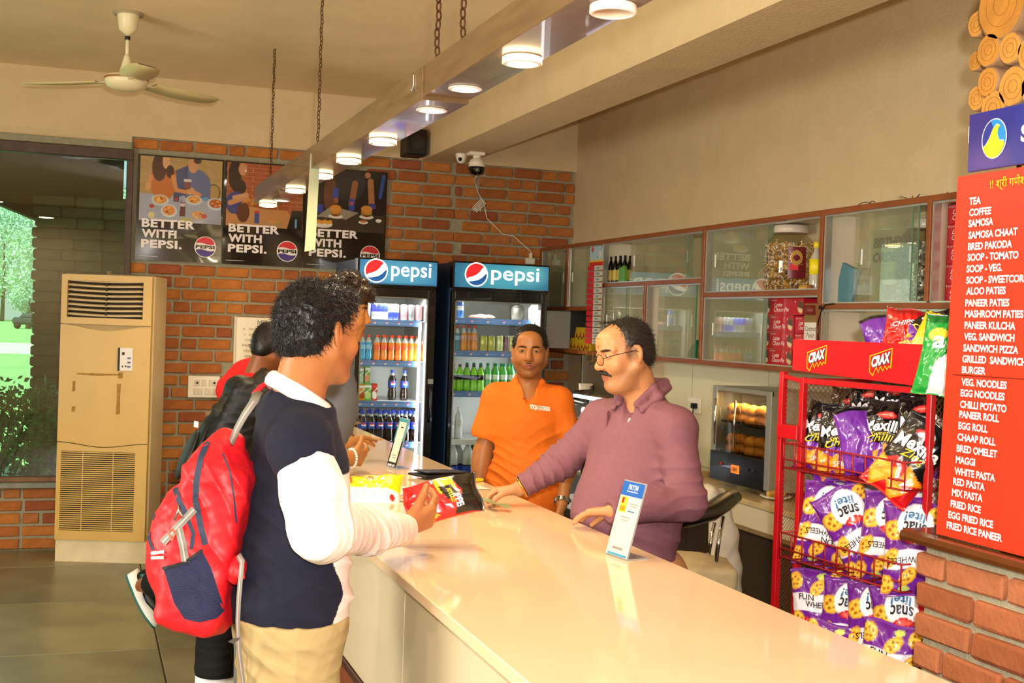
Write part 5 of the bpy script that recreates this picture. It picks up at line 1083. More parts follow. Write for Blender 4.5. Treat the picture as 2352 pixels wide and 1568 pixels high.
def skin_color(T_inv,base,lip,brow,beard,moust=None,s=1.0,hair=None):
    b=np.array(srgb(base))
    def f(P):
        L=T_inv(P)/s; C=np.tile(b,(len(P),1)); x,y,z=L.T
        n=1+.05*np.sin(P[:,0]*61+2*np.sin(P[:,2]*53))*np.sin(P[:,1]*57+P[:,2]*49); C=C*n[:,None]
        def mix(m,c): 
            c=np.array(srgb(c)); m=np.clip(m,0,1)[:,None]; C[:]=C*(1-m)+c*m
        inh=(np.abs(y)<.1)&(z>-.13)&(z<.13)&(x>-.02)
        red=np.exp(-((x-.06)**2/.0006+(np.abs(y)-.036)**2/.0004+(z+.03)**2/.0005)); C[:]=C*(1+red[:,None]*np.array([.10,-.04,-.08]))
        mix(inh*beard*((z<-.038)&(x>-.01))*np.clip((-.036-z)/.02,0,1)*np.clip(1.2-np.exp(-((z+.06)**2/.0002+y*y/.0008)),0,1),brow)
        lipm=(x>.078)*np.clip(1.25-((y/.024)**2+((z+.064)/.0115)**2),0,1)*3; mix(inh*lipm,lip)
        br=(x>.05)*np.clip(1.3-(((np.abs(y)-.032)/.021)**2+((z-.026-.06*(.03-np.abs(np.abs(y)-.03)))/.0048)**2),0,1)*2; mix(inh*br*.9,brow)
        mix(((x>.06)&inh)*np.clip(1.2-((np.abs(y)-.0325)/.019)**2-((z-.0065)/.009)**2,0,1)*.35,brow)
        if hair is not None: mix(hair(L),brow)
        return C
    return f
def hand_ops(S,w,f,p,side,curl=(.3,.3,.35,.4,.45),thumb=(.6,.4),s=1.0,spread=.12,palm=1.0):
    w=np.asarray(w,float);f=nrm(f);p=np.asarray(p,float);p=nrm(p-f*(p@f)); t=-side*np.cross(p,f)
    W_=.040*s
    for i,q in enumerate((1.0,.35,-.32,-.95)):
        kn=w+f*(.092-.004*abs(i-1))*s*palm+t*q*W_*.82-p*.003*s
        S.cone(w+t*q*.016*s+f*.008*s,kn,.0135*s,.0115*s,k=.014)
    for i,(q,L,r) in enumerate(((1.0,.074,.0092),(.35,.082,.0096),(-.32,.077,.0091),(-.95,.060,.0080))):
        kn=w+f*(.090-.004*abs(i-1))*s*palm+t*q*W_*.84; d=nrm(f+t*q*spread); a=0; pt=kn; c=curl[i+1] if len(curl)>4 else curl[i]
        for j,(fr,cc) in enumerate(((.46,.9),(.30,1.15),(.24,.8))):
            a+=c*cc; dd=d*math.cos(a)+p*math.sin(a); nx=pt+dd*L*fr*s; S.cone(pt,nx,(r*(1.06-.07*j))*s,(r*(.98-.09*j))*s,k=.0035); pt=nx
    th=w+t*.022*s+f*.022*s+p*.006*s; td=nrm(f*math.cos(thumb[0])+t*math.sin(thumb[0])+p*.25); m1=th+td*.042*s; td2=nrm(td+ (f*.5+p*.6)*thumb[1]); m2=m1+td2*.034*s; td3=nrm(td2+(f*.35+p*.5-t*.3)*thumb[1]); m3=m2+td3*.027*s
    S.cone(th,m1,.0165*s,.0125*s,k=.012); S.cone(m1,m2,.0118*s,.0105*s,k=.004); S.cone(m2,m3,.0105*s,.0085*s,k=.004)
    return S
def frameinv(o,R): return lambda P:(P-o)@R
m_skin=mat('skin','ffffff',.42,attr='col',sss=.06,spec=.4,bump=.06,bscale=350)
m_eye=mat('eye_white','d9d2c8',.15,coat=.6); m_iris=mat('iris','1c0f08',.1,coat=.8)
def eyes(parent,T,R,s,look=(0,0)):
    for q in(-1,1):
        c=T(.0735,q*.0325,.0072); e=empty('eye',tuple(c)); e.parent=parent
        b=MB(); 
        M=Matrix([list(R[:,0]),list(R[:,1]),list(R[:,2])]).transposed()@Matrix.Rotation(look[0],3,'Z')@Matrix.Rotation(look[1],3,'Y')@Matrix.Rotation(math.pi/2,3,'Y')
        pr=[(0,-.0128)]+[(.0128*math.sin(t),-.0128*math.cos(t)) for t in np.linspace(.25,math.pi-.45,9)]
        b.lathe([(r*s,z*s) for r,z in pr]+[(.0056*s,.01155*s)],n=18,M=M,mi=0); b.lathe([(.0058*s,.0117*s),(.0040*s,.0123*s),(0,.0129*s)],n=18,M=M,mi=1)
        link('eyeball',b.mesh('eyeball',[m_eye,m_iris]),e)
def strands(name,roots,dirs,length,m,parent,seg=4,r=.0011,curl=.3,grav=.5,seed=0,lean=None):
    rg=np.random.RandomState(seed); n=len(roots); P=roots.copy(); D=dirs.copy(); V=[P.copy()]; Ds=[D.copy()]
    L=length*rg.uniform(.6,1.15,n)[:,None]/seg; cax=rg.normal(size=(n,3)); cax/=np.linalg.norm(cax,axis=1)[:,None]
    for i in range(seg):
        D=D+curl*np.cross(cax,D)+np.array([0,0,-grav])*.25
        if lean is not None: D=D+lean*.25
        D/=np.linalg.norm(D,axis=1)[:,None]; P=P+D*L; V.append(P.copy()); Ds.append(D.copy())
    ref=rg.normal(size=(n,3)); vs=[]; 
    for i in range(seg+1):
        a=np.cross(Ds[i],ref); a/=np.linalg.norm(a,axis=1)[:,None]+1e-9; b=np.cross(Ds[i],a); w=r*(1-.85*i/seg)
        for k in range(3): an=2.094*k; vs.append(V[i]+(a*math.cos(an)+b*math.sin(an))*w)
    VV=np.stack(vs,1).reshape(-1,3); K=(seg+1)*3; base=(np.arange(n)*K)[:,None]; fs=[]
    for i in range(seg):
        for k in range(3): fs.append(np.array([i*3+k,i*3+(k+1)%3,(i+1)*3+(k+1)%3,(i+1)*3+k]))
    Fc=(base[:,:,None]+np.stack(fs)[None]).reshape(-1,4)
    me=bpy.data.meshes.new(name); me.from_pydata(VV.tolist(),[],Fc.tolist()); me.materials.append(m); me.polygons.foreach_set('use_smooth',np.ones(len(Fc),bool))
    return me
def join_meshes(a,b):
    """b appended to a (same material)"""
    va=np.zeros(len(a.vertices)*3,np.float32);a.vertices.foreach_get('co',va); vb=np.zeros(len(b.vertices)*3,np.float32);b.vertices.foreach_get('co',vb)
    fa=np.zeros(len(a.loops),np.int32);a.loops.foreach_get('vertex_index',fa); fb=np.zeros(len(b.loops),np.int32);b.loops.foreach_get('vertex_index',fb)
    me=bpy.data.meshes.new(a.name); V=np.concatenate([va,vb]); nv=len(V)//3; me.vertices.add(nv); me.vertices.foreach_set('co',V)
    L=np.concatenate([fa,fb+len(a.vertices)]).astype(np.int32); me.loops.add(len(L)); me.loops.foreach_set('vertex_index',L); nf=len(L)//4
    me.polygons.add(nf); me.polygons.foreach_set('loop_start',np.arange(0,nf*4,4,dtype=np.int32)); me.polygons.foreach_set('loop_total',np.full(nf,4,np.int32)); me.update(calc_edges=True); me.polygons.foreach_set('use_smooth',np.ones(nf,bool)); me.materials.append(a.materials[0]); return me
def hair_mesh(S,h,m,T,R,o,s,n,length,r=.0011,curl=.3,grav=.4,seed=0,keep=None,lean=None,out=.6,flow=None):
    base=sdf_mesh('hair',S,h,m,smooth=1); V=np.zeros(len(base.vertices)*3,np.float32); base.vertices.foreach_get('co',V); V=V.reshape(-1,3).astype(float)
    N=np.zeros(len(V)*3,np.float32); base.vertices.foreach_get('normal',N) ; N=N.reshape(-1,3).astype(float); rg=np.random.RandomState(seed)
    L=((V-o)@R)/s; okk=np.ones(len(V),bool) if keep is None else keep(L)
    idx=rg.choice(np.where(okk)[0],n); C=o+R@np.array([-.01,0,.0])*s; D=V[idx]-C; D/=np.linalg.norm(D,axis=1)[:,None]
    fl=(R@np.array(flow if flow is not None else (.3,0,-.3)))[None]; tang=fl-D*(D@fl.T); D=D*out+tang*(1-out)+rg.normal(size=D.shape)*.22; D/=np.linalg.norm(D,axis=1)[:,None]
    st=strands('hair',V[idx]-D*.004,D,length,m,None,r=r,curl=curl,grav=grav,seed=seed+1,lean=None if lean is None else R@np.array(lean)); return join_meshes(base,st)
def cloth_noise(amp,sc=9,dirs=((0,0,1),),seed=0):
    rg=np.random.RandomState(seed); K=[]
    for d in dirs:
        for j in range(3):
            v=nrm(np.array(d,float)+rg.normal(size=3)*.35)*sc*(1+.7*j); K.append((v*2*math.pi,rg.uniform(0,6.28),rg.normal(size=3)*sc*2.2,1/(1+.8*j)))
    def f(P):
        o=np.zeros(len(P))
        for v,ph,w,a in K:
            q=np.sin(P@v+ph+1.6*np.sin(P@w+ph*2)); o+=a*(1-np.abs(q))**2
        return -amp*(o/len(K)*2-.55)
    return f
def torso(S,nk,shL,shR,pel,R,t=0.,belly=0.,wid=1.,hip=1.,dep=1.,k=.05):
    up=np.array([0,0,1.]); f,l=R[:,0],R[:,1]; sc=(shL+shR)/2
    for q,sh in((1,shL),(-1,shR)): S.cone(nk-up*.055,sh-up*.004,.056+t,.047+t,k=k)
    S.cone(shL,shR,.048+t,.048+t,k=k)
    S.ell(sc-up*.14+f*.02,np.array([.108*dep+t,.160*wid+t,.20+t]),R,k=k)
    m=sc*.42+pel*.58; S.ell(m+f*(.012+belly*.6),np.array([.104*dep+belly*.7+t,.150*wid+belly*.4+t,.22+t]),R,k=k)
    S.ell(pel+f*belly*.4,np.array([.112*dep+belly*.4+t,.158*hip+t,.15+t]),R,k=k); return S
def fold(c,d,n,amp,rad,freq):
    """local folds around c: ripples along d, faded with distance"""
    c=np.asarray(c,float);d=nrm(d);n=nrm(n)
    def f(P):
        q=P-c; r2=(q**2).sum(1); ph=(q@d)*freq+.9*np.sin((q@n)*freq*.35); return -amp*np.exp(-r2/rad**2)*((1-np.abs(np.sin(ph)))**1.6-.35)
    return f
def sumf(*fs): return lambda P: sum(f(P) for f in fs)
# ================================================================== THE PEOPLE
def person(label): return empty('person',(0,0,0),0,label,'person')
def fix_root(pr,loc):
    """move the root to the base without moving the parts"""
    pr.location=loc
    for c in pr.children: c.location=Vector(c.location)-Vector(loc)
m_hair=mat('black_hair','120d0a',.42,spec=.5)
m_hair2=mat('curly_brown_hair','2a1a0c',.35,spec=.5); m_hairg=mat('greying_hair','241c17',.42,spec=.5)
HX=.0034
# ---------------------------------------------------------------- man in orange polo (stands behind the counter, facing the camera)
D_=person('man in an orange polo shirt standing behind the counter, facing the camera')
ZD=5.72; RD=facing(-3,4,0); oD=pz(1217,806,ZD); sD=1.0
S=Sdf(); T=head_ops(S,oD,RD,sD,cheek=1.13,jaw=1.16,nose=1.12)
bl=facing(2)[:,1]; bf=facing(2)[:,0]
nk=oD+np.array([0,0,-.155])-bf*.035; S.cone(T(-.025,0,-.05),nk+np.array([0,0,-.06]),.056,.062,k=.03)
shL=pz(1280,922,ZD+.03); shR=pz(1143,914,ZD+.03)
el_R=pz(1110,1035,ZD+.02); wr_R=pz(1090,1150,ZD-.03); ha_R=pz(1092,1200,ZD-.06)
el_L=pz(1305,1055,ZD+.0); wr_L=pz(1290,1158,ZD-.12)
chest=(shL+shR)/2+np.array([0,0,-.12]); pel=chest+np.array([0,0,-.52]); 
torso(S,nk,shL,shR,pel,facing(2),-.018)
S.chain([shR,el_R,wr_R],[.052,.040,.028],k=.03); S.chain([shL,el_L,wr_L],[.052,.040,.028],k=.03)
S.ell(el_R+(wr_R-el_R)*.25,[.043,.043,.075],None,k=.03); S.ell(el_L+(wr_L-el_L)*.25,[.043,.043,.07],None,k=.03)
hand_ops(S,wr_R,(0,0,-1),bl*-1.*-1,1,curl=(.25,.3,.35,.4,.45)); hand_ops(S,wr_L,nrm(np.array([-.15,-.1,-1])),-bl,-1,curl=(.25,.3,.35,.4,.45))
lg=[pel+np.array([0,0,-.05])+bl*.10,pel+np.array([0,0,-.05])-bl*.10]
ft=[np.array([l[0],l[1],.09]) for l in lg]
for l,t in zip(lg,ft): S.chain([l,(l+t)/2+bf*.02,t],[.085,.06,.045],k=.03)
S.cone(pel-bl*.08,pel+bl*.08,.12,.12,k=.05)
body=link('body',sdf_mesh('body',S,.0036,m_skin,colfn=skin_color(frameinv(oD,RD),'a4693a','8a4d35','2c1c12',.30,s=sD)),D_)
eyes(D_,T,RD,sD)
H=Sdf(); H.ell(T(-.016,0,.036),np.array([.098,.0805,.090])*sD,RD,k=.01); H.cone(T(-.03,-.07,.03),T(.015,-.074,.02),.012,.008,k=.01).cone(T(-.03,.07,.03),T(.015,.074,.02),.012,.008,k=.01)
H.ell(T(.092,0,-.014),np.array([.058,.080,.084])*sD,RD,k=.010,m='s'); H.plane(T(0,0,-.035),-RD[:,2]*1+RD[:,0]*.25,.01); H.ell(T(.02,0,-.08),np.array([.10,.10,.09])*sD,RD,k=.02,m='s')
link('hair',hair_mesh(H,.0038,m_hair,T,RD,oD,sD,1500,.018,keep=lambda L:(L[:,2]>.02),out=.25,flow=(.5,.5,.1),seed=3,r=.0012),D_)
M=Sdf(); M.cone(T(.098,-.003,-.0475),T(.086,-.026,-.056),.0042,.0028,k=.003).cone(T(.098,.003,-.0475),T(.086,.026,-.056),.0042,.0028,k=.003); link('moustache',sdf_mesh('moustache',M,.002,mat('thin_moustache','3a2416',.6)),D_)
# polo
C=Sdf(); up=np.array([0,0,1.])
torso(C,nk,shL,shR,pel,facing(2),.014,belly=.02)
wst=chest+np.array([0,0,-.30]); C.ell(wst+bf*.04,np.array([.13,.168,.20]),facing(2),k=.08)
slR=shR+(el_R-shR)*.62; slL=shL+(el_L-shL)*.55
C.cone(shR,slR-bl*.01,.070,.073,k=.03); C.cone(shL,slL+bl*.01,.070,.072,k=.03)
C.cone(slR,slR+nrm(el_R-shR)*.012,.072,.074,k=.006)
# collar opening and cuffs
C.cone(nk-up*.01-bf*.005,nk+up*.12,.060,.062,k=.006,m='s'); C.cone(nk+bf*.05-up*.0,nk+bf*.13-up*.085,.042,.010,k=.008,m='s')
for a,b in((shR,el_R),(shL,el_L)):
    d=nrm(b-a); e=a+d*(.70*np.linalg.norm(b-a)); C.cone(e+d*.062,e+d*.10,.075,.075,k=.003,m='s')
C.disp=sumf(cloth_noise(.004,5,((1,0,.6),(0,.3,1)),1),fold(chest+bf*.12-bl*.12-up*.18,(.4,0,1),(1,0,0),.010,.11,75),fold(chest+bf*.12+bl*.12-up*.10,(-.7,0,1),(1,0,0),.008,.11,60),fold(wst-bl*.13+bf*.1,(.8,0,1),(1,0,0),.010,.15,50))
m_or_=mat('orange_polo','e26c08',.8,noise=.04,nscale=60)
link('shirt',sdf_mesh('shirt',C,.0042,m_or_),D_)
# collar wings
K=Sdf()
for q in(-1,1):
    b0=nk-bf*.05+bl*q*.05+up*.030; b1=nk+bf*.035+bl*q*.062+up*.012; b2=nk+bf*.088+bl*q*.038-up*.042
    K.chain([b0,b1,b2],[.013,.013,.012],k=.01); K.cone(b1-up*.028+bl*q*.022,b2-up*.016+bl*q*.022,.010,.009,k=.02); K.cone(b0-up*.02+bl*q*.018,b1-up*.028+bl*q*.022,.011,.010,k=.02)
K.cone(nk-bf*.055+bl*.05+up*.03,nk-bf*.055-bl*.05+up*.03,.013,.013,k=.01)
link('collar',sdf_mesh('collar',K,.0032,m_or_),D_)
pl=Sdf(); pl.box(nk+bf*.135-up*.19,np.array([.004,.014,.05]),.003,facing(2)@np.array(Matrix.Rotation(-.10,3,'Y')),k=.004); link('placket',sdf_mesh('placket',pl,.003,m_or_),D_)
# name print on the chest (viewer's right)
def front_hit(S,p,d,t0=-.25,t1=.3):
    t=np.linspace(t0,t1,400); P=p[None]+d[None]*t[:,None]; v=S(P); i=np.argmax(v<0); return P[i]
def print_on(S,txt,m,par,c,ax,ay,d,w,h,bold=.02,lift=.002,shear=0,name='lettering'):
    V,Fc,dm=text_data(txt,bold,shear); V=(V-dm/2)/dm*np.array([w,h]); 
    P0=c[None]+V[:,:1]*ax[None]+V[:,1:]*ay[None]; t=np.linspace(-.12,.15,160); out=[]
    for p in P0:
        Q=p[None]+d[None]*t[:,None]; v=S(Q); i=int(np.argmax(v<0)); out.append(Q[i]-d*lift)
    b=MB(); b.add(out,Fc); return b.build(name,m,par)
m_wprint=mat('white_print','f6f2ea',.6)
cD=pz(1241,939,ZD-.12); print_on(C,'POOJA CATERERS',m_wprint,D_,cD,VR*1-VU*.12,VU,VF,.094,.026,bold=.045)
b=MB().lathe([(0,0),(.005,0),(.005,.003),(0,.003)],tuple(front_hit(C,pz(1202,915,ZD-.1),VF)-VF*.002),8,M=Matrix.Rotation(math.pi/2,3,'X')); b.build('button',mat('btn_orange','c85a10',.4),D_)
# trousers, shoes, watch
Tr=Sdf(); Tr.cone(pel-bl*.07,pel+bl*.07,.135,.135,k=.05)
for l,t in zip(lg,ft): Tr.chain([l,(l+t)/2+bf*.02,t+up*.0],[.105,.082,.075],k=.03)
Tr.plane((0,0,.06),(0,0,-1)); Tr.plane(pel+up*.04,(0,0,1)); Tr.disp=cloth_noise(.004,6,((0,0,1),),4)
link('trousers',sdf_mesh('trousers',Tr,.006,mat('dark_trousers','1d1a20',.8)),D_)
def shoe_m(t,f,m1,m2,par,nm='shoe'):
    f=nrm(f); S_=Sdf(); l_=np.cross(up,f); R_=np.stack([f,l_,up],1); t=np.array([t[0],t[1],0.]); S_.ell(t+f*.05+up*.055,[.15,.048,.045],R_,k=.03); S_.ell(t-f*.03+up*.07,[.06,.042,.055],R_,k=.03); S_.plane((0,0,.02),(0,0,-1)); o_=link(nm,sdf_mesh(nm,S_,.006,m1),par)
    b=MB().prism([(.21*math.cos(a)*(.78)+.0,.058*math.sin(a)) for a in np.linspace(0,2*math.pi,20,endpoint=False)],t+f*.045+up*.001,f,l_,up*.026); b.build('sole',m2,o_); return o_
m_sh=mat('black_shoe','161414',.4); m_so=mat('shoe_sole','2b2826',.6)
for t in ft: shoe_m(t,bf,m_sh,m_so,D_)
wv=nrm(wr_L-el_L); b=MB(); wc=wr_L-wv*.02; b.tube([wc-wv*.009,wc+wv*.009],.034,20,caps=False); b.tube([wc+wv*.009,wc-wv*.009],.031,20,caps=False)
for k in range(9): 
    a=k*.7; b.box(tuple(wc+.035*(math.cos(a)*VR+math.sin(a)*np.cross(wv,VR))),(.012,.006,.016))
b.build('watch',mat('steel_watch','b9b4a8',.2,metal=.9),D_)
pc=pz(1256,870,ZD+.05)
e_=T(-.012,-.086,-.038); MB().lathe([(0,-.004),(.004,0),(0,.004)],tuple(e_),8).build('ear_stud',mat('stud','e8e4dc',.1,metal=.9),D_)
fix_root(D_,Vector((oD[0],oD[1],0)))
# ---------------------------------------------------------------- man in mauve polo with glasses
E_=person('man in a mauve long-sleeved polo with glasses handing something over the counter')
ZE=4.50; RE=facing(-64,13,3); oE=pz(1432,812,ZE-.02); sE=1.05; RT=facing(-42); ef,elf=RT[:,0],RT[:,1]
S=Sdf(); T=head_ops(S,oE,RE,sE,cheek=1.06,jaw=1.05,nose=1.12)
nk=pz(1478,900,ZE+.02); S.cone(T(-.03,0,-.045),nk-up*.05,.060,.070,k=.03); S.ell(T(.03,0,-.105),[.045,.05,.03],RE,k=.04)
shL=pz(1548,985,ZE-.12); shR=pz(1385,965,ZE+.20)
elL=pz(1572,1150,ZE-.20); wrL=pz(1415,1172,4.16); 
elR=pz(1290,1060,ZE+.24); wrR=np.array(onz(1192,1122,1.118))
chest=(shL+shR)/2-up*.12+ef*.02; pel=chest-up*.44-ef*.02
torso(S,nk,shL,shR,pel,RT,-.02,wid=1.1)
S.chain([shL,elL,wrL],[.055,.042,.032],k=.03); S.chain([shR,elR,wrR],[.055,.042,.030],k=.03)
fL=nrm(pz(1325,1178,4.24)-wrL); hand_ops(S,wrL,fL,-up+elf*.1,-1,curl=(.15,.22,.20,.24,.3),thumb=(.25,.5),s=1.06,spread=.10)
fR=nrm(np.array(onz(1120,1136,1.09))-wrR); hand_ops(S,wrR,fR,nrm(np.array([0.,0,-1])*.8-VF*.35),1,curl=(.5,.55,.62,.7,.75),thumb=(.35,.9),s=1.04,spread=.05)
for q in(-1,1): S.chain([pel+elf*q*.10-up*.05,pel+elf*q*.11-up*.45,np.array([*(pel+elf*q*.12)[:2],.09])],[.09,.065,.045],k=.03)
S.cone(pel-elf*.1,pel+elf*.1,.13,.13,k=.05)
hairE=lambda L: (np.abs(L[:,1])>.045)*np.clip(1.25-((L[:,0]-.012)/.022)**2-((L[:,2]-.012)/.040)**2,0,1)*.6
link('body',sdf_mesh('body',S,.0033,m_skin,colfn=skin_color(frameinv(oE,RE),'bb8357','a05a46','2a1a12',.22,s=sE,hair=hairE)),E_)
eyes(E_,T,RE,sE,look=(0,.35))
H=Sdf(); H.ell(T(-.026,0,.034),np.array([.092,.0815,.090])*sE,RE,k=.01); H.ell(T(-.055,0,-.01),np.array([.055,.075,.065])*sE,RE,k=.02)
H.ell(T(.085,0,.035),np.array([.066,.085,.080])*sE,RE,k=.012,m='s'); H.ell(T(.035,0,-.085),np.array([.085,.11,.100])*sE,RE,k=.015,m='s'); H.plane(T(0,0,-.075),-RE[:,2],.01)
for q in(-1,1): H.ell(T(-.010,q*.085,-.002),np.array([.022,.022,.030])*sE,RE,k=.008,m='s')
H.disp=cloth_noise(.003,22,((0,0,1),(1,0,0)),2)
link('hair',hair_mesh(H,.0036,m_hairg,T,RE,oE,sE,3200,.024,keep=lambda L:(L[:,2]>-.06),out=.22,flow=(-.5,.3,-.5),seed=5,r=.0010,grav=.3),E_)
st_=strands('hair_tuft',np.array([T(.035+.01*math.sin(i),-.06+.0012*i,.118-.004*abs(math.sin(i*.5))) for i in range(90)]),np.tile(nrm(RE@np.array([.3,.3,.6])),(90,1)),.017,m_hairg,None,curl=.25,seed=8,r=.0009); link('hair_tuft',st_,E_)
M=Sdf(); 
for q in(-1,1): M.chain([T(.104,q*.002,-.046),T(.096,q*.018,-.050),T(.084,q*.031,-.062)],[.0075,.0072,.004],k=.006)
mo=sdf_mesh('moustache',M,.0024,mat('black_moustache','15100c',.5)); link('moustache',mo,E_)
b=MB()   # glasses
for q in(-1,1):
    c=T(.116,q*.034,.001); rr=[]; 
    for k in range(25):
        a=2*math.pi*k/24; rr.append(c+RE@np.array([-.010*abs(math.cos(a))*0,.0245*math.cos(a)*(1),.0185*math.sin(a)*(1.05)])*sE)
    b.tube(rr,.0013,6,caps=False,mi=0)
    b.add([c+RE@np.array([-.001,.024*math.cos(a),.019*math.sin(a)])*sE for a in np.linspace(0,6.283,24,endpoint=False)],[list(range(24))],mi=1)
    b.tube([c+RE@np.array([0,q*.0245,.004])*sE,T(.095,q*.072,.010),T(.0,q*.084,.010),T(-.022,q*.084,-.004)],.0013,6,mi=0)
b.tube([T(.116,-.010,.005),T(.119,0,.009),T(.116,.010,.005)],.0013,6,mi=0)
b.build('glasses',[mat('bronze_frame','4a3524',.25,metal=.8),glassmat('lens','f8f4ea',.05)],E_)
tk=MB().add([front_hit(S,T(.1,-.004+.008*(i%2),.040+.034*(i//2)),-RE[:,0],-.05,.1)+RE[:,0]*.0015 for i in (0,1,3,2)],[[0,1,2,3]]); tk.build('forehead_mark',mat('vermilion','d8481e',.6),E_)
C=Sdf(); bel=chest-up*.25+ef*.045;
C.chain([shL+elf*.003,elL+elf*.01,wrL],[.074,.068,.050],k=.035); C.chain([shR,elR,wrR+nrm(elR-wrR)*.03],[.070,.066,.048],k=.035)
for a,b_,e in((elL,wrL,.040),(elR,wrR,-.015)):
    d=nrm(b_-a); C.cone(b_+d*(e+.045),b_+d*(e+.07),.062,.062,k=.003,m='s')
torso(C,nk,shL,shR,pel,RT,.018,belly=.045,wid=1.12,hip=1.1); C.ell(bel,np.array([.165,.195,.22]),RT,k=.09)
C.cone(nk-up*.005,nk+up*.14,.064,.070,k=.006,m='s'); C.cone(nk+ef*.055,nk+ef*.112-up*.10,.038,.012,k=.008,m='s')
C.plane(pel-up*.12,-up)
C.disp=sumf(cloth_noise(.0045,4.5,((0,.2,1),(1,0,.5)),7),fold(elL+up*.03,(-.3,0,1),(1,0,0),.013,.10,70),fold((elR+wrR)/2,nrm(wrR-elR),(0,0,1),.009,.14,90),fold(elR,nrm(elR-shR),(0,0,1),.012,.10,75),fold(chest-up*.18+elf*.14+ef*.05,(.2,.3,1),(1,0,0),.013,.13,48),fold(bel-up*.1+elf*.1,(0,.2,1),(1,0,0),.010,.16,45))
m_mv=mat('mauve_polo','7a4d57',.85,noise=.05,nscale=70)
link('shirt',sdf_mesh('shirt',C,.0042,m_mv),E_)
K=Sdf()
for q in(-1,1):
    b0=nk-ef*.055+elf*q*.055+up*.040; b1=nk+ef*.03+elf*q*.066+up*.018; b2=nk+ef*.095+elf*q*.040-up*.040
    K.chain([b0,b1,b2],[.014,.014,.012],k=.01); K.cone(b1-up*.030+elf*q*.026,b2-up*.022+elf*q*.026,.011,.010,k=.025); K.cone(b0-up*.02+elf*q*.02,b1-up*.03+elf*q*.026,.012,.011,k=.025)
K.cone(nk-ef*.06+elf*.055+up*.04,nk-ef*.06-elf*.055+up*.04,.014,.014,k=.01)
link('collar',sdf_mesh('collar',K,.0032,m_mv),E_)
pk=Sdf(); pk.box(front_hit(C,pz(1392,985,ZE-.1),VF),np.array([.006,.016,.055]),.003,RT,k=.003); link('placket',sdf_mesh('placket',pk,.003,m_mv),E_)
bt=front_hit(C,pz(1404,951,ZE-.1),VF)-VF*.006; MB().lathe([(0,0),(.0065,0),(.0065,.003),(.003,.0035),(0,.003)],tuple(bt),12,M=Matrix.Rotation(math.pi/2,3,'X')).build('button',mat('btn_mauve','9a4a4c',.3),E_)
# small white rider emblem
em=[(-.35,-.5),(-.2,-.1),(-.45,.0),(-.1,.15),(0,.45),(.15,.5),(.2,.3),(.45,.42),(.3,.15),(.4,-.05),(.2,-.15),(.3,-.5),(.1,-.2),(-.1,-.2)]
c0=pz(1450,969,ZE-.15); hit=front_hit(C,c0,VF)-VF*.004; MB().add([hit+VR*a*.014+VU*b*.020 for a,b in em],[list(range(len(em)))]).build('emblem',m_wprint,E_)
Tr=Sdf(); torso(Tr,pel+up*.1,pel+up*.02+elf*.05,pel+up*.02-elf*.05,pel-up*.03,RT,.004,belly=.03,wid=1.1,hip=1.12); Tr.cone(pel-elf*.08-up*.08,pel+elf*.08-up*.08,.155,.155,k=.05); Tr.plane(pel+up*.03,up)
for q in(-1,1): Tr.chain([pel+elf*q*.10-up*.1,pel+elf*q*.11-up*.45,np.array([*(pel+elf*q*.12)[:2],.05])],[.12,.09,.075],k=.03); shoe_m(pel+elf*q*.12,ef,m_sh,m_so,E_)
Tr.plane((0,0,.05),-up); link('trousers',sdf_mesh('trousers',Tr,.006,mat('dark_blue_jeans','1e2a45',.8,noise=.1,nscale=80)),E_)
d=nrm(wrR-elR); c=wrR-d*.012; b=MB(); pts=[c+.040*(math.cos(a)*np.cross(d,VU)/np.linalg.norm(np.cross(d,VU))+math.sin(a)*np.cross(d,nrm(np.cross(d,VU)))*1.0) for a in np.linspace(0,6.283,28)]; b.tube(pts,.0045,8,caps=False); b.build('gold_bangle',mat('gold','e8b04a',.15,metal=1),E_)
fix_root(E_,Vector((pel[0],pel[1],0)))
handE=(wrR,fR)
# ---------------------------------------------------------------- young man in navy and white sweatshirt
A_=person('young man in a navy and white sweatshirt and khaki trousers reaching over the counter')
ZA=3.08; RA=facing(140,3,-4); oA=pz(734,768,ZA); sA=1.03; RT=facing(112); af,al=RT[:,0],RT[:,1]
S=Sdf(); T=head_ops(S,oA,RA,sA)
nk=pz(684,900,ZA-.0); S.cone(T(-.035,0,-.045),nk-up*.02,.060,.068,k=.03)
shR=pz(688,1018,ZA-.13); shL=pz(655,950,ZA+.22)
elR=pz(738,1218,ZA-.16); wrR=pz(928,1216,3.60)
elL=shL-up*.27+al*.02; wrL=elL-up*.20-af*.02
chest=(shL+shR)/2-up*.10+af*.01; pel=pz(664,1375,ZA+.03)
torso(S,nk,shL,shR,pel,RT,-.026,dep=.95)
S.chain([shR,elR,wrR],[.052,.040,.029],k=.03); S.chain([shL,elL,wrL],[.05,.038,.03],k=.03)
fR=nrm(pz(1012,1168,3.68)-wrR); pRn=nrm(VU*.62+VF*.78); hand_ops(S,wrR,fR,pRn,1,curl=(.3,.62,.68,.75,.8),thumb=(.5,.6),s=1.14,spread=.05); hand_ops(S,wrL,-up,af,-1)
for q in(-1,1): S.chain([pel+al*q*.10,pel+al*q*.10-up*.42,np.array([*(pel+al*q*.11)[:2],.09])],[.09,.062,.045],k=.03)
S.cone(pel-al*.07,pel+al*.07,.10,.10,k=.05)
link('body',sdf_mesh('body',S,.0032,m_skin,colfn=skin_color(frameinv(oA,RA),'a5683c','84482f','1c120c',.12,s=sA)),A_)
eyes(A_,T,RA,sA)
H=Sdf(); H.ell(T(-.020,0,.046),np.array([.101,.084,.089])*sA,RA,k=.01); H.ell(T(-.060,0,-.006),np.array([.056,.078,.070])*sA,RA,k=.03); H.ell(T(.045,0,.088),np.array([.055,.06,.045])*sA,RA,k=.03)
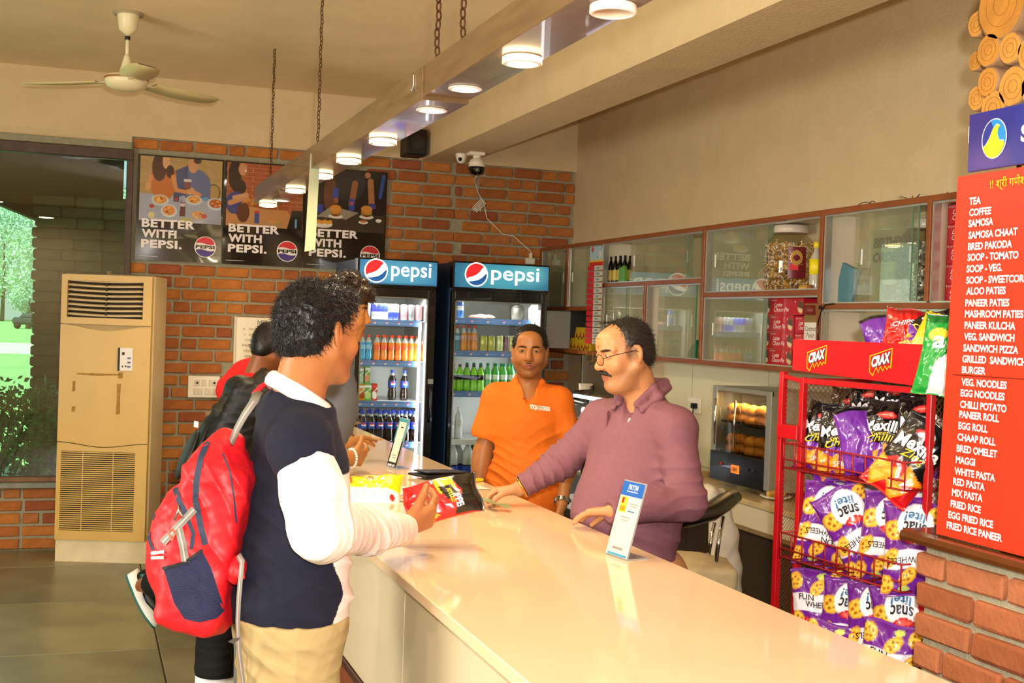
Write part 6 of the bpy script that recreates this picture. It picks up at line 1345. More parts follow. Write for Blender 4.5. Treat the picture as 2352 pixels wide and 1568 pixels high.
H.ell(T(.10,0,-.02),np.array([.060,.085,.085])*sA,RA,k=.012,m='s'); H.ell(T(.035,0,-.085),np.array([.080,.12,.090])*sA,RA,k=.012,m='s'); H.plane(T(0,0,-.066),-RA[:,2],.01)
for q in(-1,1): H.ell(T(-.004,q*.096,-.010),np.array([.024,.026,.032])*sA,RA,k=.008,m='s')
H.disp=cloth_noise(.008,14,((0,0,1),(1,0,0)),12)
link('hair',hair_mesh(H,.0038,m_hair,T,RA,oA,sA,8000,.024,keep=lambda L:(L[:,2]>-.052),out=.05,flow=(.35,.1,-.5),seed=15,r=.0011,curl=.30,grav=.25),A_)
# sweatshirt : navy body and white sleeves, each its own piece
NV=Sdf(); torso(NV,nk,shL,shR,pel,RT,.020,dep=1.0)
hipc=pel+up*.04; NV.ell(hipc-up*.02,np.array([.148,.190,.26]),RT,k=.05); NV.cone(hipc-al*.04-up*.03,hipc+al*.04-up*.03,.125,.125,k=.05)
NV.cone(shR,shR+(elR-shR)*.22,.072,.076,k=.03)
NV.cone(nk+up*.0+af*.01,nk+up*.14+af*.09,.072,.074,k=.006,m='s'); NV.plane(pel-up*.060,-up); NV.post=[(pel-up*.048,-up)]
fA=[cloth_noise(.005,4,((0,.2,1),),21),fold(hipc+af*.10-al*.06,(.2,0,1),(1,0,0),.018,.13,38),fold(hipc-af*.08-al*.1+up*.1,(.4,0,1),(1,0,0),.010,.15,40)]
NV.disp=sumf(*fA); m_nv=mat('navy_sweatshirt','0f1c44',.9,noise=.06,nscale=90); m_ws=mat('white_sweatshirt','e0d2cc',.9,noise=.02,nscale=60)
# white raglan side: colour by piece of the garment (sewn panels)
def nvcol(P):
    L=(P-pel)@RT; navy=np.array(srgb('060a22')); wh=np.array(srgb('e0d2cc')); C_=np.tile(navy,(len(P),1))
    side=(L[:,1]<.03)&(L[:,0]>.085+.016*np.sin(L[:,2]*34)+.25*np.maximum(0,.05-L[:,2])*0)&(L[:,2]<.33); C_[side]=wh
    return C_
link('shirt',sdf_mesh('shirt',NV,.0042,mat('navy_shirt_cloth','ffffff',.9,attr='col',noise=.05,nscale=90),colfn=nvcol),A_)
SL=Sdf(); a=shR+(elR-shR)*.18-al*.012; SL.chain([a,(a+elR)/2-al*.010,elR,(elR+wrR)/2,wrR-nrm(wrR-elR)*.02],[.070,.074,.070,.060,.048],k=.04)
d=nrm(wrR-elR); SL.cone(wrR+d*.045,wrR+d*.07,.058,.058,k=.003,m='s')
SL.disp=sumf(cloth_noise(.003,6,((1,0,.3),),5),fold((elR*.45+wrR*.55),d+np.array([0,0,.5]),(0,0,1),.013,.13,62),fold(elR+up*.02,d,(0,0,1),.014,.09,55))
link('sleeve',sdf_mesh('sleeve',SL,.0038,m_ws),A_)
SL2=Sdf(); SL2.chain([shL+(elL-shL)*.3,elL,wrL],[.075,.066,.052],k=.03); SL2.disp=cloth_noise(.004,6); link('sleeve',sdf_mesh('sleeve',SL2,.006,m_ws),A_)
cr=[]; 
cu=nrm(up*.84+af*.52)
e1=nrm(np.cross(cu,al)); e2=np.cross(cu,e1)
ring=[nk-up*.012+cu*.004+.082*(math.cos(t)*e1+math.sin(t)*e2)+cu*.0 for t in np.linspace(0,2*math.pi,40)]
MB().tube(ring,.013,10,caps=False,up=tuple(cu),flat=1.7).build('neckband',m_ws,A_)
Tr=Sdf(); Tr.cone(pel-al*.06-up*.02,pel+al*.06-up*.02,.138,.138,k=.06)
for q in(-1,1): Tr.chain([pel+al*q*.085-up*.08,pel+al*q*.10-up*.42,np.array([*(pel+al*q*.11)[:2],.06])],[.122,.098,.085],k=.04); shoe_m(pel+al*q*.11,af,m_sh,m_so,A_)
Tr.plane((0,0,.05),-up); Tr.plane(pel-up*.026,up); Tr.disp=sumf(cloth_noise(.008,5,((.3,0,1),(1,0,.2)),31),fold(pel-up*.30-al*.1,(.2,0,1),(1,0,0),.014,.16,42),fold(pel-up*.12-al*.1-af*.08,(.5,0,1),(1,0,0),.010,.10,60))
tr=link('trousers',sdf_mesh('trousers',Tr,.0046,mat('khaki_trousers','a38d60',.85,noise=.05,nscale=60)),A_)
hp=front_hit(Tr,pz(583,1417,ZA-.3),VF,-.2,.5)-VF*.002; MB().add([hp+VR*a+VU*b for a,b in((-.012,-.004),(.0,.004),(.014,.006),(.010,-.001),(-.002,-.008))],[[0,1,2,3,4]]).build('pocket_tag',mat('dark_tag','3a3026',.6),tr)
fix_root(A_,Vector((pel[0],pel[1],0)))
A_j=dict(nk=nk,shR=shR,shL=shL,chest=chest,pel=pel,af=af,al=al,wr=wrR,fR=fR)
# ---------------------------------------------------------------- curly haired man behind him
B_=person('curly-haired man with a white bead bracelet, mostly hidden behind the navy sweatshirt')
ZB_=4.95; RB=facing(98,8,0); oB=pz(788,714,ZB_); sB=1.0
S=Sdf(); T=head_ops(S,oB,RB,sB); RT=facing(100); f_,l_=RT[:,0],RT[:,1]
nk=oB-up*.155-f_*.05; S.cone(T(-.03,0,-.05),nk,.055,.062,k=.03); shR=nk-up*.08-l_*.18-f_*.02; shL=nk-up*.08+l_*.18-f_*.02; chest=(shL+shR)/2-up*.12; pel=np.array([.69,chest[1],.96])
wrR=np.array(onz(806,1052,1.125)); elR=np.array([.80,wrR[1]-.14,1.13]); wrL=np.array(onz(800,1015,1.15)); elL=wrL-f_*.24+up*.02
torso(S,nk,shL,shR,pel,RT,-.02)
S.chain([shR,elR,wrR],[.05,.042,.030],k=.03); S.chain([shL,elL,wrL],[.05,.042,.029],k=.03); S.cone(elR,wrR,.044,.033,k=.02)
hR=nrm(np.array(onz(876,1044,1.12))-wrR); hand_ops(S,wrR,hR,nrm(np.array([.1,.95,.25])),1,curl=(.4,.5,.55,.62,.7),thumb=(.7,.6),s=1.08,spread=.10)
hL=nrm(np.array(onz(868,1008,1.15))-wrL); hand_ops(S,wrL,hL,nrm(np.array([.0,-.6,-.7])),-1,curl=(.2,.25,.3,.4,.5),thumb=(.2,.3),s=1.02)
for q in(-1,1): S.chain([pel+l_*q*.10,pel+l_*q*.10-up*.42,np.array([*(pel+l_*q*.11)[:2],.09])],[.09,.062,.045],k=.03)
S.cone(pel-l_*.08,pel+l_*.08,.12,.12,k=.05)
link('body',sdf_mesh('body',S,.0040,m_skin,colfn=skin_color(frameinv(oB,RB),'a9703c','84482f','1c120c',.1,s=sB)),B_); eyes(B_,T,RB,sB)
H=Sdf(); H.ell(T(-.016,0,.045),np.array([.100,.086,.090]),RB,k=.01)
H.ell(T(.062,0,.075),[.05,.07,.05],RB,k=.02)
rg=np.random.RandomState(5)
for i in range(46):
    a=rg.uniform(-1.2,1.2); b_=rg.uniform(.15,1.5); x,y,z=.105*math.cos(b_)*math.cos(a)*(1 if i%3 else -1),.085*math.sin(a),.05+.095*math.sin(b_); H.ell(T(x*.98+.005,y,z),[.017,.017,.016],RB,k=.006)
H.ell(T(.105,0,-.025),np.array([.058,.085,.085]),RB,k=.012,m='s'); H.ell(T(.03,0,-.09),np.array([.085,.12,.095]),RB,k=.012,m='s')
link('hair',hair_mesh(H,.0042,m_hair2,T,RB,oB,sB,3200,.034,keep=lambda L:(L[:,2]>-.02),out=.6,flow=(.3,0,.2),seed=25,r=.0013,curl=.9,grav=.1),B_)
C=Sdf(); torso(C,nk,shL,shR,pel,RT,.016); C.chain([shR,elR-nrm(elR-shR)*.1],[.075,.065],k=.03); C.chain([shL,elL-nrm(elL-shL)*.1],[.075,.065],k=.03); C.disp=cloth_noise(.004,5); link('shirt',sdf_mesh('shirt',C,.007,mat('grey_tshirt','5a5e66',.85)),B_)
Tr=Sdf()
for q in(-1,1): Tr.chain([pel+l_*q*.09,pel+l_*q*.10-up*.42,np.array([*(pel+l_*q*.11)[:2],.06])],[.11,.085,.075],k=.04); shoe_m(pel+l_*q*.11,f_,m_sh,m_so,B_)
Tr.cone(pel-l_*.06,pel+l_*.06,.14,.14,k=.05); Tr.plane((0,0,.05),-up); link('trousers',sdf_mesh('trousers',Tr,.007,mat('grey_trousers','6b6a68',.85,noise=.2,nscale=30)),B_)
d=nrm(wrR-elR); c=wrR+d*.004; e1=nrm(np.cross(d,up)); e2=np.cross(d,e1); b=MB(); 
br=empty('bead_bracelet',tuple(c)); br.parent=B_; bead=MB().lathe([(0,-.0065),(.0046,-.0046),(.0065,0),(.0046,.0046),(0,.0065)],n=10).mesh('bead',mat('white_bead','efeae2',.25,coat=.4))
for k in range(21): a=2*math.pi*k/21; link('bead',bead,br,Vector(.040*(math.cos(a)*e1+math.sin(a)*e2*1.02)))
fix_root(B_,Vector((pel[0],pel[1],0))); 
pap=MB().add([wrL+hL*.09+np.array(q) for q in((0,-.03,.01),(.10,-.05,.02),(.13,.03,.0),(.03,.05,-.01),(.02,.0,.03))],[[0,1,2,3],[0,3,4]]); tag(pap.build('paper_note',mat('tan_paper','d9b98a',.6)),'crumpled tan paper held by the hand with the bead bracelet','paper')
# ---------------------------------------------------------------- man in red with a black backpack
C_=person('man in a red shirt and black trousers leaning on the counter, black backpack on')
ZC_=5.95; RC=facing(128,22,0); oC=pz(627,800,ZC_); sC=1.0; S=Sdf(); T=head_ops(S,oC,RC,sC); RT=facing(110); f_,l_=RT[:,0],RT[:,1]
pel=pz(492,1210,5.85); pel[2]=.92; nk=oC-up*.13-f_*.07; shR=nk-up*.10-l_*.17-f_*.05; shL=nk-up*.09+l_*.17-f_*.02; chest=(shL+shR)/2-up*.12-f_*.05
S.cone(T(-.03,0,-.05),nk,.055,.062,k=.03); torso(S,nk,shL,shR,pel,RT,-.02)
wrR=np.array(onz(770,992,1.13)); elR=wrR-f_*.24+up*.0; S.chain([shR,elR,wrR],[.05,.042,.030],k=.03); wrL=wrR+l_*.25; S.chain([shL,wrL-f_*.2,wrL],[.05,.042,.03],k=.03)
hC=nrm(np.array(onz(800,984,1.16))-wrR); hand_ops(S,wrR,hC,up*.8-f_*.3,1,curl=(.6,.7,.75,.8,.85),thumb=(.5,.8),s=1.05); hand_ops(S,wrL,f_,-up,-1)
kn=pel-up*.40+f_*.02; ftC=np.array([*(pel+f_*.02)[:2],.09]); S.chain([pel-l_*.10,kn-l_*.10,ftC-l_*.11],[.09,.062,.045],k=.03)
knL=pel-up*.42+l_*.10-f_*.02; ftL=pz(330,1345,6.2); S.chain([pel+l_*.10,knL,ftL],[.09,.062,.042],k=.03)
link('body',sdf_mesh('body',S,.0045,m_skin,colfn=skin_color(frameinv(oC,RC),'8a5430','84482f','1c120c',.1,s=sC)),C_); eyes(C_,T,RC,sC)
H=Sdf(); H.ell(T(-.018,0,.036),np.array([.100,.084,.092]),RC,k=.01); H.ell(T(-.05,0,-.01),np.array([.058,.076,.07]),RC,k=.02); H.ell(T(.10,0,-.01),np.array([.060,.085,.09]),RC,k=.012,m='s'); H.ell(T(.03,0,-.09),np.array([.085,.12,.095]),RC,k=.012,m='s')
link('hair',hair_mesh(H,.005,m_hair,T,RC,oC,sC,1200,.016,keep=lambda L:(L[:,2]>-.04),out=.3,seed=35,r=.0014),C_)
C=Sdf(); torso(C,nk,shL,shR,pel,RT,.018); C.chain([shR,elR,wrR-hC*.04],[.078,.065,.05],k=.03); C.chain([shL,wrL-f_*.2],[.075,.065],k=.03); C.chain([pz(608,832,6.12),pz(565,862,6.15),pz(532,895,6.1)],[.055,.075,.08],k=.04); C.disp=cloth_noise(.005,5,seed=3)
link('shirt',sdf_mesh('shirt',C,.006,mat('red_shirt','c81414',.85)),C_)
Tr=Sdf(); Tr.chain([pel-l_*.09,kn-l_*.10,ftC-l_*.11],[.12,.098,.105],k=.05); Tr.chain([pel+l_*.09,knL,ftL+nrm(knL-ftL)*.10],[.12,.092,.075],k=.04); Tr.cone(pel-l_*.06,pel+l_*.06,.15,.15,k=.05); Tr.plane((0,0,.045),-up); Tr.disp=cloth_noise(.006,5,seed=9)
link('trousers',sdf_mesh('trousers',Tr,.006,mat('black_trousers','08080a',.85)),C_)
# trainers: heel-up left foot and planted right foot
def trainer(o,f,u,par):
    f=nrm(f);u=nrm(u-f*(u@f)); l=np.cross(u,f); R_=np.stack([f,l,u],1); Tt=lambda x,y,z:o+R_@np.array([x,y,z])
    e=empty('trainer',tuple(o)); e.parent=par
    S_=Sdf(); S_.ell(Tt(.07,0,.045),[.135,.045,.042],R_,k=.03); S_.ell(Tt(-.01,0,.075),[.062,.043,.062],R_,k=.03); S_.chain([Tt(0,0,.09),Tt(-.01,0,.135)],[.045,.043],k=.02); S_.plane(Tt(0,0,.022),-u)
    me=sdf_mesh('upper',S_,.005,mat('trainer_black','0b0c0c',.5)); up_=link('upper',me,e); up_.location=-Vector(o)
    n=26; V=[];poly=[(.205*math.cos(a)*.80+.065,(.056 if math.cos(a)>-.3 else .048)*math.sin(a)) for a in np.linspace(0,2*math.pi,n,endpoint=False)]
    b=MB(); zt=lambda x:.030+.010*math.sin(x*48)+(.012 if x<0 else 0)
    V=[Tt(x,y,-.006+(.03*max(0,x-.15)*3)) for x,y in poly]+[Tt(x*1.0,y*1.02,zt(x)) for x,y in poly]+[Tt(x,y,-.018+(.03*max(0,x-.15)*3)) for x,y in poly]
    b.add(V[:2*n],[[i,(i+1)%n,n+(i+1)%n,n+i] for i in range(n)]+[[n+i for i in range(n)]],True,mi=0); b.add(V[2*n:]+V[:n],[[i,(i+1)%n,n+(i+1)%n,n+i] for i in range(n)]+[list(range(n))[::-1]],True,mi=1)
    so=b.build('sole',[mat('sole_white','e9ecec',.4),mat('sole_teal','2f6a66',.5)],e); so.location=-Vector(o)
    pn=MB()
    for q in(-1,1): pn.add([Tt(x,q*y,z) for x,y,z in((-.045,.044,.06),(.02,.047,.05),(.03,.045,.085),(-.02,.046,.105))],[[0,1,2,3]])
    p_=pn.build('side_panel',mat('trainer_teal','1f5a5a',.5),e); p_.location=-Vector(o)
    lc=MB()
    for k in range(5): lc.tube([Tt(.045+.02*k,-.028,.082-.010*k),Tt(.05+.02*k,0,.092-.010*k),Tt(.045+.02*k,.028,.082-.010*k)],.003,5)
    lc.tube([Tt(.035,0,.10),Tt(.05,-.03,.12),Tt(.07,-.045,.10)],.0025,5).tube([Tt(-.05,0,.13),Tt(-.065,0,.15),Tt(-.055,0,.165)],.003,5)
    q_=lc.build('laces',mat('lace_black','1a1a1a',.7),e); q_.location=-Vector(o)
    return e
toe=pz(352,1432,6.15); heel=pz(305,1335,6.25); trainer(heel+nrm(toe-heel)*.05,toe-heel,VR*1.0+VU*.35,C_)
ftr=ftC-l_*.11; trainer(np.array([ftr[0],ftr[1],.02]),f_,up,C_)
fix_root(C_,Vector((pel[0],pel[1],0)))
ph=MB().box((0,0,0),(.075,.009,.15),bev=.004); pho=ph.build('mobile_phone',m_bk,loc=tuple(np.array(onz(800,972,1.20))),rot=(1.25,.3,.6)); tag(pho,'dark mobile phone held in a hand above the far counter','phone')
MB().box((0,-.0048,0),(.066,.001,.135)).build('screen',mat('phone_screen','1a1714',.05,coat=.6),pho)
# black backpack
bp=empty('backpack',(0,0,0),label='black backpack on the back of the man in red',cat='backpack',group=None); m_bb=mat('black_nylon','0d0c0b',.55,noise=.2,nscale=20)
cb_=pz(535,985,5.72); Rb=RT@np.array(Matrix.Rotation(.38,3,'Y')); S=Sdf(); S.box(cb_,np.array([.05,.12,.19]),.05,Rb,k=.03); S.ell(cb_-f_*.09-up*.05,[.08,.14,.15],Rb,k=.04); S.ell(cb_+up*.17+f_*.05,[.09,.13,.07],Rb,k=.05); S.disp=sumf(cloth_noise(.007,6,seed=40)); link('pack',sdf_mesh('pack',S,.006,m_bb),bp)
for i in range(3):
    c0=cb_-f_*(.115+.045*i)-up*(.02+.05*i)
    S=Sdf(); S.ell(c0,[.022,.125,.15-.012*i],Rb,k=.01); link('pocket_panel',sdf_mesh('pocket_panel',S,.006,mat('black_nylon_%d'%(i%2),['1c1814','12100e'][i%2],.5)),bp)
poly_=MB().add([pz(x,y,5.35) for x,y in((446,966),(456,968),(455,982),(445,980))],[[0,1,2,3]]); poly_.build('reflective_tag',mat('tag_white','e8e6e2',.3),bp)
S=Sdf(); S.chain([shR+up*.05-f_*.02,nk-up*.01-l_*.09,nk-l_*.05+up*.02+f_*.02],[.03,.032,.025],k=.02); S.chain([pz(612,868,5.72),pz(575,900,5.7),pz(535,925,5.65),pz(508,945,5.62)],[.035,.045,.05,.048],k=.03); S.disp=cloth_noise(.008,8,seed=41); link('shoulder_strap',sdf_mesh('shoulder_strap',S,.006,mat('camo_strap','241f18',.6,noise=.5,nscale=14)),bp)
fix_root(bp,Vector((cb_[0],cb_[1],cb_[2]-.25)))
# ================================================================== RED BACKPACK
rb=empty('red_backpack',(0,0,0),label='red backpack with navy side pocket and grey straps on the back of the young man',cat='backpack')
Rk=np.stack([VR*math.cos(.16)+VU*math.sin(.16)*-1*-1,VF,VU*math.cos(.16)-VR*math.sin(.16)*-1*-1],1)
Rk=np.stack([nrm(VR*math.cos(.17)-VU*math.sin(.17)),VF,nrm(VU*math.cos(.17)+VR*math.sin(.17))],1)
ZK=3.02; S=Sdf(); S.box(pz(488,1240,ZK+.05),np.array([.050,.105,.175]),.035,Rk,k=.03); S.ell(pz(500,1090,ZK+.04),np.array([.062,.115,.12]),Rk,k=.05)
S.ell(pz(425,1250,ZK+.05),np.array([.072,.115,.165]),Rk,k=.04); S.ell(pz(395,1235,ZK+.04),np.array([.055,.095,.13]),Rk,k=.03); S.ell(pz(468,1395,ZK+.05),np.array([.080,.115,.055]),Rk,k=.05)
S.cone(pz(543,1015,ZK+.02),pz(520,1070,ZK),.018,.03,k=.04)
S.disp=sumf(cloth_noise(.006,6,((0,0,1),(.4,0,.6)),51),fold(pz(500,1120,ZK-.1),(1,0,.25),(0,0,1),.009,.12,60),fold(pz(520,1300,ZK-.1),(1,0,.5),(0,0,1),.008,.14,55))
KP=S; link('pack',sdf_mesh('pack',S,.0042,mat('red_ripstop','c4101c',.5,noise=.06,nscale=60)),rb)
def hitpx(S,px,py,z0,z1):
    fh=Vector(VF); d=ray(px,py); d=np.array(d/d.dot(fh)); t=np.linspace(z0,z1,500); P=np.array([0,0,EYE])[None]+d[None]*t[:,None]; v=S(P); i=int(np.argmax(v<0)); return P[i] if v[i]<0 else None
def ribbon_on(S,pts,wpx,m,par,name,z0=2.6,z1=3.5,lift=.003,seg=7):
    Q=[]
    for a,b in zip(pts[:-1],pts[1:]):
        for k in range(seg): t=k/seg; Q.append((a[0]+(b[0]-a[0])*t,a[1]+(b[1]-a[1])*t))
    Q.append(pts[-1]); V=[];last=None
    for i,(x,y) in enumerate(Q):
        x0,y0=Q[max(i-1,0)];x1,y1=Q[min(i+1,len(Q)-1)]; L=math.hypot(x1-x0,y1-y0)+1e-6; nx,ny=-(y1-y0)/L*wpx/2,(x1-x0)/L*wpx/2
        row=[]
        for s_ in(-1,0,1):
            h=hitpx(S,x+nx*s_,y+ny*s_,z0,z1)
            if h is None: h=last if last is not None else pz(x+nx*s_,y+ny*s_,(z0+z1)/2)
            row.append(h-VF*lift); last=h
        V+=row
    n=len(Q); b=MB(); b.add(V,[[3*i+j,3*i+j+1,3*i+j+4,3*i+j+3] for i in range(n-1) for j in(0,1)],True); return b.build(name,m,par)
def patch_on(S,poly,m,par,name,z0=2.6,z1=3.5,lift=.003,g=9):
    """smooth patch filling a polygon of pixels, draped on the surface"""
    xs=[p[0] for p in poly]; ys=[p[1] for p in poly]; cx,cy_=sum(xs)/len(xs),sum(ys)/len(ys); n=len(poly); R_=6; V=[]
    for r in range(R_+1):
        t=r/R_
        for p in poly:
            h=hitpx(S,cx+(p[0]-cx)*t,cy_+(p[1]-cy_)*t,z0,z1); 
            if h is None: h=V[-1]+VF*lift if V else pz(cx,cy_,(z0+z1)/2)
            V.append(h-VF*lift)
    b=MB(); b.add(V,[[r*n+i,r*n+(i+1)%n,(r+1)*n+(i+1)%n,(r+1)*n+i] for r in range(R_) for i in range(n)],True); return b.build(name,m,par)
m_zip=mat('zip_navy','222c44',.6,bump=.3,bscale=300); m_strap=mat('strap_grey','77756f',.6); m_pink=mat('strap_pink','c99a94',.6); m_navyp=mat('mesh_pocket_navy','171c40',.75,bump=.5,bscale=260)
def subdiv(poly,k=4): return [(a[0]+(b[0]-a[0])*i/k,a[1]+(b[1]-a[1])*i/k) for a,b in zip(poly,poly[1:]+poly[:1]) for i in range(k)]
ribbon_on(KP,[(478,1013),(462,1050),(452,1100),(450,1150),(462,1210),(472,1250)],14,m_zip,rb,'zip')
ribbon_on(KP,[(392,1092),(400,1110),(412,1150),(428,1180)],13,m_zip,rb,'zip'); ribbon_on(KP,[(355,1178),(344,1205),(342,1235),(352,1262)],7,m_zip,rb,'zip')
ribbon_on(KP,[(385,1077),(398,1088)],12,m_zip,rb,'zip'); ribbon_on(KP,[(428,1180),(445,1225),(440,1260)],9,m_zip,rb,'zip')
ribbon_on(KP,[(448,1168),(375,1245)],17,m_strap,rb,'webbing',lift=.006); ribbon_on(KP,[(448,1168),(375,1245)],4,m_pink,rb,'webbing_line',lift=.0075)
ribbon_on(KP,[(412,1212),(420,1245),(428,1290)],18,m_strap,rb,'webbing',lift=.006); ribbon_on(KP,[(412,1212),(420,1245),(428,1290)],4,m_pink,rb,'webbing_line',lift=.0075)
ribbon_on(KP,[(388,1222),(398,1212),(406,1224),(396,1238),(388,1222)],4,mat('buckle_orange','d8421c',.4),rb,'buckle',lift=.009)
patch_on(KP,subdiv([(376,1302),(425,1290),(465,1264),(485,1300),(518,1400),(500,1418),(460,1428),(425,1420),(402,1385)]),m_navyp,rb,'side_pocket',lift=.005)
ribbon_on(KP,[(374,1304),(425,1291),(467,1261)],7,mat('elastic_black','111018',.7),rb,'pocket_edge',lift=.007)
ribbon_on(KP,[(348,1269),(378,1266)],7,mat('reflective','d9d0d4',.2,metal=.4),rb,'reflective_tag',lift=.006); ribbon_on(KP,[(348,1280),(378,1279)],7,MATS['reflective'],rb,'reflective_tag',lift=.006)
ribbon_on(KP,[(512,1040),(528,1080),(538,1140),(544,1200)],4,m_zip,rb,'seam')
MB().tube([hitpx(KP,412,1160,2.6,3.5)-VF*.006,hitpx(KP,414,1170,2.6,3.5)-VF*.012,hitpx(KP,404,1192,2.6,3.5)-VF*.012],.003,6).tube([hitpx(KP,412,1165,2.6,3.5)-VF*.01,hitpx(KP,420,1180,2.6,3.5)-VF*.012,hitpx(KP,422,1187,2.6,3.5)-VF*.012],.003,6).build('zip_pull',mat('chrome2','c8c4bc',.15,metal=1),rb)
def strap(pts,r,flat,name,m,line=True,upv=None):
    b=MB(); b.tube(pts,r,8,flat=flat,up=upv or tuple(VF)); b.build(name,m,rb)
    if line: MB().tube([np.array(p)-VF*(r*flat+.0015) for p in pts],r*.22,5,flat=.4,up=tuple(VF)).build('strap_line',m_pink,rb)
strap([pz(592,902,2.99),pz(583,922,2.94),pz(562,952,2.92),pz(544,985,2.93),pz(532,1015,2.95)],.013,.35,'shoulder_strap',m_strap)
strap([pz(583,905,3.02),pz(600,888,3.05),pz(622,874,3.10),pz(645,868,3.18)],.007,.6,'shoulder_strap',mat('strap_red','d0131f',.6),False)
strap([pz(548,1275,2.90),pz(556,1290,2.88),pz(552,1330,2.86),pz(548,1380,2.86),pz(546,1430,2.87),pz(550,1500,2.90),pz(562,1590,2.95),pz(566,1650,2.97)],.0085,.3,'hanging_strap',m_strap)
S=Sdf(); S.ell(pz(545,1310,2.96),np.array([.022,.04,.035]),Rk,k=.01); S.cone(pz(535,1290,2.98),pz(560,1325,2.92),.018,.006,k=.02); S.disp=cloth_noise(.004,14); link('side_wing',sdf_mesh('side_wing',S,.004,MATS['red_ripstop']),rb)
MB().tube([pz(400,1395,2.98),pz(402,1412,2.95),pz(410,1432,2.95)],.004,6).tube([pz(400,1398,2.98),pz(398,1420,2.95)],.003,6).build('cord',MATS['strap_red'],rb)
fix_root(rb,Vector(pz(470,1430,ZK)))
# ================================================================== PACKETS
def softnoise(U,V,seed,amp):
    rg=np.random.RandomState(seed); o=np.zeros(U.shape)
    for k in range(7):
        a,b,p,q=rg.uniform(-7,7),rg.uniform(-7,7),rg.uniform(0,6.28),rg.uniform(.5,2); o+=(1-np.abs(np.sin(a*U+b*V+p+q*np.sin(b*U-a*V))))*rg.uniform(.3,1)
    return amp*(o/3.5-.5)
class Packet:
    def __init__(s,w,h,t,seed,crim=.05): s.w,s.h,s.t,s.seed,s.cr=w,h,t,seed,crim
    def pos(s,u,v,side,lift=0):
        u=np.asarray(u,float);v=np.asarray(v,float); vv=np.clip(np.abs(v)/(1-s.cr*1.2),0,1); env=np.sqrt(np.clip(1-vv**2.4,0,1))*np.sqrt(np.clip(1-np.abs(u)**2.6,0,1))
        y=s.t/2*env; y=y+softnoise(u,v,s.seed+(side>0),.010)*np.clip(env*2+.15,0,1)*(np.abs(u)<1)
        x=u*s.w/2*(1-.09*np.sqrt(np.clip(1-v*v,0,1))*(1-.5*np.abs(u)*0)); z=v*s.h/2*(1-.03*env)+.004*np.sin(u*4+s.seed)
        bend=.02*np.sin(s.seed*2.3)*(v*v)+.012*np.sin(s.seed)*u*v
        yy=(-(y+lift) if side<0 else (y+lift)*.9)+bend
        return np.stack([x,yy,z],-1)
    def build(s,name,front,back,texts,m,nx=50,ny=64):
        u=np.linspace(-1,1,nx);v=np.linspace(-1,1,ny);U,V=np.meshgrid(u,v); A=s.pos(U,V,-1); B=s.pos(U,V,1)
        B[:,0]=A[:,0];B[:,-1]=A[:,-1];B[0]=A[0];B[-1]=A[-1]
        P=Paint((U+1)/2*s.w/s.h,(V+1)/2,'000000'); front(P); Q=Paint((U+1)/2*s.w/s.h,(V+1)/2,'000000'); back(Q)
        idx=np.arange(nx*ny).reshape(ny,nx); q=lambda I,r: (np.stack([I[:-1,:-1],I[:-1,1:],I[1:,1:],I[1:,:-1]],-1) if not r else np.stack([I[:-1,:-1],I[1:,:-1],I[1:,1:],I[:-1,1:]],-1)).reshape(-1,4)
        F_=np.concatenate([q(idx,False),q(idx+nx*ny,True)]); X=np.concatenate([A.reshape(-1,3),B.reshape(-1,3)])
        me=bpy.data.meshes.new('wrapper'); me.from_pydata(X.tolist(),[],F_.tolist()); me.materials.append(m); me.polygons.foreach_set('use_smooth',np.ones(len(F_),bool)); set_col(me,np.concatenate([P.C.reshape(-1,3),Q.C.reshape(-1,3)]))
        parts=[('wrapper',me)]
        for (txt,mm,cu,cv,w_,h_,rot,sh,bold) in texts:
            Vt,Fc,dm=text_data(txt,bold,sh); L=(Vt-dm/2)/dm*np.array([w_*s.w,h_*s.h]); co,si=math.cos(rot),math.sin(rot); L=np.stack([L[:,0]*co-L[:,1]*si,L[:,0]*si+L[:,1]*co],1)
            uu=cu+L[:,0]/(s.w/2); vv=cv+L[:,1]/(s.h/2); X=s.pos(np.clip(uu,-.97,.97),np.clip(vv,-.97,.97),-1,.0035); b=MB(); b.add(X.tolist(),Fc); parts.append(('lettering',b.mesh('lettering',mm)))
        return parts
m_foil=mat('glossy_foil','ffffff',.22,attr='col',coat=.5,spec=.6)
m_wt_=mat('print_white','f2ecec',.35); m_yl=mat('print_yellow','e8c21c',.35); m_dkp=mat('print_dark','1a1420',.35); m_bp_=mat('print_blue','2f6f9e',.35)
def fr_mex(c1,c2,cn):
    def f(P):
        W_=P.U.max(); P.C[:]=srgb(c1); P.poly([(0,.30),(W_*.3,.46),(W_,.36),(W_,1),(0,1)],'0d0b0e'); P.rect(0,.93,9,1,'1d1a20')
        P.ell(W_*.5,.82,.13,.045,'d22a2e'); P.ell(W_*.5,.82,.105,.03,'e85a4c')
        for (x,y,a) in((.12,.30,0),(.40,.22,1.2),(.75,.33,2.1),(.22,.14,.5),(.62,.12,2.6)):
            r=.19; P.poly([(W_*x+r*math.cos(a+k*2.09),y+r*.8*math.sin(a+k*2.09)) for k in range(3)],cn); P.poly([(W_*x+r*.6*math.cos(a+k*2.09),y+r*.5*math.sin(a+k*2.09)) for k in range(3)],'f0b040')
        P.noise(.06,30)
    return f
plain=lambda c,c2: (lambda P:(P._m(np.ones(P.U.shape),c),P.poly([(0,.2),(P.U.max(),.35),(P.U.max(),.7),(0,.55)],c2),P.rect(0,.94,9,1,'16121a')))
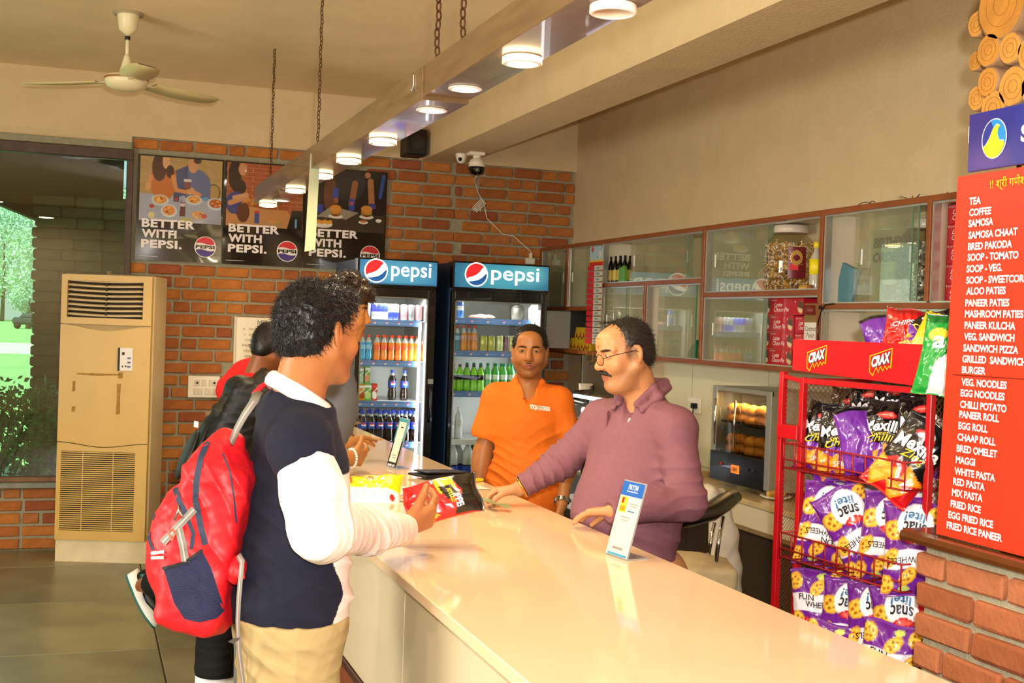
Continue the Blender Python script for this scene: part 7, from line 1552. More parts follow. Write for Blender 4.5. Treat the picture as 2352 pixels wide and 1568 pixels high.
def fr_wheel(P):
    W_=P.U.max(); P.C[:]=srgb('6b2290'); P.rect(0,.52,W_,.72,'eae2ea'); P.noise(.05,25)
    for (x,y,rx,ry,a) in((.10,.86,.10,.10,.3),(.86,.60,.12,.075,1.0),(.80,.30,.13,.11,0),(.16,.40,.08,.13,.5),(.55,.80,.12,.07,.8),(.92,.88,.09,.1,0),(.10,.13,.11,.09,0)):
        P.ell(W_*x,y,rx,ry,'e0a02a',a); P.ell(W_*x,y,rx*.82,ry*.8,'f2c247',a)
        for k in range(5): 
            t=k*1.257; P.ell(W_*x+rx*.45*math.cos(t)*math.cos(a)-ry*.45*math.sin(t)*math.sin(a),y+rx*.45*math.cos(t)*math.sin(a)+ry*.45*math.sin(t)*math.cos(a),rx*.17,ry*.17,'a85f14')
    P.ell(W_*.44,.24,.20,.20,'f3eef2'); P.ell(W_*.44,.41,.12,.05,'c8202a'); P.ell(W_*.44,.41,.09,.03,'e05a50'); P.ell(W_*.62,.93,.06,.03,'c7d86a')
def fr_back(P): W_=P.U.max(); P.C[:]=srgb('7a2f9a'); P.rect(0,.3,W_,.62,'dcd4da'); P.poly([(0,.62),(W_,.62),(W_,.8),(W_*.3,.74)],'c9c4cc')
pk=Packet(.165,.25,.07,1); MEXP=pk.build('p',fr_mex('6a1f96','5a','e08a1c'),plain('6a1f96','8d8a92'),[('Mexilla',m_wt_,-.02,.36,.86,.15,.12,.1,.03),('Sweet',m_yl,-.05,.14,.4,.06,.2,.3,0),('Chilli',m_yl,0,.02,.6,.09,.2,.3,.01),('SPICY',m_wt_,.25,-.55,.42,.07,.1,.1,.02),('Haldiram',m_wt_,0,.645,.24,.018,.05,.2,0)],m_foil)
pk=Packet(.17,.26,.075,2); MEXR=pk.build('p',fr_mex('c8141c','','e8961c'),plain('c8141c','e0a030'),[('Mexilla',m_wt_,0,.36,.86,.17,.12,.1,.03),('Zing',m_yl,.1,.08,.5,.12,.2,.3,.01)],m_foil)
pk=Packet(.165,.25,.07,3); PURB=pk.build('p',plain('6a2a9c','7c3aa8'),plain('6a1f96','8d8a92'),[],m_foil)
pk=Packet(.175,.27,.08,4); WHL=pk.build('p',fr_wheel,fr_back,[('FUN',m_dkp,-.35,.36,.30,.07,0,0,.01),('WHEELS',m_dkp,.12,.20,.50,.07,0,0,.01),('snac',m_dkp,-.12,-.48,.38,.09,.08,.1,.02),('lite!',m_bp_,-.10,-.66,.34,.09,.08,.1,.02)],m_foil)
pk=Packet(.175,.27,.08,5); WHL2=pk.build('p',fr_wheel,fr_back,[('FUN WHEELS',m_dkp,.05,.25,.78,.07,.05,0,.01),('snac',m_dkp,-.10,-.46,.40,.10,-.1,.1,.02),('lite!',m_bp_,-.10,-.66,.36,.10,-.1,.1,.02)],m_foil)
pk=Packet(.17,.26,.07,6); WHB=pk.build('p',fr_back,fr_wheel,[],m_foil)
def fr_tr(P): W_=P.U.max(); P.C[:]=srgb('c81a18'); P.rect(0,.92,9,1,'a01216'); [P.poly([(W_*x+.16*math.cos(a+k*2.09),y+.13*math.sin(a+k*2.09)) for k in range(3)],'e8a52c') for x,y,a in((.3,.35,0),(.65,.45,1),(.5,.2,.5),(.75,.25,2),(.2,.15,1))]
def fr_gr(P): W_=P.U.max(); P.C[:]=srgb('1f9a3c'); P.poly([(W_*.3,0),(W_*.9,0),(W_*.6,.55),(W_*.35,.4)],'e2e6ea'); P.rect(0,.9,9,1,'14702c'); P.ell(W_*.3,.75,.12,.08,'e8cf3a')
def fr_yb(P): W_=P.U.max(); P.C[:]=srgb('d2bc1e'); P.poly([(W_*.35,0),(W_,0),(W_,1),(W_*.6,1)],'14120e'); P.ell(W_*.2,.4,.12,.12,'e8dc5a')
pk=Packet(.16,.24,.07,7); TRED=pk.build('p',fr_tr,plain('c81a18','e0a030'),[('CHIPS',m_wt_,-.1,.55,.5,.08,.15,.2,.02)],m_foil)
pk=Packet(.17,.26,.08,8); TGRN=pk.build('p',fr_gr,plain('1f9a3c','e2e6ea'),[('a',m_wt_,-.3,.30,.25,.16,0,0,.03)],m_foil)
pk=Packet(.15,.24,.07,9); TYEL=pk.build('p',fr_yb,plain('d2bc1e','14120e'),[],m_foil)
def lay(kind,c,n,upv,label,group,scale=1.0,cat='packet',name='snack_packet'):
    """c centre, n outward normal of the printed face, upv packet's up"""
    n=Vector(n).normalized(); u=Vector(upv); u=(u-n*u.dot(n)).normalized(); x=u.cross(n)*-1; x=(-n).cross(u)
    o=empty(name,(0,0,0),label=label,cat=cat,group=group); R_=Matrix((x,-n,u)).transposed().to_4x4()
    o.matrix_world=Matrix.Translation(Vector(c))@R_@Matrix.Scale(scale,4)
    for nm,me in kind: link(nm,me,o)
    return o
# ================================================================== RED RACK
near=np.array([2.50,3.147,0]); far=np.array([2.437,3.763,0]); ax_=nrm(far-near); out=np.array([-ax_[1],ax_[0],0]); 
if out[0]>0: out=-out
dep=-out*.34; m_rr=mat('red_enamel','b8101a',.3,coat=.3,noise=.05); m_rw=mat('red_wire','961018',.4); m_msh=mat('rusty_mesh','7a4a2c',.5,metal=.3)
rk=empty('snack_rack',tuple(near*.5+far*.5+dep*.5),label='red metal snack rack with wire baskets and mesh sides',cat='rack'); ro=Vector(rk.location)
def rt(pts,r,name,m=m_rr,n=6,sq=False):
    b=MB(); 
    for p in pts: b.tube([Vector(q)-ro for q in p],r,n)
    return b.build(name,m,rk)
up3=np.array([0,0,1.]); ZT=1.60; L_=np.linalg.norm(far-near)
def bar(a,b,w=.022,name='post',m=m_rr):
    a=Vector(a);b=Vector(b); d=(b-a); L=d.length; z=d.normalized(); x=Vector(ax_) if abs(z.z)>.9 else Vector(up3); x=(x-z*x.dot(z)).normalized(); y=z.cross(x); mb=MB().box((0,0,0),(w,w,L),rot=Matrix((x,y,z)).transposed(),bev=.002); o=mb.build(name,m,rk); o.location=(a+b)/2-ro; return o
for p in (near,far,near+dep,far+dep): bar(p,p+up3*ZT)
outer=far+ax_*.11+out*.005; bar(outer,outer+up3*1.615,.024); bar(far+up3*1.40,outer+up3*1.40,.05,'bracket'); bar(far+up3*1.585,outer+up3*1.60,.016,'rail')
for z in (ZT-.012,.08,.72):
    for a,b in((near,far),(near+dep,far+dep),(near,near+dep),(far,far+dep)): 
        if z==.72 and b is far and a is near: continue
        bar(a+up3*z,b+up3*z,.020,'rail')
def mesh_panel(o,a,b,w,h,step=.022,name='mesh_panel'):
    b_=MB(); n=int((w+h)/step)
    for k in range(1,n):
        s=k*step
        for sg in(0,1):
            # diagonal from (s,0)-(0,s) clipped to w x h
            x0,y0=min(s,w),max(0,s-w); x1,y1=max(0,s-h),min(s,h)
            if sg: x0,x1=w-x0,w-x1
            p=o+a*x0+b*y0; q=o+a*x1+b*y1; d=nrm(q-p); nn=np.cross(a,b)*.0007; t=np.cross(d,np.cross(a,b))*.0009
            b_.add([p-t-nn,p+t-nn,p+t+nn,q-t-nn,q+t-nn,q+t+nn],[(0,1,4,3),(1,2,5,4),(2,0,3,5)])
    ob=b_.build(name,m_msh,rk); ob.location=-ro; return ob
mesh_panel(far+up3*.09,-out*1.0,up3,.33,ZT-.11); mesh_panel(near+dep+up3*.09,ax_,up3,L_,ZT-.11); mesh_panel(near+up3*.09,-out*1.0,up3,.33,ZT-.11); mesh_panel(far+up3*.09,ax_,up3,.11,ZT-.11,.016)
for zt,zb in((1.367,1.28),(1.05,.965),(.72,.63)):
    bk=[]
    A0_,A1_=near+out*.085+ax_*.01,far+out*.085-ax_*.01
    bk.append([A0_+up3*zt,A1_+up3*zt]); bk.append([A0_+up3*zb,A1_+up3*zb]); bk.append([A0_+up3*(zb+.03),A1_+up3*(zb+.03)])
    for k in range(11): p=A0_+(A1_-A0_)*k/10; bk.append([p+up3*zt,p+up3*zb,p+dep*1.05+up3*(zb-.01)])
    for k in range(1,5): bk.append([A0_+dep*k/4.2+up3*(zb-.003),A1_+dep*k/4.2+up3*(zb-.003)])
    bk.append([A0_+up3*zt,A0_+dep+up3*zt]); bk.append([A1_+up3*zt,A1_+dep+up3*zt]); rt(bk,.0033,'basket',m_rw,5)
# top basket wires and banner
bk=[]
for z in (1.64,1.70,1.745): bk+= [[near+out*.0+up3*z,near+dep+up3*z],[near+dep+up3*z,far+dep+up3*z]]
for k in range(6): p=near+dep*k/5; bk.append([p+up3*1.6,p+up3*1.75])
rt(bk,.0033,'basket',m_rw,5)
bn=empty('banner',(0,0,0)); bn.parent=rk
bo=Vector(near+out*.02-ax_*.012)-ro; w_=L_+.045; mb=MB()
P_=[bo+Vector(up3*1.602),bo+Vector(ax_)*w_+Vector(up3*1.625),bo+Vector(ax_)*w_+Vector(up3*1.735),bo+Vector(up3*1.735)]
mb.add([p for p in P_]+[p+Vector(out)*.008 for p in P_],[(3,2,1,0),(4,5,6,7),(0,1,5,4),(2,3,7,6),(0,4,7,3),(1,2,6,5)]); mb.build('panel',mat('banner_red','d2101a',.35,noise=.05,nscale=12),bn)
AXn=-Vector(ax_)  # reading direction (far -> near)
for fx in (.135,.455):
    c=bo+Vector(ax_)*(w_-fx)+Vector(up3*1.672)+Vector(out)*.0095
    A=Vector(AXn);U=Vector(up3); ol=[(-.052,-.035),(-.052,.018),(.050,.046),(.046,-.018),(.036,-.012),(.030,-.024),(.020,-.012),(.010,-.030),(.0,-.014),(-.010,-.036),(-.020,-.018),(-.036,-.046),(-.052,-.035)]
    MB().tube([c+A*a+U*b for a,b in ol],.0022,5).build('yellow_outline',mat('paint_yellow','f0c81c',.4),bn)
    for dx,dz,mm,lf in((.003,-.003,mat('shadow_grey','5a4a48',.4),.0),(0,0,m_wt_,.0015)):
        V_,F__,dm=text_data('CRAX',.05,.15); b=MB(); b.add([c+Vector(out)*lf+A*((v[0]/dm[0]-.5)*.086+dx)+U*((v[1]/dm[1]-.5)*.036+(v[0]/dm[0]-.5)*.022+.008+dz) for v in V_],F__); b.build('lettering',mm,bn)
def lp(kind,px,py,Z,rot,label,grp,yaw=0,tilt=.15,sc=1.0,upside=False):
    r=math.radians(rot); n=nrm(out*.55-VF*.75+VR*yaw+VU*tilt); u=VU*math.cos(r)+VR*math.sin(r); return lay(kind,pz(px,py,Z+(.05 if py>880 else 0)),n,u,label,grp,sc*(1.1 if py>1100 else 1.06))
g1='tortilla chip packets in the upper basket'; g2='wheel snack packets in the middle basket'; g3='wheel snack packets in the lower basket'; g4='packets on top of the rack'
for k,(px,py,Z,rt_,lb) in enumerate([(1950,975,4.45,8,'black-topped packet standing behind the first two in the upper basket'),(2005,960,4.38,-6,'tallest black-topped packet at the back of the upper basket'),(2050,955,4.30,10,'black and purple packet at the back, middle of the upper basket'),(2125,970,4.15,-5,'black-topped packet at the back right of the upper basket')]): lp(MEXP,px,py,Z,rt_,lb,g1)
lp(MEXP,1888,1010,4.30,16,'purple chip packet with slanted white name, first at the left of the upper basket',g1,yaw=-.2); lp(MEXP,1932,1020,4.20,4,'purple chip packet with yellow script, second from the left',g1)
lp(PURB,1985,1020,4.13,-12,'plain purple side of a chip packet in the middle of the upper basket',g1,yaw=.3); lp(MEXP,2030,1010,4.10,12,'purple chip packet partly hidden behind the tilted red one',g1,yaw=-.3)
lp(MEXP,2118,1000,3.93,2,'purple chip packet at the right end of the upper basket',g1); lp(MEXR,2090,1055,3.80,38,'red and black chip packet lying tilted in the upper basket',g1)
lp(WHB,1965,1150,4.30,15,'silvery back of a wheel snack packet at the top of the middle basket',g2,yaw=.3); lp(WHL,1895,1205,4.22,186,'upside-down wheel snack packet at the left of the middle basket',g2); lp(WHL2,1965,1215,4.08,150,'crumpled wheel snack packet lying sideways in the middle basket',g2,yaw=.25)
lp(WHL,2040,1235,3.93,184,'upside-down wheel snack packet in the middle of the middle basket',g2); lp(WHL2,2098,1260,3.78,178,'upside-down wheel snack packet beside the brick pillar, middle basket',g2); lp(WHB,2100,1150,3.95,-20,'white-faced wheel packet standing at the upper right of the middle basket',g2)
lp(WHL,1880,1405,4.20,-8,'upright wheel snack packet at the left of the lower basket',g3); lp(WHB,1925,1380,4.30,10,'wheel packet with bare purple back in the lower basket',g3); lp(WHL2,1945,1430,4.08,184,'upside-down wheel snack packet, second in the lower basket',g3); lp(WHL,2010,1440,3.95,176,'upside-down wheel packet in the middle of the lower basket',g3)
lp(WHL2,2075,1450,3.80,170,'wheel packet with red oval up, right part of the lower basket',g3); lp(WHL,2040,1540,3.75,5,'wheel packet lying lowest beside the counter edge',g3); lp(WHL2,1900,1530,4.0,10,'wheel packet half hidden below the counter line at the left',g3)
lp(PURB,2035,790,4.12,-20,'purple packet lying behind the banner on top of the rack',g4,sc=.8); lp(TRED,2075,785,4.0,8,'red packet with orange chips print on top of the rack',g4,sc=.85); lp(MEXP,2118,770,3.97,80,'black packet lying behind the red one on top of the rack',g4,sc=.8); lp(TYEL,2138,788,3.85,25,'yellow and black packet on top of the rack',g4,sc=.75); lp(TGRN,2172,820,3.72,10,'green and white packet at the near end of the rack top',g4,sc=.9)
S=Sdf(); S.ell(pz(1945,800,4.32),np.array([.12,.05,.022]),np.stack([VR,VF,VU],1),k=.01); S.ell(pz(1905,808,4.36),np.array([.10,.04,.015]),np.stack([VR,VF,VU],1),k=.03); S.disp=cloth_noise(.004,12)
tag(link('black_bag',sdf_mesh('black_bag',S,.006,mat('black_bag','14100e',.5))),'folded black bag lying behind the banner on top of the rack','bag')
# ================================================================== MENU BOARD, SIGN, PILLAR
XP=2.30; pil=structure(bx('wall_pillar',m_mortar,(XP+.012,1.2,0),(XP+.30,2.905,1.165))); pil['label']='low brick pillar at the right with a wooden ledge'
rd=random.Random(21); RX=Matrix.Rotation(math.pi/2,3,'Z')
PBM=[mat('pillar_brick_%d'%i,c,.85,noise=.12,nscale=18,bump=.4,bscale=60) for i,c in enumerate(['a8623c','b36d46','9c5834','ad6842'])]
for r in range(13):
    z=1.165-.034-.028-r*.087; y=2.925-(.0 if r%2 else 0); first=True
    while y>1.25:
        l=(.11 if (r%3==0 and first) else .225) if first else .225
        first=False; b=MB().box((0,0,0),(.04,l,.068),bev=.007); b.v=[(x+rd.uniform(-.002,.002),yy+rd.uniform(-.004,.004),zz+rd.uniform(-.003,.003)) for x,yy,zz in b.v]
        o=b.build('brick',PBM[rd.randrange(4)],pil); o.location=Vector((XP+.012,y-l/2,z))-Vector(pil.location); y-=l+.016
for r in range(13):
    z=1.165-.034-.028-r*.087
    for k in range(2): b=MB().box((0,0,0),(.13,.04,.068),bev=.007); o=b.build('brick',PBM[rd.randrange(4)],pil); o.location=Vector((XP+.075+k*.145,2.905,z))-Vector(pil.location)
lg=MB(); pr=[(-.05,-.012),(-.054,0),(-.05,.014),(-.03,.020),(.30,.020),(.30,-.014),(-.03,-.016)]
led=lg.prism([(a,b) for a,b in pr],(XP,2.945,1.182),(1,0,0),(0,0,1),(0,-1.8,0)).build('ledge',mat('varnished_ledge','5f3416',.2,coat=.5,noise=.15,nscale=12)); tag(led,'dark varnished wooden ledge on top of the brick pillar','ledge')
mbd=empty('menu_board',(2.27,2.80,1.205),label='tall red menu board with white dish names standing on the brick pillar ledge',cat='sign'); bo=Vector(mbd.location)
m_bd_=mat('menu_red','d8331a',.3,noise=.03,nscale=3)
V=[Vector((2.27,2.783,2.203)),Vector((2.27,2.815,1.208)),Vector((2.27,1.7,1.208)),Vector((2.27,1.7,2.203))]
b=MB(); b.add([v-bo for v in V]+[v-bo+Vector((.012,0,0)) for v in V],[(0,1,2,3),(7,6,5,4),(0,4,5,1),(3,2,6,7),(1,5,6,2),(0,3,7,4)]); b.build('panel',m_bd_,mbd)
seam=onx(2187,860,2.269)-bo; b=MB().tube([seam,Vector((seam.x,-.6,seam.z+.004)),Vector((seam.x,-1.0,seam.z))],.0012,4); b.build('seam',mat('seam_dark','7a1408',.5),mbd)
items=[('TEA',2226,463),('COFFEE',2226,489),('SAMOSA',2224,514),('SAMOSA CHAAT',2224,541),('BRED PAKODA',2223,567),('SOOP - TOMATO',2222,592),('SOOP - VEG.',2220,618),('SOOP - SWEETCORN',2219,644),('ALOO PATIES',2219,669),('PANEER PATIES',2217,696),('MASHROOM PATIES',2216,721),('PANEER KULCHA',2215,747),('VEG. SANDWICH',2214,773),('SANDWICH PIZZA',2212,799),('GRILLED  SANDWICH',2210,824),('BURGER',2209,849),('VEG. NOODLES',2208,877),('EGG NOODLES',2206,902),('CHILLI POTATO',2205,928),('PANEER ROLL',2203,951),('EGG ROLL',2201,977),('CHAAP ROLL',2199,1003),('BRED OMELET',2197,1029),('MAGGI',2195,1055),('WHITE PASTA',2192,1081),('RED PASTA',2189,1105),('MIX PASTA',2186,1130),('FRIED RICE',2183,1156),('EGG FRIED RICE',2178,1181),('FRIED RICE PANEER',2174,1205)]
for t,px,py in items:
    o=onx(px,py+8,2.2685)-bo; _,_,dm=text_data(t,.035,0,.98); hh=.0205
    lettering(t,m_wt_,(o.x,o.y,o.z),(0,-1,0),(0,0,1),h=hh,w=dm[0]*hh/.72*.88,parent=mbd,bold=.035,spacing=.98)
o=onx(2273,440,2.2685)-bo
lettering('!! श्री गणेश',mat('menu_yellow','f2c21c',.4),(o.x,o.y,o.z),(0,-1,0),(0,0,1),h=.036,parent=mbd,bold=.01)
sg=empty('blue_sign',(2.25,2.72,2.21),label='blue sign with round wave emblem above the red menu board',cat='sign'); bo=Vector(sg.location)
def blue(P): W_=P.U.max(); P.C[:]=srgb('2f2f86'); P.poly([(0,0),(W_*.25,0),(W_*.1,1),(0,1)],'3a2f80'); P.ell(W_*.55,.8,.9,.6,'2a55b8',a=.7,soft=1.2); P.ell(W_*.1,.1,.5,.3,'5a3f90',a=.6,soft=1)
MB().box((.006,-.35,.075),(.010,.70,.155)).build('panel',mat('sign_blue','30307f',.35),sg)
paint_panel('print',blue,(-.0,0,0),(0,-1,0),(0,0,1),.70,.152,60,20,mat('sign_print','ffffff',.3,attr='col'),sg)
ec=onx(2284,318,2.249)-bo; A,U=Vector((0,-1,0)),Vector((0,0,1)); O=(-.0015,ec.y,ec.z); Rr=.047
poly_on('emblem_ring',m_wt_,ell_pts(0,0,Rr,Rr*1.13,36),O,A,U,.0004,sg); poly_on('emblem_blue',mat('emblem_indigo','2c3590',.4),ell_pts(0,0,Rr*.93,Rr*1.07,36),O,A,U,.001,sg)
poly_on('emblem_sky',mat('emblem_sky','2a8ad0',.4),[(Rr*.93*math.cos(t),Rr*1.07*math.sin(t)) for t in np.linspace(-.35,1.9,14)]+[(0,Rr*.55),(Rr*.35,Rr*.6),(Rr*.15,Rr*.1),(Rr*.35,-.012)],O,A,U,.0014,sg)
wave=[(Rr*.93*math.cos(t),Rr*1.07*math.sin(t)) for t in np.linspace(math.radians(205),math.radians(335),16)]+[(Rr*.80,-.010),(Rr*.45,-.008),(Rr*.28,.010),(Rr*.36,.026),(Rr*.48,.030),(Rr*.20,.036),(-Rr*.10,.024),(-Rr*.35,.002),(-Rr*.6,-.013)]
poly_on('emblem_wave_edge',m_wt_,[(a*1.0,b+.0022) for a,b in wave],O,A,U,.0018,sg); poly_on('emblem_wave',mat('emblem_lime','b8d428',.4),wave,O,A,U,.0022,sg)
o=onx(2345,318,2.249)-bo; lettering('SAGAR'[:1],m_wt_,(-.002,o.y,o.z-.01),(0,-1,0),(0,0,1),h=.045,parent=sg,bold=.04)
MB().box((.01,.004,.10),(.012,.006,.045)).build('clip',m_wt_,sg)
# log wall above the ledge
lw=empty('log_wall',(2.5,2.4,1.2),label='column of stacked round log ends above the red menu board',cat='column'); bo=Vector(lw.location)
kid(bx('core',mat('log_core','3a2616',.9),(2.36,1.7,1.2),(2.62,2.66,ZC)),lw)
m_lf=[mat('log_face_%d'%i,c,.7,noise=.15,nscale=14,bump=.3,bscale=60) for i,c in enumerate(['bd8638','c79142','b27a2e'])]; m_bk_=mat('log_bark','8a6a4a',.85,noise=.3,nscale=12,bump=.6,bscale=40)
def log(y,z,r,d=.10,x=2.30,tilt=0.):
    k=int((y*100+z*37)%3); n=18; rg=random.Random(int(y*1000+z*777)); b=MB(); ra=[r*(1+rg.uniform(-.04,.04)) for _ in range(n)]; V=[]
    for dx,s in((0,.90),(.006,1.0),(d,1.02)): V+=[(dx+tilt*math.sin(2*math.pi*i/n)*.01,ra[i]*s*math.cos(2*math.pi*i/n),ra[i]*s*math.sin(2*math.pi*i/n)) for i in range(n)]
    b.add(V[:],[list(range(n))],False,mi=0); b.add([],[]); bb=len(b.v)-3*n
    for a in range(2):
        for i in range(n): b.f.append([bb+a*n+i,bb+(a+1)*n+i,bb+(a+1)*n+(i+1)%n,bb+a*n+(i+1)%n]); b.m.append(1); b.sm.append(True)
    for q in(.3,.6): 
        pts=[(-.0006,r*q*math.cos(t),r*q*math.sin(t)) for t in np.linspace(0,6.283,20)]; b.tube(pts,.0007,3,caps=False,mi=2)
    o=b.build('log',[m_lf[k],m_bk_,mat('log_ring','9a6420',.8)],lw); o.location=Vector((x,y,z))-bo
def lpx(px,py,r,x=2.30,**k): p=onx(px,py,x); log(p.y,p.z,r,x=x,**k)
for (px,py,r) in((2300,10,.098),(2270,115,.048),(2320,110,.044),(2268,188,.042),(2326,198,.056),(2280,248,.050),(2366,120,.05),(2375,200,.05),(2400,40,.07)): lpx(px,py,r)
for (px,py,r) in((2243,55,.040),(2243,225,.038),(2245,330,.04),(2240,140,.03)): lpx(px,py,r,x=2.40)
rd=random.Random(8); z=1.27
while z<ZC-.06:
    y=2.62
    while y>1.75:
        r=rd.uniform(.04,.055); pp=(y-r,z+rd.uniform(-.01,.01))
        if not (2.35<z and y>2.38): log(pp[0],pp[1],r,x=2.32)
        y-=2*r+.004
    z+=.098
# ================================================================== THINGS ON THE COUNTER
ZCt=1.0505
def stand(p0,p1,h,lean,hdr,foot,label,dark=None):
    """p0-p1 bottom edge (far/near ends), leaning back along the base"""
    p0=Vector((p0[0],p0[1],ZCt));p1=Vector((p1[0],p1[1],ZCt)); e=empty('display_stand',tuple((p0+p1)/2),label=label,cat='stand',group='acrylic payment stands'); c=(p0+p1)/2
    a=(p1-p0).normalized(); w=(p1-p0).length; nrm_=Vector((0,0,1)).cross(a)*-1; nrm_=a.cross(Vector((0,0,1))); 
    if nrm_.x<0: nrm_=-nrm_      # points behind the stand (+x)
    u=(Vector((0,0,1))*math.cos(lean)+nrm_*math.sin(lean)); 
    t=-nrm_*math.cos(lean)+Vector((0,0,1))*math.sin(lean)   # outward face normal
    R_=Matrix((a,-t,u)).transposed(); acr=mat('acrylic','d8dde0',.05,trans=.6,coat=.5)
    MB().box(u*h/2,(w,.0035,h),rot=R_).build('holder',acr,e); MB().box(Vector((0,0,.0018))+nrm_*foot/2,(w,foot,.0035),rot=Matrix((a,nrm_,Vector((0,0,1)))).transposed()).build('foot',acr,e)
    o=t*.0024-a*w/2; cardm=mat('card_cream','eee0cc',.3)
    poly_on('card',cardm,[(.002,.004),(w-.002,.004),(w-.002,h-.004),(.002,h-.004)],o,a,u,0,e).data.flip_normals() if False else poly_on('card',cardm,[(.002,.004),(w-.002,.004),(w-.002,h-.004),(.002,h-.004)],o+t*.0004,a,u,0,e)
    return e,o+t*.0008,a,u,w
e,o,a,u,w=stand((1.552,3.462),(1.572,3.345),.238,.27,None,.075,'tall acrylic stand with blue header on the counter before the man in mauve')
pq=lambda n,m,x0,y0,x1,y1,l=0: poly_on(n,m,[(x0*w,y0*.238),(x1*w,y0*.238),(x1*w,y1*.238),(x0*w,y1*.238)],o+Vector((-.0003-l,0,0)),a,u,0,e)
pq('header_band',mat('header_blue','2a62b8',.3),.02,.80,.98,.985); lettering('PAYTM',m_wt_,o+a*w*.30+u*.238*.885+Vector((-.0008,0,0)),a,u,w=w*.42,h=.016,parent=e,bold=.03); lettering('Accepted Here',m_wt_,o+a*w*.25+u*.238*.845+Vector((-.0008,0,0)),a,u,w=w*.5,h=.007,parent=e)
pq('yellow_print',mat('print_gold','e6c23a',.4),.10,.58,.40,.785); pq('print_spot',m_red,.15,.70,.25,.77,.0004); pq('print_spot',mat('spot_orange','d98a1c',.4),.14,.60,.36,.66,.0004)
pq('grey_text',mat('text_grey','8f8a86',.5),.52,.70,.88,.712); pq('grey_text',MATS['text_grey'],.55,.67,.82,.68); pq('blue_text',m_bp_,.50,.60,.80,.615); pq('grey_text',MATS['text_grey'],.25,.52,.70,.53); pq('grey_text',MATS['text_grey'],.30,.48,.62,.488); pq('footer_band',mat('footer_teal','4a9ac0',.4),.10,.02,.95,.05); pq('grey_text',MATS['text_grey'],.25,.10,.70,.13)
e,o,a,u,w=stand((1.392,5.70),(1.412,5.594),.245,.27,None,.07,'acrylic stand with teal edge and black foot farther down the counter')
h2=.245; pq2=lambda n,m,x0,y0,x1,y1,l=0: poly_on(n,m,[(x0*w,y0*h2),(x1*w,y0*h2),(x1*w,y1*h2),(x0*w,y1*h2)],o+Vector((-.0003-l,0,0)),a,u,0,e)
pq2('teal_band',mat('teal_print','3a9aa8',.35),.02,.55,.98,.985); pq2('dark_band',m_dkp,.02,.02,.98,.55); pq2('inner_card',MATS['card_cream'],.14,.12,.86,.92,.0004); pq2('grey_text',m_dkp,.42,.80,.66,.83,.0008); pq2('grey_text',MATS['text_grey'],.35,.20,.75,.215,.0008); pq2('grey_text',MATS['text_grey'],.30,.25,.70,.265,.0008); lettering('BHIM UPI',m_wt_,o+a*w*.12+u*h2*.03+Vector((-.0008,0,0)),a,u,w=w*.7,h=.012,parent=e,bold=.03)
# yellow packet lying on the counter
def fr_yel(P): W_=P.U.max(); P.C[:]=srgb('f0cc10'); P.rect(0,0,W_,.36,'e8e0d8'); P.noise(.03,20); P.ell(W_*.5,.75,.14,.10,'c8861c'); P.ell(W_*.78,.7,.12,.16,'e8c870'); P.poly([(W_*.15,.5),(W_*.22,.5),(W_*.16,.9),(W_*.1,.9)],'a8641c'); [P.rect(W_*(.2+.03*k),.08,W_*(.2+.03*k)+.006,.30,'a8a49c') for k in range(14)]; P.ell(W_*.88,.16,.06,.09,'c81a1c')
pk=Packet(.26,.17,.075,11,.02); YP=pk.build('p',fr_yel,plain('f0cc10','e8e0d8'),[('MASALA',mat('ink_brown','5a3a10',.5),-.25,.55,.25,.07,0,0,.01)],m_foil,60,44)
c=onz(853,1150,1.05); lay(YP,(c.x,c.y+.03,1.088),nrm(-VF*.55+VU*.83),nrm(VF+VU*.3),'yellow and white snack packet lying on the counter beside the sleeve',None)
# packet held in the hand
def fr_held(P): W_=P.U.max(); P.C[:]=srgb('dc1c1e'); P.poly([(0,.62),(W_*.5,.80),(W_,.62),(W_,1),(0,1)],'16120e'); P.poly([(W_*.0,.40),(W_*.55,.50),(W_*.45,.74),(W_*.0,.66)],'e8a41c'); P.poly([(W_*.35,.50),(W_*.70,.56),(W_*.66,.74),(W_*.35,.68)],'14110c'); P.rect(0,0,9,.06,'b01216'); P.noise(.05,22); P.poly([(W_*.8,.2),(W_,.3),(W_*.95,.42)],'e8b42c'); P.ell(W_*.12,.55,.12,.1,'f0c04a')
pk=Packet(.155,.235,.085,12); HP=pk.build('p',fr_held,plain('dc1c1e','e8a41c'),[('NOODLES',m_yl,.25,.26,.35,.07,0,.2,.02),('IPPE',m_wt_,.5,.40,.30,.10,.1,.1,.04)],m_foil,60,76)
cH=pz(1016,1145,3.80); lay(HP,cH,nrm(-VF*.80+VU*.60-VR*.1),nrm(VR*.94+VU*.34),'red, orange and black snack packet being passed from hand to hand',None,1.0)
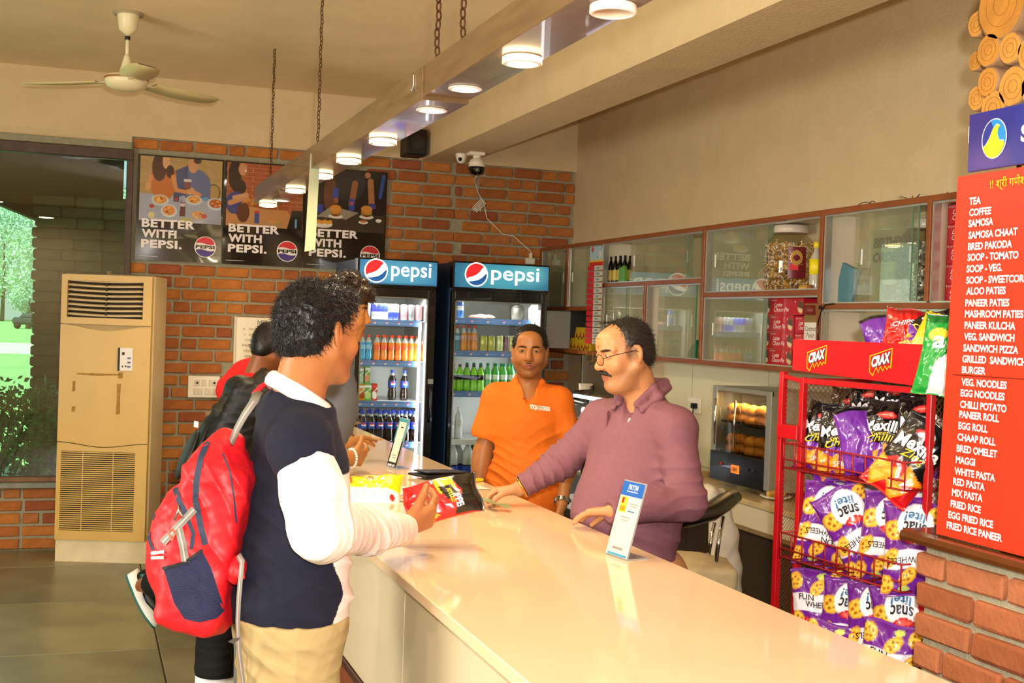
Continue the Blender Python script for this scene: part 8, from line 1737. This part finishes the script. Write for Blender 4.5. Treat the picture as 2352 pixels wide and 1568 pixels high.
# flat things
c=onz(1012,1090,1.06); wal=empty('black_wallet',(c.x,c.y,1.052),.35,label='flat black folder lying on white sheets in the middle of the counter',cat='folder'); MB().box((0,0,.012),(.27,.14,.010),bev=.004).build('cover',m_bb,wal); MB().box((.01,0,.022),(.24,.12,.008),bev=.003,rot=Matrix.Rotation(.05,3,'Y')).build('flap',mat('black_leather','1c1916',.35,bump=.3,bscale=200),wal)
m_pap=mat('white_paper','e9e0d2',.5)
for i,(px,py,rz,w_,h_,lb) in enumerate([(960,1125,.3,.30,.21,'white paper sheet lying under the black folder'),(1040,1118,.1,.26,.2,'second white sheet to the right of the folder'),(1010,1150,.5,.28,.2,'pale sheet showing under the red packet')]):
    c=onz(px,py,1.05); b=MB(); V=[];n=6
    for k in range(n+1): x=-w_/2+w_*k/n; z=.0007+.0008*i+.003*max(0,k-4)*(i==0); V+=[(x,-h_/2,z),(x,h_/2,z)]
    b.add(V,[[2*k,2*k+2,2*k+3,2*k+1] for k in range(n)],True); tag(b.build('paper_sheet',m_pap,loc=(c.x,c.y,1.0505),rot=(0,0,rz)),lb,'paper',None)
c=onz(1102,1103,1.055); tag(MB().box((0,0,.006),(.05,.03,.012),bev=.003).build('yellow_pad',mat('pad_yellow','f0c414',.5),loc=(c.x-.01,c.y,1.0515),rot=(0,0,.4)),'small yellow pad at the counter edge behind the folder','pad')
wr,fr_=handE; b=MB(); V=[];n=10
for k in range(n+1):
    t=k/n; p=np.array(onz(1098+70*t,1146+22*t,1.075+.008*math.sin(t*5))); V+=[p,p+np.array([.03,.055,.004*math.sin(t*9)])]
b.add(V,[[2*k,2*k+2,2*k+3,2*k+1] for k in range(n)],True); tag(b.build('banknote',mat('note_green','8a8f62',.6,noise=.25,nscale=50)),'greenish banknote under the outstretched hand of the man in mauve','banknote')
# ================================================================== CHAIR AND WORKTOP THINGS
ZH=5.75; chb=pz(1610,1300,ZH); ch=empty('armchair',(chb[0],chb[1],0),label='black chair with chrome frame and a white cloth over its back, behind the counter',cat='chair'); co_=Vector(ch.location)
def cb_(pts,r,name,m,flat=1,upv=None,n=10): o_=MB().tube([Vector(p)-co_ for p in pts],r,n,flat=flat,up=upv).build(name,m,ch); return o_
m_chr=mat('chrome','dcdcdc',.08,metal=1); m_lt=mat('black_leatherette','100d0c',.35)
cb_([pz(1540,1195,ZH-.45),pz(1580,1190,ZH-.35),pz(1630,1175,ZH-.2),pz(1668,1150,ZH-.05),pz(1686,1140,ZH+.05)],[.045,.05,.052,.05,.04],'back_rest',m_lt,.8,tuple(VU))
cb_([pz(1590,1128,ZH+.25),pz(1640,1132,ZH+.2),pz(1680,1142,ZH+.08)],[.03,.035,.035],'arm_rest',m_lt,.7,tuple(VU))
for a,b_ in(((1662,1185,ZH-.08),(1640,1325,ZH-.1)),((1642,1200,ZH+.0),(1622,1315,ZH))): cb_([pz(*a),pz((a[0]+b_[0])/2-2,(a[1]+b_[1])/2,a[2]),pz(*b_),np.array([*pz(*b_)[:2],.02])],.0095,'leg',m_chr)
p=pz(1560,1300,ZH-.25); cb_([p,np.array([p[0],p[1],.02])],.0095,'leg',m_chr); p=pz(1570,1300,ZH+.2); cb_([p,np.array([p[0],p[1],.02])],.0095,'leg',m_chr)
S=Sdf(); c=pz(1582,1312,ZH); S.box(c,np.array([.17,.18,.03]),.03,np.stack([VR,VF,VU],1),k=.02); S.ell(c+VU*.02,[.19,.19,.07],None,k=.03); S.disp=cloth_noise(.008,5,seed=61); o_=link('seat',sdf_mesh('seat',S,.01,mat('beige_cover','cdb58a',.8,noise=.06)),ch); o_.location=-co_
# cloth over the back: its own thing
S=Sdf(); S.chain([pz(1600,1155,ZH+.1),pz(1625,1140,ZH+.05),pz(1655,1140,ZH+.12)],[.05,.055,.04],k=.03); S.chain([pz(1655,1160,ZH+.14),pz(1668,1230,ZH+.16),pz(1672,1300,ZH+.18),pz(1678,1400,ZH+.2)],[.050,.055,.06,.065],k=.04); S.chain([pz(1640,1200,ZH+.12),pz(1650,1330,ZH+.15)],[.03,.05],k=.04); S.disp=sumf(cloth_noise(.010,5,((1,0,0),(0,1,0)),71))
tag(link('white_cloth',sdf_mesh('white_cloth',S,.008,mat('white_cloth','d8cbb4',.85))),'off-white cloth draped over the back of the black chair','cloth')
m_al=mat('foil_silver','c9b48a',.25,metal=.8,bump=.5,bscale=90); m_cel=mat('cellophane','dcd8cc',.12,coat=.6,trans=.5)
for i,(px,py,k,lb) in enumerate([(1632,1082,'t','small foil tray left of the pastry warmer'),(1664,1090,'b','crumpled clear bag in front of the warmer, left one'),(1738,1112,'b','crumpled clear bag at the right below the warmer'),(1762,1122,'t','gold foil tray beside the red rack post'),(1782,1135,'p','white plate with a wrapped roll beside the rack')]):
    c=onz(px,py+12,.88); 
    if k=='t':
        o_=empty('foil_tray',(c.x,c.y,.8815),label=lb,cat='tray',group='foil trays on the worktop'); n=20; b=MB(); V=[]
        for (r,z) in((.045,.0),(.062,.026),(.070,.028)): V+=[((r+(.002 if j%2 else 0)*z*30)*math.cos(j*2*math.pi/n)*1.25,(r+(.002 if j%2 else 0)*z*30)*math.sin(j*2*math.pi/n)*.8,z) for j in range(n)]
        b.add(V,[[a*n+j,a*n+(j+1)%n,(a+1)*n+(j+1)%n,(a+1)*n+j] for a in(0,1) for j in range(n)]+[list(range(n))]); b.build('tray',m_al,o_); S=Sdf(); S.ell((0,0,.016),[.055,.038,.014],None,k=.01); S.disp=cloth_noise(.004,30); link('filling',sdf_mesh('filling',S,.005,mat('filling_brown','b8803a',.6)),o_)
    elif k=='b':
        S=Sdf(); S.ell((0,0,.038),[.062,.045,.036],None,k=.01); S.ell((.03,-.02,.02),[.05,.03,.02],None,k=.03); S.ell((-.03,.02,.05),[.02,.03,.03],None,k=.02); S.disp=cloth_noise(.014,16,seed=80+i); o_=link('clear_bag',sdf_mesh('clear_bag',S,.005,m_cel),None,(c.x,c.y,.884)); tag(o_,lb,'bag',group='clear bags on the worktop')
    else:
        o_=empty('plate',(c.x,c.y,.8815),label=lb,cat='plate'); MB().lathe([(0,0),(.05,.002),(.085,.018),(.083,.020),(.05,.006),(0,.005)],n=24).build('plate',m_wp,o_); S=Sdf(); S.chain([(-.04,0,.03),(.0,.01,.036),(.04,0,.03)],[.02,.024,.018],k=.02); S.disp=cloth_noise(.005,20); link('wrapped_roll',sdf_mesh('wrapped_roll',S,.005,mat('roll_wrap','d0a050',.4,coat=.3)),o_)
# second fridge sign / dark decal box between fridge and customers
q=ony(925,1000,7)
bn_=MB()
